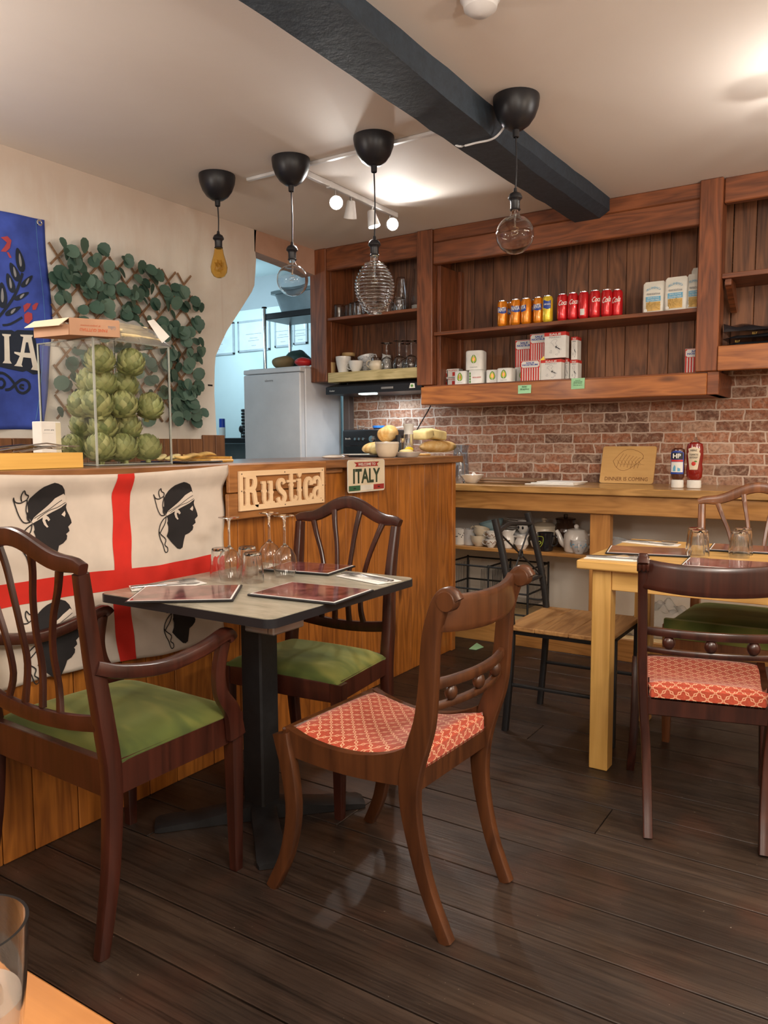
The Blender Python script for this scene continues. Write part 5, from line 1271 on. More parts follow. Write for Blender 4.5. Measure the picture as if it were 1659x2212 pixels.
# ------------------------------------------------------------------ worktop: oven, bread board etc. beyond the counter
ov = thing('mini_oven', 'black countertop oven with round silver knobs under the hood', 'oven', (-3.03, 4.60, .956))
mk('body', G().box(-3.215, -2.86, 4.45, 4.73, .957, 1.30, .012, 2), 'black', ov)
for x, s_ in ((-3.10, .010), (-3.065, .010), (-3.03, .010)): mk('knob', G().lathe([(0, 0), (.010, 0), (.009, -.012), (0, -.013)], (x, 4.45, 1.235), 18, 'y'), 'chrome', ov)
mk('dial', G().lathe([(0, 0), (.024, 0), (.022, -.014), (0, -.016)], (-2.96, 4.45, 1.235), 24, 'y'), 'chrome', ov)
g = G().text('Breville', (-3.165, 4.449, 1.238), (1, 0, 0), (0, 0, 1), w=.045, h=.012); mk('lettering', g, 'label', ov)
mk('side_knob', G().ell((-3.19, 4.43, 1.11), (.022, .014, .022), 18, 10), 'chrome', ov)
mk('door', G().box(-3.19, -2.88, 4.440, 4.449, .97, 1.19, .004), 'blackgloss', ov)
bt_ = thing('blue_tub', 'blue lidded tub on top of the black oven', 'tub', (-2.99, 4.58, 1.302))
mk('lid', G().lathe([(0, .026), (.042, .026), (.044, .018), (.044, .010), (0, .010)], (-2.985, 4.57, 1.302), 24), 'blueplastic', bt_)
mk('tub', G().lathe([(0, 0), (.036, 0), (.040, .010), (0, .0101)], (-2.985, 4.57, 1.302), 24), 'bulb', bt_)
one('small_glass', G().lathe([(0, 0), (.024, 0), (.028, .03), (.026, .03), (.022, .003), (0, .003)], (-3.13, 4.56, 1.302), 20), 'glass', 'small clear glass on the left top of the oven', 'glass')
def PX(u, v, y=None, x=None): return A(u, v, y=y, x=x)
WT = .956
# ---- on the worktop
b0 = A(1020, 1037, y=4.33)
bw = thing('white_bowl', 'flared white square bowl holding paper sachets at the left of the worktop', 'bowl', (b0.x, 4.33, WT))
g = G(); rr = []
for r, z in ((.030, 0), (.034, .002), (.066, .052), (.063, .053), (.032, .006), (.0001, .006)):
    rr.append([Vector((b0.x+r*math.copysign(abs(math.cos(a))**.6, math.cos(a)), 4.33+r*math.copysign(abs(math.sin(a))**.6, math.sin(a)), WT+z)) for a in [2*PI*i/28 for i in range(28)]])
mk('bowl', g.rings(rr, True, True), 'china', bw)
for i, (dx, dy, rz, ry) in enumerate(((-.02, 0, .3, .5), (.015, .01, -.5, -.5), (0, -.015, .9, .3), (.03, -.01, .1, .7))):
    o = one('sugar_sachet', G().box(-.028, .028, -.014, .014, 0, .003, .001), 'paper', 'white paper sachet %s in the flared bowl' % ('leaning left', 'leaning right', 'in front', 'at the right edge')[i], 'sachet', 'sachets in the white bowl')
    o.location = (b0.x+dx, 4.33+dy, WT+.032+.005*i); o.rotation_euler = (.2, ry, rz)
p = A(1090, 1038, y=4.42)
for i, (dx, rz) in enumerate(((0, .04), (.03, -.02))):
    o = one('chopping_board', G().box(-.20, .20, -.11, .11, 0, .014, .004), 'dboard', 'dark wooden chopping board, %s of the two stacked beside the bowl' % ('lower', 'upper')[i], 'chopping board', 'stacked boards'); o.location = (p.x+dx, 4.45, WT+.015*i); o.rotation_euler.z = rz
p = A(1200, 1043, y=4.42)
for i in range(3):
    o = one('paper_napkins', G().box(-.15+.02*i, .15-.01*i, -.09, .09, 0, .006, .002), 'paper', 'white sheet of napkins, %s of the flat pile on the worktop' % ('bottom', 'middle', 'top')[i], 'napkins', 'flat napkin pile'); o.location = (p.x+.02*i, 4.40+.01*i, WT+.0065*i); o.rotation_euler.z = -.08*i
# leaning engraved board (generic engraving) and its words
wb = thing('engraved_board', 'pale wooden board with a burnt engraving leaning on the brick wall', 'board', (-1.30, 4.70, WT))
pB = [A(1293, 1046, y=4.68), A(1409, 1048, y=4.68), A(1417, 969, y=4.75), A(1299, 967, y=4.75)]
bx0, bx1 = pB[0].x, pB[1].x; hB = .222
def BB(u, v, off=0): # board plane leaning back
    return Vector((bx0+(bx1-bx0)*u, 4.69+.075*v-off, WT+.001+hB*v))
mk('board', G().prism([BB(a, b) for a, b in rrect(0, 1, 0, 1, .05)], (0, 1, -.0), .014), 'board', wb)
g = G(); f3 = lambda a, b, off: BB(a, b, off)
for k in range(7):
    a0 = .30+.065*k
    strip(g, [(a0, .42+.03*math.sin(k)), (a0+.03, .60), (a0+.10, .80-.02*k)], .006, f3, .0012)
    strip(g, [(a0, .62), (a0+.05, .52), (a0+.12, .50)], .004, f3, .0012)
strip(g, [(.22, .60), (.40, .88), (.60, .90), (.78, .74), (.66, .52), (.45, .34), (.30, .42), (.22, .60)], .007, f3, .0012)
mk('leaf_engraving', g, 'burn', wb, recalc=False)
g = G().text('DINNER IS COMING', (0, 0, 0), (1, 0, 0), (0, 0, 1), w=.80, h=.10, ext=.001, f=lambda x, z, e: BB(.5+x, .12+z, .0008+e)); mk('lettering', g, 'burn', wb)
def sauce(u, v, y, m, label, H, w2, kind):
    p = A(u, v, y=y); x = p.x; t = thing('sauce_bottle', label, 'sauce bottle', (x, y, WT))
    def ov(prof, cap=True):
        return G().rings([[Vector((x+r*math.cos(a), y+.62*r*math.sin(a), WT+z)) for a in [2*PI*i/32 for i in range(32)]] for r, z in prof], True, True)
    mk('cap', ov([(w2*.78, .001), (w2*.86, .006), (w2*.84, .042), (w2*.6, .044)]), 'label', t)
    mk('bottle', ov([(w2*.62, .0445), (w2*.92, .06), (w2*.98, .10), (w2*.90, .13), (w2, .165), (w2*1.0, H-.03), (w2*.88, H-.008), (w2*.5, H)]), m, t)
    yy = y-.62*w2-.0015
    def fr(a, b): return Vector((x+a, yy+.35*(a*a)/w2-.0006, WT+b))
    def dec(pts, off, m_, nm):
        g = G(); vs = [g.bm.verts.new((a, b, 0)) for a, b in pts]; g.bm.faces.new(vs); subdiv_to(g.bm, .01)
        for v_ in g.bm.verts: q = fr(v_.co.x, v_.co.y); v_.co = q+Vector((0, -off, 0))
        o = mk(nm, g, m_, t, recalc=False); return o
    if kind == 'hp':
        dec([(-.033, .075), (.033, .075), (.033, .190), (.015, .20), (-.015, .20), (-.033, .190)], 0, 'canblue', 'label_panel')
        dec([(-.030, .085), (.030, .085), (.030, .140), (-.030, .140)], .0012, 'label', 'label_picture')
        dec([(-.029, .155), (.029, .155), (.029, .190), (-.029, .190)], .0012, 'black', 'label_top')
        dec([(-.030, .142), (.030, .142), (.030, .152), (-.030, .152)], .0014, 'red', 'label_band')
        dec([(-.020, .090), (-.006, .090), (-.006, .115), (-.012, .125), (-.020, .108)], .0018, 'sky', 'label_building'); dec([(.004, .090), (.018, .090), (.018, .105), (.004, .110)], .0018, 'sky', 'label_building')
        g = G().text('HP', (x, yy-.0032, WT+.1725), (1, 0, 0), (0, 0, 1), w=.042, h=.025, bold=.04); mk('lettering', g, 'label', t)
    else:
        dec([(-.020, .100), (.020, .100), (.032, .185), (.026, .195), (.030, .210), (0, .222), (-.030, .210), (-.026, .195), (-.032, .185)], 0, 'cream', 'label_panel')
        g = G().text('HEINZ', (x, yy-.0026, WT+.203), (1, 0, 0), (0, 0, 1), w=.034, h=.010); g.text('TOMATO', (x, yy-.0026, WT+.180), (1, 0, 0), (0, 0, 1), w=.044, h=.010); g.text('KETCHUP', (x, yy-.0026, WT+.165), (1, 0, 0), (0, 0, 1), w=.040, h=.009); mk('lettering', g, 'black', t)
        mk('tomato_mark', G().ell((x, yy-.001, WT+.132), (.011, .002, .011), 16, 8), 'red', t); mk('leaf_mark', G().ell((x+.010, yy-.001, WT+.144), (.008, .0015, .004), 12, 6), 'green', t)
        mk('neck', ov([(w2*.5, H+.0005), (w2*.25, H+.012), (w2*.2, H+.024), (w2*.1, H+.028)]), 'bulb', t)
sauce(1463, 1049, 4.38, 'hpbrown', 'brown sauce bottle with a blue HP label and white cap on the worktop', .215, .038, 'hp')
sauce(1499, 1050, 4.38, 'ketch', 'red ketchup bottle with a cream label and white cap on the worktop', .245, .043, 'k')
# blue glass jug and clear bottle just past the end of the counter
p = A(998, 1037, y=4.28)
t = thing('clear_bottle', 'clear glass bottle standing just past the counter end', 'bottle', (p.x-.03, 4.30, WT))
mk('glass_wall', G().lathe(shell([(0, 0), (.033, 0), (.036, .01), (.036, .12), (.016, .16), (.014, .19)], .002), (p.x-.03, 4.30, WT), 28), 'glass', t)
p = A(998, 978, y=4.45)
t = thing('blue_jug', 'pale blue glass jug rim showing beyond the counter end', 'jug', (p.x, 4.5, WT))
mk('glass_wall', G().lathe(shell([(0, 0), (.05, 0), (.055, .05), (.05, .16), (.045, .20), (.058, .235)], .003), (p.x-.035, 4.5, WT), 28), 'bluegl', t)

# ---- crockery on the shelf below
LZ = .563
def K(zx, y=4.38): return A(980+zx/5.184, 1180, y=y).x
GC = 'crockery on the low shelf'
cup((K(82), 4.36, LZ), .040, .100, 'china', 'white mug with a painted branch next to the counter end', 'mug', 'white_mug', style='mug', handle=False, pattern='black')
cup((K(178), 4.38, LZ), .042, .100, 'china2', 'plain pale mug left of the two stacked cups', 'mug', 'white_mug', style='mug', handle=False)
cup((K(300), 4.36, LZ), .053, .066, 'cream', 'lower of two stacked cream cups with left handles', 'cup', 'cream_cup', hang=PI, style='round')
cup((K(310), 4.36, LZ+.058), .050, .058, 'cream', 'upper, tilted one of two stacked cream cups', 'cup', 'cream_cup', hang=PI, style='round', tilt=(0, .22, 0))
for i in range(4): one('dinner_plate', G().lathe([(0, 0), (.05, 0), (.085, .010), (.085, .013), (.05, .004), (0, .004)], (K(600, 4.62), 4.62, LZ+.022*i), 32), 'china', 'white plate at the back of the low shelf, number %s from below' % ('one', 'two', 'three', 'four')[i], 'plate', 'plates at the back of the low shelf')
for i in range(6): one('dinner_plate', G().lathe([(0, 0), (.04, 0), (.070, .007), (.070, .010), (.04, .004), (0, .004)], (K(672, 4.56), 4.62, LZ+.0885+.012*i), 32), 'china', 'small white plate in the raised stack behind the creamer jugs, %s' % ('lowest', 'second lowest', 'third', 'fourth', 'fifth', 'topmost')[i], 'plate', 'raised stack of small plates')
cup((K(430, 4.6), 4.60, LZ), .055, .060, 'cream', 'cream bowl under the tilted blue bowl', 'bowl', 'bowl', style='bowl', handle=False)
cup((K(440, 4.6), 4.60, LZ+.075), .080, .060, 'bluechina', 'pale blue bowl tilted on top of the cups', 'bowl', 'blue_bowl', style='bowl', handle=False, tilt=(.1, -.2, 0))
cup((K(455), 4.33, LZ), .036, .052, 'china', 'lower of two small patterned cups on the low shelf', 'cup', 'patterned_cup', hang=PI, style='round', pattern='burn')
cup((K(462), 4.33, LZ+.047), .038, .050, 'china', 'upper of two small patterned cups on the low shelf', 'cup', 'patterned_cup', hang=PI, style='round', pattern='burn', tilt=(0, .12, 0))
def jug(x, y, z, r, h, label, m='china', pat=None, hang=PI):
    t = thing('creamer_jug', label, 'jug', (x, y, z))
    mk('body', G().lathe([(0, 0), (r*.6, 0), (r, h*.35), (r*.95, h*.55), (r*.72, h*.82), (r*.82, h), (r*.76, h), (r*.66, h*.82), (r*.85, h*.5), (0, .006)], (0, 0, 0), 28), m, t, local=True)
    mk('spout', G().rings([[Vector((r*.55, -.016, h*.98)), Vector((r*.55, .016, h*.98)), Vector((r*.7, 0, h*.72))], [Vector((r*1.15, -.004, h*1.1)), Vector((r*1.15, .004, h*1.1)), Vector((r*1.13, 0, h*1.04))]]), m, t, local=True)
    mk('handle', G().tube(smoothpath([(-r*.72, 0, h*.86), (-r*1.25, 0, h*.9), (-r*1.5, 0, h*.6), (-r*.95, 0, h*.3)], 5), .004, 8), m, t, local=True)
    if pat:
        g = G()
        for k in range(7): a = -PI/2-.6+.2*k; g.ell((r*1.0*math.cos(a), r*1.0*math.sin(a), h*.5+.006*math.sin(k*2)), (.004, .003, .004), 8, 5)
        mk('painted_pattern', g, pat, t, local=True)
jug(K(620), 4.36, LZ, .045, .105, 'white flowered creamer jug behind the metal chair', pat='burn')
jug(K(775), 4.36, LZ, .042, .080, 'plain white creamer jug behind the metal chair back')
pc = cup((K(765, 4.46), 4.47, LZ+.085), .040, .070, 'china', 'white animal-face cup with black eyes resting high behind the jugs', 'cup', 'animal_face_cup', style='round', handle=False, tilt=(.15, .1, 0))
for dx in (-.014, .014): mk('black_eye', G().ell((dx, -.037, .042), (.007, .004, .010), 12, 8), 'black', pc, local=True)
cup((K(770, 4.5), 4.47, LZ), .050, .082, 'china2', 'white cup standing underneath the animal-face cup', 'cup', 'white_cup', style='mug', handle=False)
cup((K(920), 4.40, LZ), .042, .050, 'china', 'small white bowl lower of two beside the black mug', 'bowl', 'white_bowl', style='bowl', handle=False)
cup((K(912), 4.42, LZ+.044), .046, .050, 'china', 'small white bowl upper of two beside the black mug', 'bowl', 'white_bowl', style='bowl', handle=False)
tu = thing('lidded_tureen', 'large cream lidded tureen behind the black mug', 'tureen', (K(1010, 4.60), 4.60, LZ)); c_ = (K(1010, 4.60), 4.60, LZ)
mk('body', G().lathe([(0, 0), (.06, 0), (.090, .05), (.092, .10), (.088, .112), (0, .112)], c_, 32), 'cream', tu)
mk('lid', G().lathe([(.090, .1125), (.086, .124), (.05, .140), (.012, .146), (.010, .152), (.018, .160), (.016, .172), (0, .176)], c_, 32), 'cream', tu)
bm_ = cup((K(1040), 4.36, LZ), .050, .108, 'blackgloss', 'black mug with a pale shield crest on the low shelf', 'mug', 'black_mug', hang=0, style='mug', hr=.018)
g = G()
def crest_f(a, b, off): ph = -PI/2-.35+a/.05; return Vector(((.0493+off)*math.cos(ph), (.0493+off)*math.sin(ph), .055+b))
strip(g, [(-.02, .032), (.02, .032), (.021, 0), (.010, -.022), (0, -.030), (-.010, -.022), (-.021, 0), (-.02, .032)], .003, crest_f, .0012)
strip(g, [(-.012, -.004), (0, .006), (.012, -.006)], .005, crest_f, .0012); strip(g, [(-.010, -.014), (.004, -.010), (.010, .004)], .004, crest_f, .0012)
mk('crest', g, 'lime', bm_, local=True, recalc=False)
bp = thing('brown_pot', 'dark brown glazed lidded pot behind the white teapot', 'pot', (K(1250, 4.62), 4.62, LZ)); c_ = (K(1250, 4.62), 4.62, LZ)
mk('body', G().lathe([(0, 0), (.055, 0), (.072, .04), (.074, .11), (.055, .145), (.060, .165), (0, .165)], c_, 32), 'brownchina', bp)
mk('lid', G().lathe([(.064, .166), (.060, .174), (.03, .180), (.012, .182), (.014, .192), (.012, .199), (0, .20)], c_, 32), 'brownchina', bp)
tp = thing('white_teapot', 'white teapot with round knob and long spout on the low shelf', 'teapot', (K(1340), 4.42, LZ)); c_ = Vector((K(1345), 4.42, LZ))
mk('body', G().lathe([(0, 0), (.066, 0), (.070, .01), (.074, .06), (.070, .10), (.055, .122), (0, .122)], c_, 36), 'china', tp)
mk('lid', G().lathe([(.056, .1225), (.05, .130), (.02, .137), (0, .138)], c_, 32), 'china', tp)
mk('knob', G().ell(c_+Vector((0, 0, .148)), .014, 16, 10), 'china', tp)
mk('spout', G().tube(smoothpath([c_+Vector((-.060, 0, .03)), c_+Vector((-.088, 0, .05)), c_+Vector((-.105, 0, .09)), c_+Vector((-.122, 0, .118))], 4), [.021-.0008*i for i in range(13)], 12), 'china', tp)
mk('handle', G().tube(smoothpath([c_+Vector((.062, .01, .10)), c_+Vector((.105, .01, .10)), c_+Vector((.11, .01, .06)), c_+Vector((.068, .01, .025))], 5), .007, 8), 'china', tp)
cup((K(1425), 4.345, LZ), .048, .078, 'china2', 'rounded white cup with blue rim flowers in front of the teapot', 'cup', 'patterned_cup', hang=-PI/2+.3, style='round', pattern='sky')
p = A(1330, 1170, y=4.5)
st = thing('shelf_bracket_ledge', 'small cream shelf end carrying a cup right of the worktop post', 'shelf', (-1.15, 4.6, .54)); 
mk('ledge', G().box(-1.249, -1.02, 4.40, 4.795, .54, .562, .003), 'frieze', st)
cup((p.x, 4.52, LZ), .052, .080, 'china2', 'pale cup on its own right of the worktop post', 'cup', 'white_cup', style='round', handle=False, tilt=(0, .15, 0))
# wire basket
wk = thing('wire_basket', 'black wire basket rack standing under the low shelf', 'basket', (-2.02, 4.5, .129))
X0, X1, Ya, Yb, Za, Zb = -2.33, -1.76, 4.32, 4.66, .132, .44
g = G()
for x in (X0, -2.02, X1):
    for y in (Ya, Yb): g.tube([(x, y, Za), (x, y, Zb+.01)], .0065, 6)
for z in (Za+.03, Za+.16, Zb):
    g.tube([(X0, Ya, z), (X1, Ya, z)], .006, 6); g.tube([(X0, Yb, z), (X1, Yb, z)], .006, 6); g.tube([(X0, Ya, z), (X0, Yb, z)], .006, 6); g.tube([(X1, Ya, z), (X1, Yb, z)], .006, 6); g.tube([(-2.02, Ya, z), (-2.02, Yb, z)], .006, 6)
mk('frame', g, 'iron', wk)
g = G()
for i in range(14):
    y = Ya+.02+(Yb-Ya-.04)*i/13
    for xa in (X0+.02, -2.0):
        g.tube([(xa, y, Zb-.02), (xa+.005, y, Za+.07), (xa+.23, y, Za+.07), (xa+.235, y, Zb-.02)], .0018, 4)
mk('basket_wires', g, 'iron', wk)
p1, p2 = A(1158, 1240, y=4.32), A(1174, 1296, y=4.32)
mk('handle', G().tube(smoothpath([(X1, Ya, p1.z), (p2.x-.015, Ya, p1.z), (p2.x, Ya, p1.z-.03), (p2.x, Ya, p2.z+.03), (p2.x-.015, Ya, p2.z), (X1, Ya, p2.z)], 4), .006, 8), 'iron', wk)
def pf(u, v):
    x = -1.20+.42*u; y = 4.30+.30*v; e = math.sin(PI*u)**.6*math.sin(PI*v)**.6
    return Vector((x, y, .131+.21*e*(.8+.2*math.sin(u*19+v*7)*math.cos(v*15-u*5))))
o = one('plastic_bag', G().grid(28, 18, pf), 'cling', 'crumpled clear plastic bag on the base shelf under the worktop', 'plastic bag', recalc=False); solidify(o, .002)
g = G().prism([A(1013, 1402, z=.002), A(1028, 1404, z=.002), A(1045, 1398, z=.002), A(1030, 1389, z=.002)], (0, 0, 1), .0015)
one('green_note', g, 'mint', 'mint green paper note fallen on the floor by the counter end', 'paper note')

# ------------------------------------------------------------------ on the bar counter
CZ = 1.131
# artichoke case
X0, X1, Y0_, Y1_, H_ = -2.50, -2.20, 1.652, 1.972, .424
cs = thing('acrylic_case', 'clear acrylic display case full of artichokes on the counter', 'display case', ((X0+X1)/2, (Y0_+Y1_)/2, CZ))
T_ = .004
mk('front_pane', G().box(X1-T_, X1, Y0_, Y1_, CZ+.004, CZ+H_-.004), 'thin', cs)
mk('back_pane', G().box(X0, X0+T_, Y0_, Y1_, CZ+.004, CZ+H_-.004), 'thin', cs)
mk('side_pane', G().box(X0+T_, X1-T_, Y0_, Y0_+T_, CZ+.004, CZ+H_-.004), 'thin', cs)
mk('side_pane', G().box(X0+T_, X1-T_, Y1_-T_, Y1_, CZ+.004, CZ+H_-.004), 'thin', cs)
mk('lid', G().box(X0-.003, X1+.003, Y0_-.003, Y1_+.003, CZ+H_-.0035, CZ+H_, .001), 'thin', cs)
mk('base', G().box(X0-.002, X1+.002, Y0_-.002, Y1_+.002, CZ, CZ+.0035, .001), 'edge', cs)
g = G()
for x in (X0, X1):
    for y in (Y0_, Y1_): g.box(x-.003, x+.003, y-.003, y+.003, CZ, CZ+H_)
for z in (CZ+.003, CZ+H_-.002):
    for x in (X0, X1): g.box(x-.002, x+.002, Y0_, Y1_, z-.002, z+.002)
    for y in (Y0_, Y1_): g.box(X0, X1, y-.002, y+.002, z-.002, z+.002)
mk('edge_strips', g, 'edge', cs)
def arti_mesh(R_=.0450):
    g = G(); g.ell((0, 0, R_*.95), (R_*.90, R_*.90, R_*.92), 20, 12); n = 78
    for i in range(n):
        f = (i+.5)/n; ph = math.radians(-68+150*f**.9); a = i*2.39996
        r = R_*1.0; c_ = Vector((math.cos(ph)*math.cos(a)*r, math.cos(ph)*math.sin(a)*r, R_*.95+math.sin(ph)*r))
        n_ = Vector((math.cos(ph)*math.cos(a), math.cos(ph)*math.sin(a), math.sin(ph))); up = Vector((-math.sin(ph)*math.cos(a), -math.sin(ph)*math.sin(a), math.cos(ph))); sd = n_.cross(up)
        w_ = R_*(.36 if ph < .9 else .24); h_ = R_*.46; rows = []
        for t_, ww, lift in ((-1, .55, -.10), (-.3, 1, .01), (.35, .85, .06), (.8, .40, .07), (1.05, .06, .05)):
            rows.append([c_+up*(h_*t_)+sd*(w_*ww*s_)+n_*(R_*(lift*1.6+.02-(.16*s_*s_)*ww)) for s_ in (-1, -.5, 0, .5, 1)])
        rb = [[p-n_*.0016 for p in r_] for r_ in rows]
        V = [[g.bm.verts.new(p) for p in r_] for r_ in rows]
        for a1_, b1_ in zip(V, V[1:]):
            for k in range(4): g.bm.faces.new((a1_[k], a1_[k+1], b1_[k+1], b1_[k]))
    g.lathe([(.0001, -.012), (.009, -.012), (.010, .01)], (0, 0, 0), 12)
    return g
ar0 = mk('artichoke', arti_mesh(), 'arti', recalc=False)
AP = []
ROWN = ('bottom row', 'second row', 'third row', 'fourth row', 'top')
for ri, (zz, ys_, xx) in enumerate(((.0, (1.712, 1.812, 1.912), -2.256), (.076, (1.762, 1.864), -2.302), (.150, (1.712, 1.815, 1.912), -2.256), (.226, (1.764, 1.864), -2.302), (.300, (1.735, 1.84), -2.262))):
    for ci, y_ in enumerate(ys_):
        AP.append((xx, y_, zz, 'front stack, %s, %s' % (ROWN[ri], (('left', 'middle', 'right') if len(ys_) == 3 else ('left', 'right'))[ci])))
for (x, y, zz, lb) in ((-2.40, 1.712, 0, 'back, bottom row, left'), (-2.40, 1.812, 0, 'back, bottom row, middle'), (-2.40, 1.912, 0, 'back, bottom row, right'), (-2.405, 1.765, .08, 'back, second row, left'), (-2.405, 1.865, .08, 'back, second row, right'), (-2.352, 1.712, .150, 'just inside the left pane, third row'), (-2.40, 1.86, .165, 'back, third row, right'), (-2.38, 1.77, .235, 'back, fourth row')): AP.append((x, y, zz, lb))
for i, (x, y, z, lb) in enumerate(AP):
    o = ar0 if i == 0 else ar0.copy()
    if i: COL.objects.link(o)
    o.location = (x, y, CZ+.006+z); o.rotation_euler = ((rnd.random()-.5)*.5, (rnd.random()-.5)*.5, rnd.random()*6)
    tag(o, 'green artichoke in the acrylic case, '+lb, 'artichoke', 'artichokes in the display case')
    o.location.z += .010
# cardboard flat box and bagged breadsticks on the case
ZT = CZ+H_+.001
q0, q1, q2 = A(75, 730, z=ZT), A(150, 723, z=ZT), A(258, 729, z=ZT)
cb = thing('cardboard_box', 'open brown cardboard box with orange printing lying on the acrylic case', 'box', (q1.x, q1.y, ZT))
e1, e2 = (q0-q1), (q2-q1); q3 = q0+e2
hh = .052
def wallp(g, a, b, h, t_=.003):
    n = (b-a).cross(Vector((0, 0, 1))).normalized(); g.prism([a, b, b+Vector((0, 0, h)), a+Vector((0, 0, h))], n, t_)
g = G(); g.prism([q1, q2, q3, q0], (0, 0, 1), .003)
for a, b in ((q1, q2), (q2, q3), (q3, q0), (q0, q1)): wallp(g, a, b, hh if (a, b) != (q0, q1) else hh*.62)
g.prism([q1+Vector((0, 0, hh)), q2+Vector((0, 0, hh)), q3+Vector((0, 0, hh)), q1+(q3-q2)*.5+Vector((0, 0, hh))], (0, 0, 1), .003)
mk('carton', g, 'card', cb)
up = Vector((0, 0, 1)); d1 = e1.normalized(); d2 = e2.normalized()
g = G().prism([q1+up*(hh+.001), q0+up*(hh-.0), q0-d2*.030+up*(hh-.022)-d1*0, q1-d2*.030+up*(hh-.024)], up, .002); mk('flap', g, 'cardin', cb)
nf = d2.cross(up).normalized()
g = G(); g.text('PANE GUTTIAU', q1+e2*.48+up*(hh*.35)+nf*.0034, -d2, -up, w=e2.length*.55, h=.010, bold=.03); g.text('al peperoncino', q1+e2*.42+up*(hh*.62)+nf*.0034, -d2, -up, w=e2.length*.40, h=.008)
mk('printing', g, 'orangeprint', cb)
g = G(); g.text('Gallisa', q1+e2*.85+up*(hh*.55)+nf*.0034, -d2, -up, w=e2.length*.16, h=.012); mk('lettering', g, 'grey', cb)
bs = thing('breadstick_bag', 'clear bag of pale breadsticks lying on the acrylic case', 'food bag', (-2.34, 1.90, ZT))
g = G()
for k in range(64):
    a = (rnd.random()-.5)*.35; x = -2.42+.19*rnd.random(); y = 1.80+.06*rnd.random(); z = ZT+.008+.075*rnd.random()*(1-abs(x+2.325)/.13)
    d = Vector((math.sin(a)*.3, 1, (rnd.random()-.5)*.15)).normalized()*.085; c_ = Vector((x, 1.885+.02*(rnd.random()-.5), z))
    g.tube([c_-d, c_-d*.3+Vector((0, 0, .002)), c_+d], .0062, 6)
mk('breadsticks', g, 'wicker', bs)
o = mk('film', G().grid(20, 14, lambda u, v: Vector((-2.44+.22*v, 1.765+.245*u, ZT+.002+.098*(math.sin(PI*v)**.5)*(math.sin(PI*min(1, u*1.02+.0))**.45)*(.92+.08*math.sin(u*23+v*11))))), 'cling', bs, recalc=False); solidify(o, .0006)
pt1 = A(318, 693, x=-2.19); pt2 = A(332, 690, x=-2.19); pt3 = A(366, 727, x=-2.17); pt4 = A(350, 741, x=-2.17)
tag(mk('tag_card', G().prism([pt1, pt4, pt3, pt2], (1, 0, 0), .001), 'paper', bs), 'white paper tag', None)
# cutlery tray
ct = thing('cutlery_tray', 'pale wooden tray of cutlery on the counter at the left edge', 'cutlery tray', (-2.17, 1.3, CZ))
g = G().box(-2.11, -2.10, 1.05, 1.526, CZ, CZ+.047, .001).box(-2.26, -2.25, 1.05, 1.526, CZ, CZ+.047, .001).box(-2.25, -2.11, 1.516, 1.526, CZ, CZ+.047, .001).box(-2.25, -2.11, 1.05, 1.06, CZ, CZ+.047, .001).box(-2.25, -2.11, 1.06, 1.516, CZ, CZ+.006)
mk('tray', g, 'pine_y', ct)
for i in range(9):
    x = -2.235+.013*i; y = 1.36+.10*rnd.random(); nm = ('table_fork', 'table_knife')[i % 2]
    g = G()
    if i % 2:
        g.sweep(S((x, y-.12, CZ+.050+.002*i), (x, y, CZ+.062+.002*i), (x, y+.10, CZ+.056+.001*i)), [(.010, .004), (.012, .004), (.008, .002)], n=4)
    else:
        g.sweep(S((x, y-.11, CZ+.050), (x, y+.02, CZ+.068), (x, y+.045, CZ+.066)), [(.008, .003), (.006, .003), (.018, .003)], n=4)
        for k in range(4): g.box(x-.009+.005*k, x-.0065+.005*k, y+.045, y+.085, CZ+.066, CZ+.0685)
    one(nm, g, 'steel' if i % 2 == 0 else ('blackgloss' if i % 4 == 1 else 'steel'), '%s lying in the wooden tray, number %s from the wall side' % (('steel fork', 'knife')[i % 2], ('one', 'two', 'three', 'four', 'five', 'six', 'seven', 'eight', 'nine')[i]), ('fork', 'knife')[i % 2], 'cutlery in the tray')
pa, pb_ = A(88, 910, x=-2.33), A(131, 910, x=-2.33)
cr_ = thing('white_card_box', 'small upright white carton beside the acrylic case', 'box', (-2.35, (pa.y+pb_.y)/2, CZ))
mk('carton', G().box(-2.38, -2.33, pa.y, pb_.y, CZ, pa.z, .002), 'paper', cr_)
g = G().text('power grip', (-2.3295, (pa.y*.6+pb_.y*.4), pa.z-.028), (0, 1, 0), (0, 0, 1), w=.035, h=.005); g.box(-2.3298, -2.3295, pa.y+.006, pb_.y-.03, pa.z-.039, pa.z-.0385); mk('lettering', g, 'grey', cr_)
mk('spine_stripe', G().box(-2.33, -2.3296, pb_.y-.020, pb_.y-.001, CZ+.004, pa.z-.004), 'cardin', cr_)
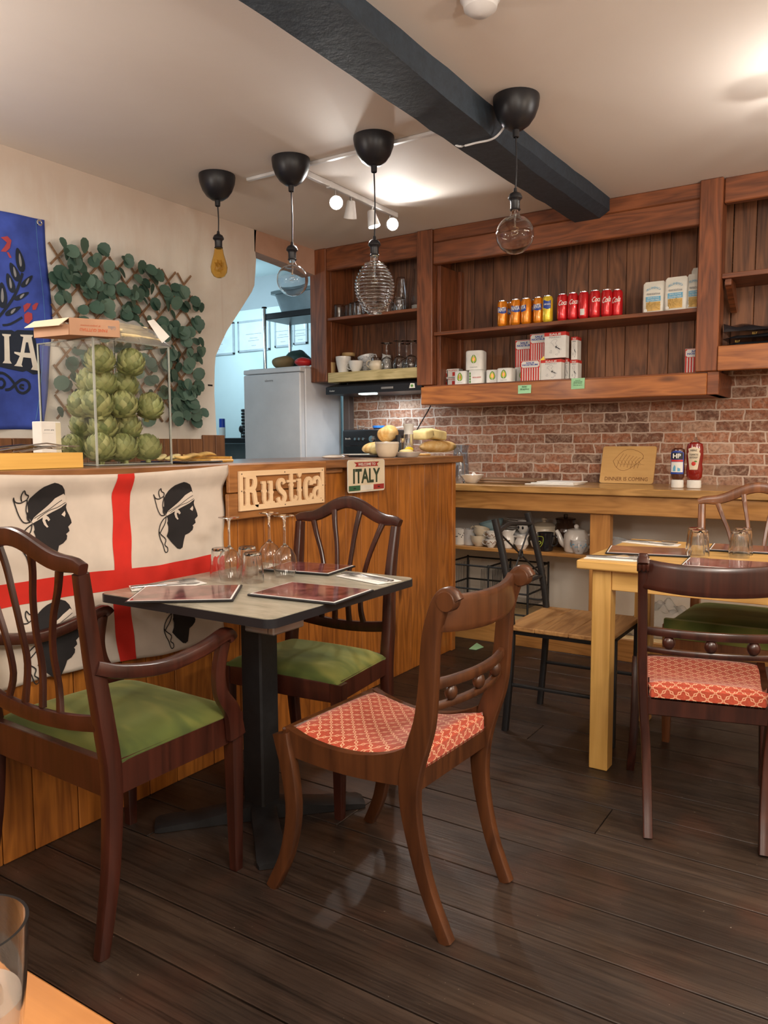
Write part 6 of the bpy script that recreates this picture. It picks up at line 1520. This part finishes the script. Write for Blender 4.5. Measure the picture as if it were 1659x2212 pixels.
# tray, leaves and board right of the case
o = one('black_tray', G().box(-2.42, -2.16, 2.01, 2.20, CZ, CZ+.008, .004), 'blackgloss', 'flat black tray right of the acrylic case', 'tray')
o = one('serving_board', G().box(-2.45, -2.20, 2.17, 2.30, CZ, CZ+.012, .004).box(-2.445, -2.205, 2.285, 2.296, CZ+.012, CZ+.022, .002), 'pine_y', 'small pale wooden board at the end of the flag side of the counter', 'board')
for i, (y, x, l, rz, m_) in enumerate(((2.03, -2.32, .05, .5, 'cheese'), (2.07, -2.30, .05, .2, 'cheese'), (2.12, -2.27, .085, .15, 'pasta'), (2.22, -2.31, .085, -.1, 'pasta'))):
    g = G().ell((0, 0, 0), (.018, l, .009), 12, 8, f=lambda q: Vector((q.x*(1-.6*abs(q.y)/.09), q.y, q.z+.006*math.sin(q.y*40))))
    o = one('artichoke_leaf', g, m_, 'pale %s on the black tray, %s' % (('crumbled crust', 'crumbled crust', 'dry leaf', 'dry leaf')[i], ('leftmost', 'second from the left', 'third from the left', 'rightmost')[i]), 'food scrap', 'scraps beside the case')
    o.location = (x, y, CZ+.010+.004*(i == 3)); o.rotation_euler.z = rz
# food near the counter end
def cw(u, x): return A(u, 970, x=x).y
o = one('spatula_rest', G().ell((0, 0, 0), (.030, .085, .010), 20, 8), 'china', 'flat white dish lying alone left of the plates on the counter', 'dish'); o.location = (-2.18, cw(720, -2.18), CZ)
o = one('white_plate', G().lathe([(0, 0), (.05, 0), (.10, .012), (.10, .015), (.05, .004), (0, .004)], (0, 0, 0), 36), 'china', 'white plate in front of the black oven on the counter', 'plate'); o.location = (-2.40, cw(775, -2.40), CZ)
o = one('black_board', G().box(-.09, .09, -.13, .13, 0, .010, .003), 'black', 'flat black slate under the bread rolls', 'slate'); o.location = (-2.30, cw(812, -2.30), CZ)
bl = thing('cream_bowl', 'deep cream bowl in front of the bread rolls', 'bowl', (-2.14, cw(836, -2.14), CZ))
mk('bowl', G().lathe([(0, 0), (.036, 0), (.045, .006), (.056, .03), (.060, .055), (.061, .078), (.058, .080), (.056, .055), (.04, .012), (0, .010)], (0, 0, 0), 36), 'cream', bl, local=True)
mk('lid_rim', G().lathe([(.0615, .071), (.063, .071), (.063, .076), (.0615, .076), (.0615, .071)], (0, 0, 0), 36), 'china', bl, local=True)
def lump(c, r, label, m_='bread', name='bread_roll', rz=0, f=None, grp='bread on the counter', cat='bread'):
    o = one(name, G().ell((0, 0, 0), r, 28, 18, f=f), m_, label, cat, grp); o.location = (c[0], c[1], c[2]); o.rotation_euler.z = rz; return o
lump((-2.33, cw(812, -2.33), CZ+.012), (.07, .09, .040), 'bread roll lying on the black slate', f=lambda q: Vector((q.x, q.y, q.z*(1.0 if q.z > 0 else .7))))
lump((-2.34, cw(838, -2.34), CZ+.078), (.055, .070, .045), 'torn bread roll sitting on top of the other roll', f=lambda q: Vector((q.x, q.y, q.z+.006*math.sin(q.y*60))))
lump((-2.25, cw(812, -2.25), CZ+.012), (.03, .04, .028), 'small bread end in front of the rolls', 'cheese')
bd_ = one('bread_board', G().box(-2.50, -2.24, cw(900, -2.3), 3.99, CZ, CZ+.012, .004), 'board', 'wooden bread board under the long loaf', 'bread board')
lf = lump((-2.38, cw(950, -2.38)-.02, CZ+.013), (.055, .225, .038), 'long golden loaf on the bread board at the counter end', name='bread_loaf', f=lambda q: Vector((q.x*(1-.2*abs(q.y/.225)**4), math.copysign(.225*abs(q.y/.225)**.75, q.y), q.z*(1-.15*abs(q.y/.225)**5))))
for i, (u0, u1, z0, lb) in enumerate(((905, 925, .10, 'pale cut piece of bread left of the cut loaf half'), (918, 951, .10, 'pale cut loaf half lying on top of the long loaf'))):
    ya, yb_ = cw(u0, -2.38), cw(u1, -2.38)
    g = G().box(-2.43, -2.33, ya, yb_, CZ+.098, CZ+.098+.058, .014, 3)
    o = one('cut_bread', g, 'cheese', lb, 'bread', 'bread on the counter'); o.rotation_euler.x = (.12, -.10)[i]
yy = cw(893, -2.14)
sm = thing('salt_mill', 'clear salt mill with a flared white top on the counter', 'salt mill', (-2.17, yy, CZ))
mk('body', G().lathe(shell([(0, 0), (.025, 0), (.026, .004), (.025, .12)], .003), (-2.17, yy, CZ), 28), 'glass', sm)
mk('salt', G().lathe([(0, .004), (.021, .004), (.021, .045), (0, .05)], (-2.17, yy, CZ), 20), 'label', sm)
mk('top', G().lathe([(.0, .1205), (.026, .1205), (.024, .135), (.027, .16), (.032, .176), (.0, .178)], (-2.17, yy, CZ), 28), 'label', sm)
yy = cw(875, -2.22)
jr = thing('spice_jar', 'small clear jar with a pale lid between the bowl and the salt mill', 'jar', (-2.22, yy, CZ))
mk('body', G().lathe(shell([(0, 0), (.024, 0), (.025, .004), (.025, .075)], .002), (-2.22, yy, CZ), 24), 'glass', jr)
mk('lid', G().lathe([(0, .0755), (.026, .0755), (.027, .10), (0, .102)], (-2.22, yy, CZ), 24), 'bulb', jr)
one('pepper_pot', G().lathe([(0, 0), (.022, 0), (.022, .11), (.018, .118), (0, .12)], (-2.27, cw(863, -2.27), CZ), 24), 'black', 'black cylindrical pot behind the cream bowl', 'pot')
yy = cw(886, -2.09)
ds = thing('square_dish', 'shallow white square dish with butter and lemon', 'dish', (-2.10, yy, CZ)); rr = []
for r, z in ((.045, 0), (.048, .002), (.068, .026), (.065, .027), (.046, .006), (.0001, .006)):
    rr.append([Vector((-2.105+r*.8*math.copysign(abs(math.cos(a))**.4, math.cos(a)), yy+r*1.1*math.copysign(abs(math.sin(a))**.4, math.sin(a)), CZ+z)) for a in [2*PI*(i+.5)/32 for i in range(32)]])
mk('dish', G().rings(rr), 'china', ds)
o = lump((-2.105, yy-.015, CZ+.018), (.035, .040, .012), 'pat of pale butter in the square dish', 'cheese', 'butter', grp=None, cat='butter')
o = lump((-2.105, yy+.012, CZ+.026), (.018, .034, .014), 'yellow lemon half on the square dish', 'lemon', 'lemon', grp=None, cat='lemon')

# ------------------------------------------------------------------ left wall: banner, trellis
bn = thing('blue_banner', 'blue cloth banner with leaf sprays and large pale letters on the left wall', 'banner', (LW+.01, 2.1, 1.27))
def bf(y, z, off=0): return Vector((LW+.012+.007*math.sin(y*21+z*3)+.004*math.sin(z*13+y*9)+off, y, z))
rE = [(97, 475), (103, 560), (110, 640), (115, 700), (108, 780), (100, 860), (92, 932)]
eg = [A(u, v, x=LW+.01) for u, v in rE]
def yr(z):
    for a, b in zip(eg, eg[1:]):
        if a.z >= z >= b.z: return a.y+(b.y-a.y)*(a.z-z)/(a.z-b.z)
    return eg[0].y if z > eg[0].z else eg[-1].y
zt, zb_ = eg[0].z, eg[-1].z
def bgrid(u, v):
    z = zb_+(zt-zb_)*v; y1 = yr(z); y = 1.30+(y1-1.30)*u; return bf(y, z-.02*math.sin(PI*u)*v+.01*(1-v)*u)
solidify(mk('cloth', G().grid(60, 44, bgrid), 'flagblue', bn, recalc=False), .001)
def bz(pts): return [(lambda p: (p.y, p.z))(A(a/4.2533, 440+b/4.2533, x=LW+.012)) for a, b in pts]
def bdec(pts, m_, nm, off): mk(nm, decal(bz(pts), bf, .025, off), m_, bn, recalc=False)
bdec([(-900, 1080), (0, 1160), (110, 1160), (135, 1175), (160, 1160), (300, 1165), (330, 1300), (350, 1420), (365, 1560), (290, 1570), (235, 1535), (200, 1545), (0, 1500), (-900, 1420)], 'navyprint', 'letter_ribbon', .003)
bdec([(20, 1195), (100, 1200), (98, 1215), (85, 1220), (88, 1440), (105, 1470), (20, 1465), (38, 1440), (40, 1220), (25, 1212)], 'bannerlet', 'letter', .0055)
bdec([(180, 1203), (293, 1207), (290, 1222), (280, 1228), (318, 1430), (335, 1490), (355, 1540), (270, 1525), (285, 1500), (272, 1420), (205, 1412), (190, 1480), (200, 1500), (125, 1490), (145, 1470), (175, 1400), (128, 1375), (128, 1360), (182, 1368), (208, 1225), (185, 1218)], 'bannerlet', 'letter', .0055)
bdec([(228, 1275), (245, 1275), (262, 1372), (212, 1370)], 'navyprint', 'letter_counter', .008)
for (cx_, cz_, ln, wd, an) in ((168, 520, 115, 38, 78), (120, 630, 95, 32, 66), (88, 730, 95, 30, 72), (235, 715, 75, 26, 135), (190, 850, 70, 24, 152), (120, 985, 75, 26, 150), (25, 840, 120, 40, 85)):
    a = math.radians(an); P_ = []
    for k in range(18):
        t_ = 2*PI*k/18; lx, ly = math.cos(t_)*ln, math.sin(t_)*wd*(1-.3*math.cos(t_)); P_.append((cx_-lx*math.cos(a)*-1*1 if 0 else cx_+lx*math.cos(a)*(-1)-ly*math.sin(a), cz_-lx*math.sin(a)*1+ly*math.cos(a)*(1)))
    bdec(P_, 'navyprint', 'printed_leaf', .003)
    P2 = [(cx_+(x-cx_)*.5*.6, cz_+(y-cz_)*.55) for x, y in P_]; bdec(P2, 'grey', 'leaf_highlight', .0045)
g = G(); strip(g, bz([(-20, 1060), (60, 960), (130, 840), (175, 700), (190, 640)]), .012, bf, .003); strip(g, bz([(30, 1115), (100, 1105), (200, 1045)]), .010, bf, .003); mk('printed_stem', g, 'navyprint', bn, recalc=False)
g = G()
strip(g, bz([(-60, 1560), (20, 1555), (80, 1590), (130, 1650), (165, 1720), (215, 1740), (260, 1700), (250, 1640), (200, 1615), (150, 1650), (100, 1700), (50, 1710)]), .012, bf, .003)
strip(g, bz([(215, 1700), (185, 1690), (190, 1665), (215, 1670)]), .010, bf, .003); strip(g, bz([(-40, 1680), (20, 1690), (45, 1650), (20, 1610), (-20, 1615)]), .012, bf, .003)
mk('printed_scroll', g, 'navyprint', bn, recalc=False)
for pts in ([(0, 310), (60, 300), (95, 340), (80, 410), (45, 445), (0, 440), (30, 400), (55, 360)], [(205, 940), (235, 915), (275, 920), (255, 960), (215, 1000)], [(285, 940), (320, 912), (345, 915), (320, 975), (290, 980)], [(215, 1020), (245, 995), (285, 1010), (290, 1060), (255, 1105), (220, 1090)], [(50, 445), (70, 450), (95, 500), (75, 500)]):
    bdec(pts, 'bannerred', 'printed_flower', .003)
strip(g := G(), [(yr(zt-.01-i*.02)-.045, zt-.01-i*.02) for i in range(0, 48)], .0015, bf, .002); mk('stitching', g, 'sky', bn, recalc=False)
ge = A(84, 479, x=LW+.02); mk('eyelet', G().lathe([(.011+.004*math.cos(2*PI*k/8), .003*math.sin(2*PI*k/8)) for k in range(9)], (LW+.026, ge.y, ge.z-.005), 20, 'x'), 'chrome', bn)

tv = thing('leafy_trellis', 'wooden trellis with round green leaves hung on the left wall', 'leaf trellis', (LW+.02, 2.8, 1.35))
g = G()
def slat(y0, z0, y1, z1, x, w_=.010):
    d = Vector((0, y1-y0, z1-z0)); s_ = Vector((0, -d.z, d.y)).normalized()*w_/2; g.prism([Vector((x, y0, z0))-s_, Vector((x, y0, z0))+s_, Vector((x, y1, z1))+s_, Vector((x, y1, z1))-s_], (1, 0, 0), .006)
TY0, TY1, TZ0, TZ1 = 2.33, 3.24, 1.33, 2.17
def clip(y0, z0, dy, dz):
    ts = []
    t0, t1 = -9, 9
    for p, d, lo, hi in ((y0, dy, TY0, TY1), (z0, dz, TZ0, TZ1)):
        a, b = (lo-p)/d, (hi-p)/d; t0, t1 = max(t0, min(a, b)), min(t1, max(a, b))
    return (t0, t1) if t1-t0 > .06 else None
for k in range(-9, 12):
    y0 = TY0+.115*k
    r_ = clip(y0, TZ1, .62, -.78)
    if r_:
        a, b = r_
        zcut = 1
        slat(y0+.62*a, TZ1-.78*a, y0+.62*b, TZ1-.78*b, LW+.012)
    r_ = clip(y0, TZ0, .58, .62)
    if r_: slat(y0+.58*r_[0], TZ0+.62*r_[0], y0+.58*r_[1], TZ0+.62*r_[1], LW+.019)
mk('lattice', g, 'dboard', tv)
g = G(); rl = random.Random(3)
cnt = 0
while cnt < 250:
    y = TY0+(TY1-TY0+.03)*rl.random(); z = TZ0+(TZ1-TZ0+.03)*rl.random()
    top = TZ1-.16*max(0, (y-2.55)/.7)**1.6+.02
    if z > top: continue
    dens = 1.0 if z > top-.30 else (.55 if y < 3.02 else .75)
    if 1.5 < z < top-.30 and y < 2.9: dens = .35
    if z < 1.5 and y < 3.0: dens = .2
    if rl.random() > dens: continue
    cnt += 1
    r = .026+.013*rl.random(); n = Vector((1.3, (rl.random()-.5)*1.8, (rl.random()-.3)*1.3)).normalized(); a_ = n.orthogonal().normalized(); b_ = n.cross(a_)
    c_ = Vector((LW+.035+.045*rl.random(), y, z)); ce = g.bm.verts.new(c_-n*.003)
    vs = [g.bm.verts.new(c_+a_*(r*math.cos(2*PI*k/10)*1.08)+b_*(r*math.sin(2*PI*k/10))+n*(.003*math.cos(4*PI*k/10))) for k in range(10)]
    for k in range(10): g.bm.faces.new((ce, vs[k], vs[(k+1) % 10]))
mk('foliage', g, 'leaf', tv, recalc=False)
one('wall_scratch', G().box(LW+.0, LW+.0006, A(449, 832, x=LW).y, A(459, 832, x=LW).y, A(452, 833, x=LW).z-.003, A(452, 831, x=LW).z+.002), 'dark', 'small dark chip in the plaster beside the opening', 'wall mark')

# ------------------------------------------------------------------ kitchen beyond the opening
fr = thing('fridge', 'tall white fridge freezer at the end of the aisle', 'fridge', (-3.72, 4.55, 0))
mk('cabinet', G().box(-4.005, -3.468, 4.36, 4.79, .02, 1.742, .006), 'fridge', fr)
mk('door', G().box(-4.005, -3.468, 4.30, 4.352, .03, 1.708, .008), 'fridge', fr)
mk('top_panel', G().box(-4.005, -3.468, 4.302, 4.359, 1.712, 1.745, .005).box(-4.007, -3.466, 4.36, 4.79, 1.7425, 1.756, .004), 'fridge', fr)
g = G().text('electra', (A(581, 822, y=4.30).x, 4.2985, A(581, 822, y=4.30).z), (1, 0, 0), (0, 0, 1), w=.078, h=.017); mk('lettering', g, 'grey', fr)
rk = thing('shelf_rack', 'chrome-legged rack with dark shelves behind the fridge', 'rack', (-4.1, 5.1, 0))
RA, RB = -4.395, -3.86
for x, y in ((RA, 4.99), (RB, 4.99), (RA, 5.32), (RB, 5.32)):
    mk('post', G().tube([(x, y, 0), (x, y, 2.33)], .016, 14), 'chrome', rk)
for z in (.4, 1.2, 1.72, 2.235):
    mk('shelf', G().box(RA-.01, RB+.01, 4.985, 5.335, z, z+.05, .004), 'black', rk)
mk('post_cap', G().lathe([(0, .0), (.022, 0), (.022, .012), (0, .012)], (RA, 4.99, 2.33), 16), 'black', rk)
pp = [A(585, 630, y=5.02), A(690, 622, y=5.02)]
tu_ = thing('plastic_tub', 'translucent lidded plastic tub on top of the rack', 'storage tub', (-4.09, 5.12, 2.287))
def rrect_ring(x0, x1, y0, y1, z, r=.03): return [Vector((a, b, z)) for a, b in rrect(x0, x1, y0, y1, r, 4)]
mk('tub', G().rings([rrect_ring(-4.25, -3.90, 5.02, 5.28, 2.287), rrect_ring(-4.29, -3.87, 4.99, 5.31, 2.43)]), 'smokeplastic', tu_)
mk('lid', G().rings([rrect_ring(-4.32, -3.85, 4.97, 5.33, 2.431), rrect_ring(-4.32, -3.85, 4.97, 5.33, 2.455), rrect_ring(-4.29, -3.87, 4.99, 5.31, 2.465)]), 'smokeplastic', tu_)
def blob(u0, u1, v0, v1, y, m_, label, nm='food_bag', seed=1):
    a, b = A(u0, v1, y=y), A(u1, v0, y=y); rx, rz_ = (b.x-a.x)/2, (b.z-1.757)/2
    r_ = random.Random(seed); ph = [r_.random()*6 for _ in range(6)]
    g = G().ell((0, 0, 0), (rx, .10, rz_), 26, 16, f=lambda q: Vector((q.x*(1+.08*math.sin(q.z*60+ph[0])), q.y*.8, q.z*(1+.12*math.sin(q.x*45+ph[1])*math.cos(q.y*30+ph[2])))))
    o = one(nm, g, m_, label, 'food bag'); o.location = ((a.x+b.x)/2, y, 1.757); return o
blob(592, 632, 768, 792, 4.50, 'brownbag', 'brown food bag on the fridge, at the left', seed=2)
blob(616, 668, 756, 792, 4.69, 'dgreen', 'dark green shiny food bag on the fridge', seed=3)
blob(642, 672, 772, 792, 4.44, 'redbag', 'small red shiny bag on the fridge, at the right', seed=5)
def cert(uv, label, m_='cert'):
    P_ = [A(u, v, y=5.71) for u, v in uv]; x0 = (P_[0].x+P_[3].x)/2; x1 = (P_[1].x+P_[2].x)/2; z1 = (P_[0].z+P_[1].z)/2; z0 = (P_[2].z+P_[3].z)/2
    t = thing('framed_certificate', label, 'framed certificate', ((x0+x1)/2, 5.98, z0), 'framed certificates on the kitchen wall')
    g = G().box(x0, x1, 5.70, 5.715, z0, z0+.02, .002).box(x0, x1, 5.70, 5.715, z1-.02, z1, .002).box(x0, x0+.02, 5.70, 5.715, z0, z1, .002).box(x1-.02, x1, 5.70, 5.715, z0, z1, .002)
    mk('frame', g, 'frame', t); mk('sheet', G().box(x0+.018, x1-.018, 5.705, 5.714, z0+.018, z1-.018), m_, t)
    g = G()
    for k, f_ in enumerate((.55, .42, .34, .18)): g.box((x0+x1)/2-(.10, .05, .07, .03)[k]*1.0, (x0+x1)/2+(.10, .05, .07, .03)[k], 5.7042, 5.705, z0+(z1-z0)*f_, z0+(z1-z0)*f_+.004)
    mk('printed_lines', g, 'grey', t)
struct('wall_kitchen', G().box(-6.4, -3.47, 5.716, 6.0, 0, 2.50), 'kitchen')
cert([(430, 702), (504, 698), (509, 765), (440, 772)], 'framed certificate cut off by the wall edge at the left')
cert([(513, 694), (583, 688), (584, 754), (516, 764)], 'framed certificate in the middle, left of the rack post')
cert([(593, 689), (630, 686), (630, 748), (594, 752)], 'framed certificate seen through the rack, left one')
cert([(634, 690), (664, 688), (665, 742), (634, 746)], 'framed certificate seen through the rack, right one')
KBX = -4.50
ks = thing('kitchen_bench', 'black kitchen bench in the aisle beyond the opening', 'bench', (-4.9, 5.0, 0))
zk = A(505, 946, y=4.9).z
mk('top', G().box(-5.6, KBX, 4.9, 5.45, zk-.045, zk, .004), 'black', ks)
for x in (-5.55, KBX-.05): mk('leg', G().box(x, x+.04, 4.92, 4.96, 0, zk-.046, .003), 'black', ks)
mk('back_board', G().box(-5.5, KBX-.06, 5.35, 5.37, .3, zk-.046), 'frame', ks)
mk('brace', G().tube([(-4.95, 4.91, zk-.05), (-5.25, 4.91, .85)], .012, 8), 'black', ks)
a_, b_ = A(473, 905, y=5.0), A(487, 943, y=5.0)
kb = thing('blue_bottle', 'bottle with a dark blue cap on the kitchen bench', 'bottle', ((a_.x+b_.x)/2, 5.0, zk)); c_ = ((a_.x+b_.x)/2, 5.0, zk+.001); hB2 = a_.z-zk
mk('body', G().lathe([(0, 0), (.028, 0), (.029, hB2*.55), (0, hB2*.55)], c_, 20), 'label', kb)
mk('cap', G().lathe([(0, hB2*.551), (.027, hB2*.551), (.026, hB2), (0, hB2)], c_, 20), 'canblue', kb)
a_ = A(527, 878, y=5.05); g = G()
sc_ = thing('stacked_cups', 'dark tower of small stacked pots half hidden by the fridge', 'stacked pots', (a_.x, 5.05, zk))
for k in range(9): g.lathe([(0, 0), (.016, 0), (.026, .004), (.026, .022), (.014, .026), (0, .0265)], (a_.x, 5.05, zk+.001+.028*k), 16)
mk('pots', g, 'black', sc_)
a_ = A(521, 928, y=4.95)
o = one('ladle', G().ell((a_.x, 4.95, zk+.075), (.026, .012, .032), 14, 9).tube([(a_.x, 4.95, zk+.001), (a_.x, 4.95, zk+.05)], .004, 6), 'black', 'black ladle standing next to the stacked pots', 'ladle')
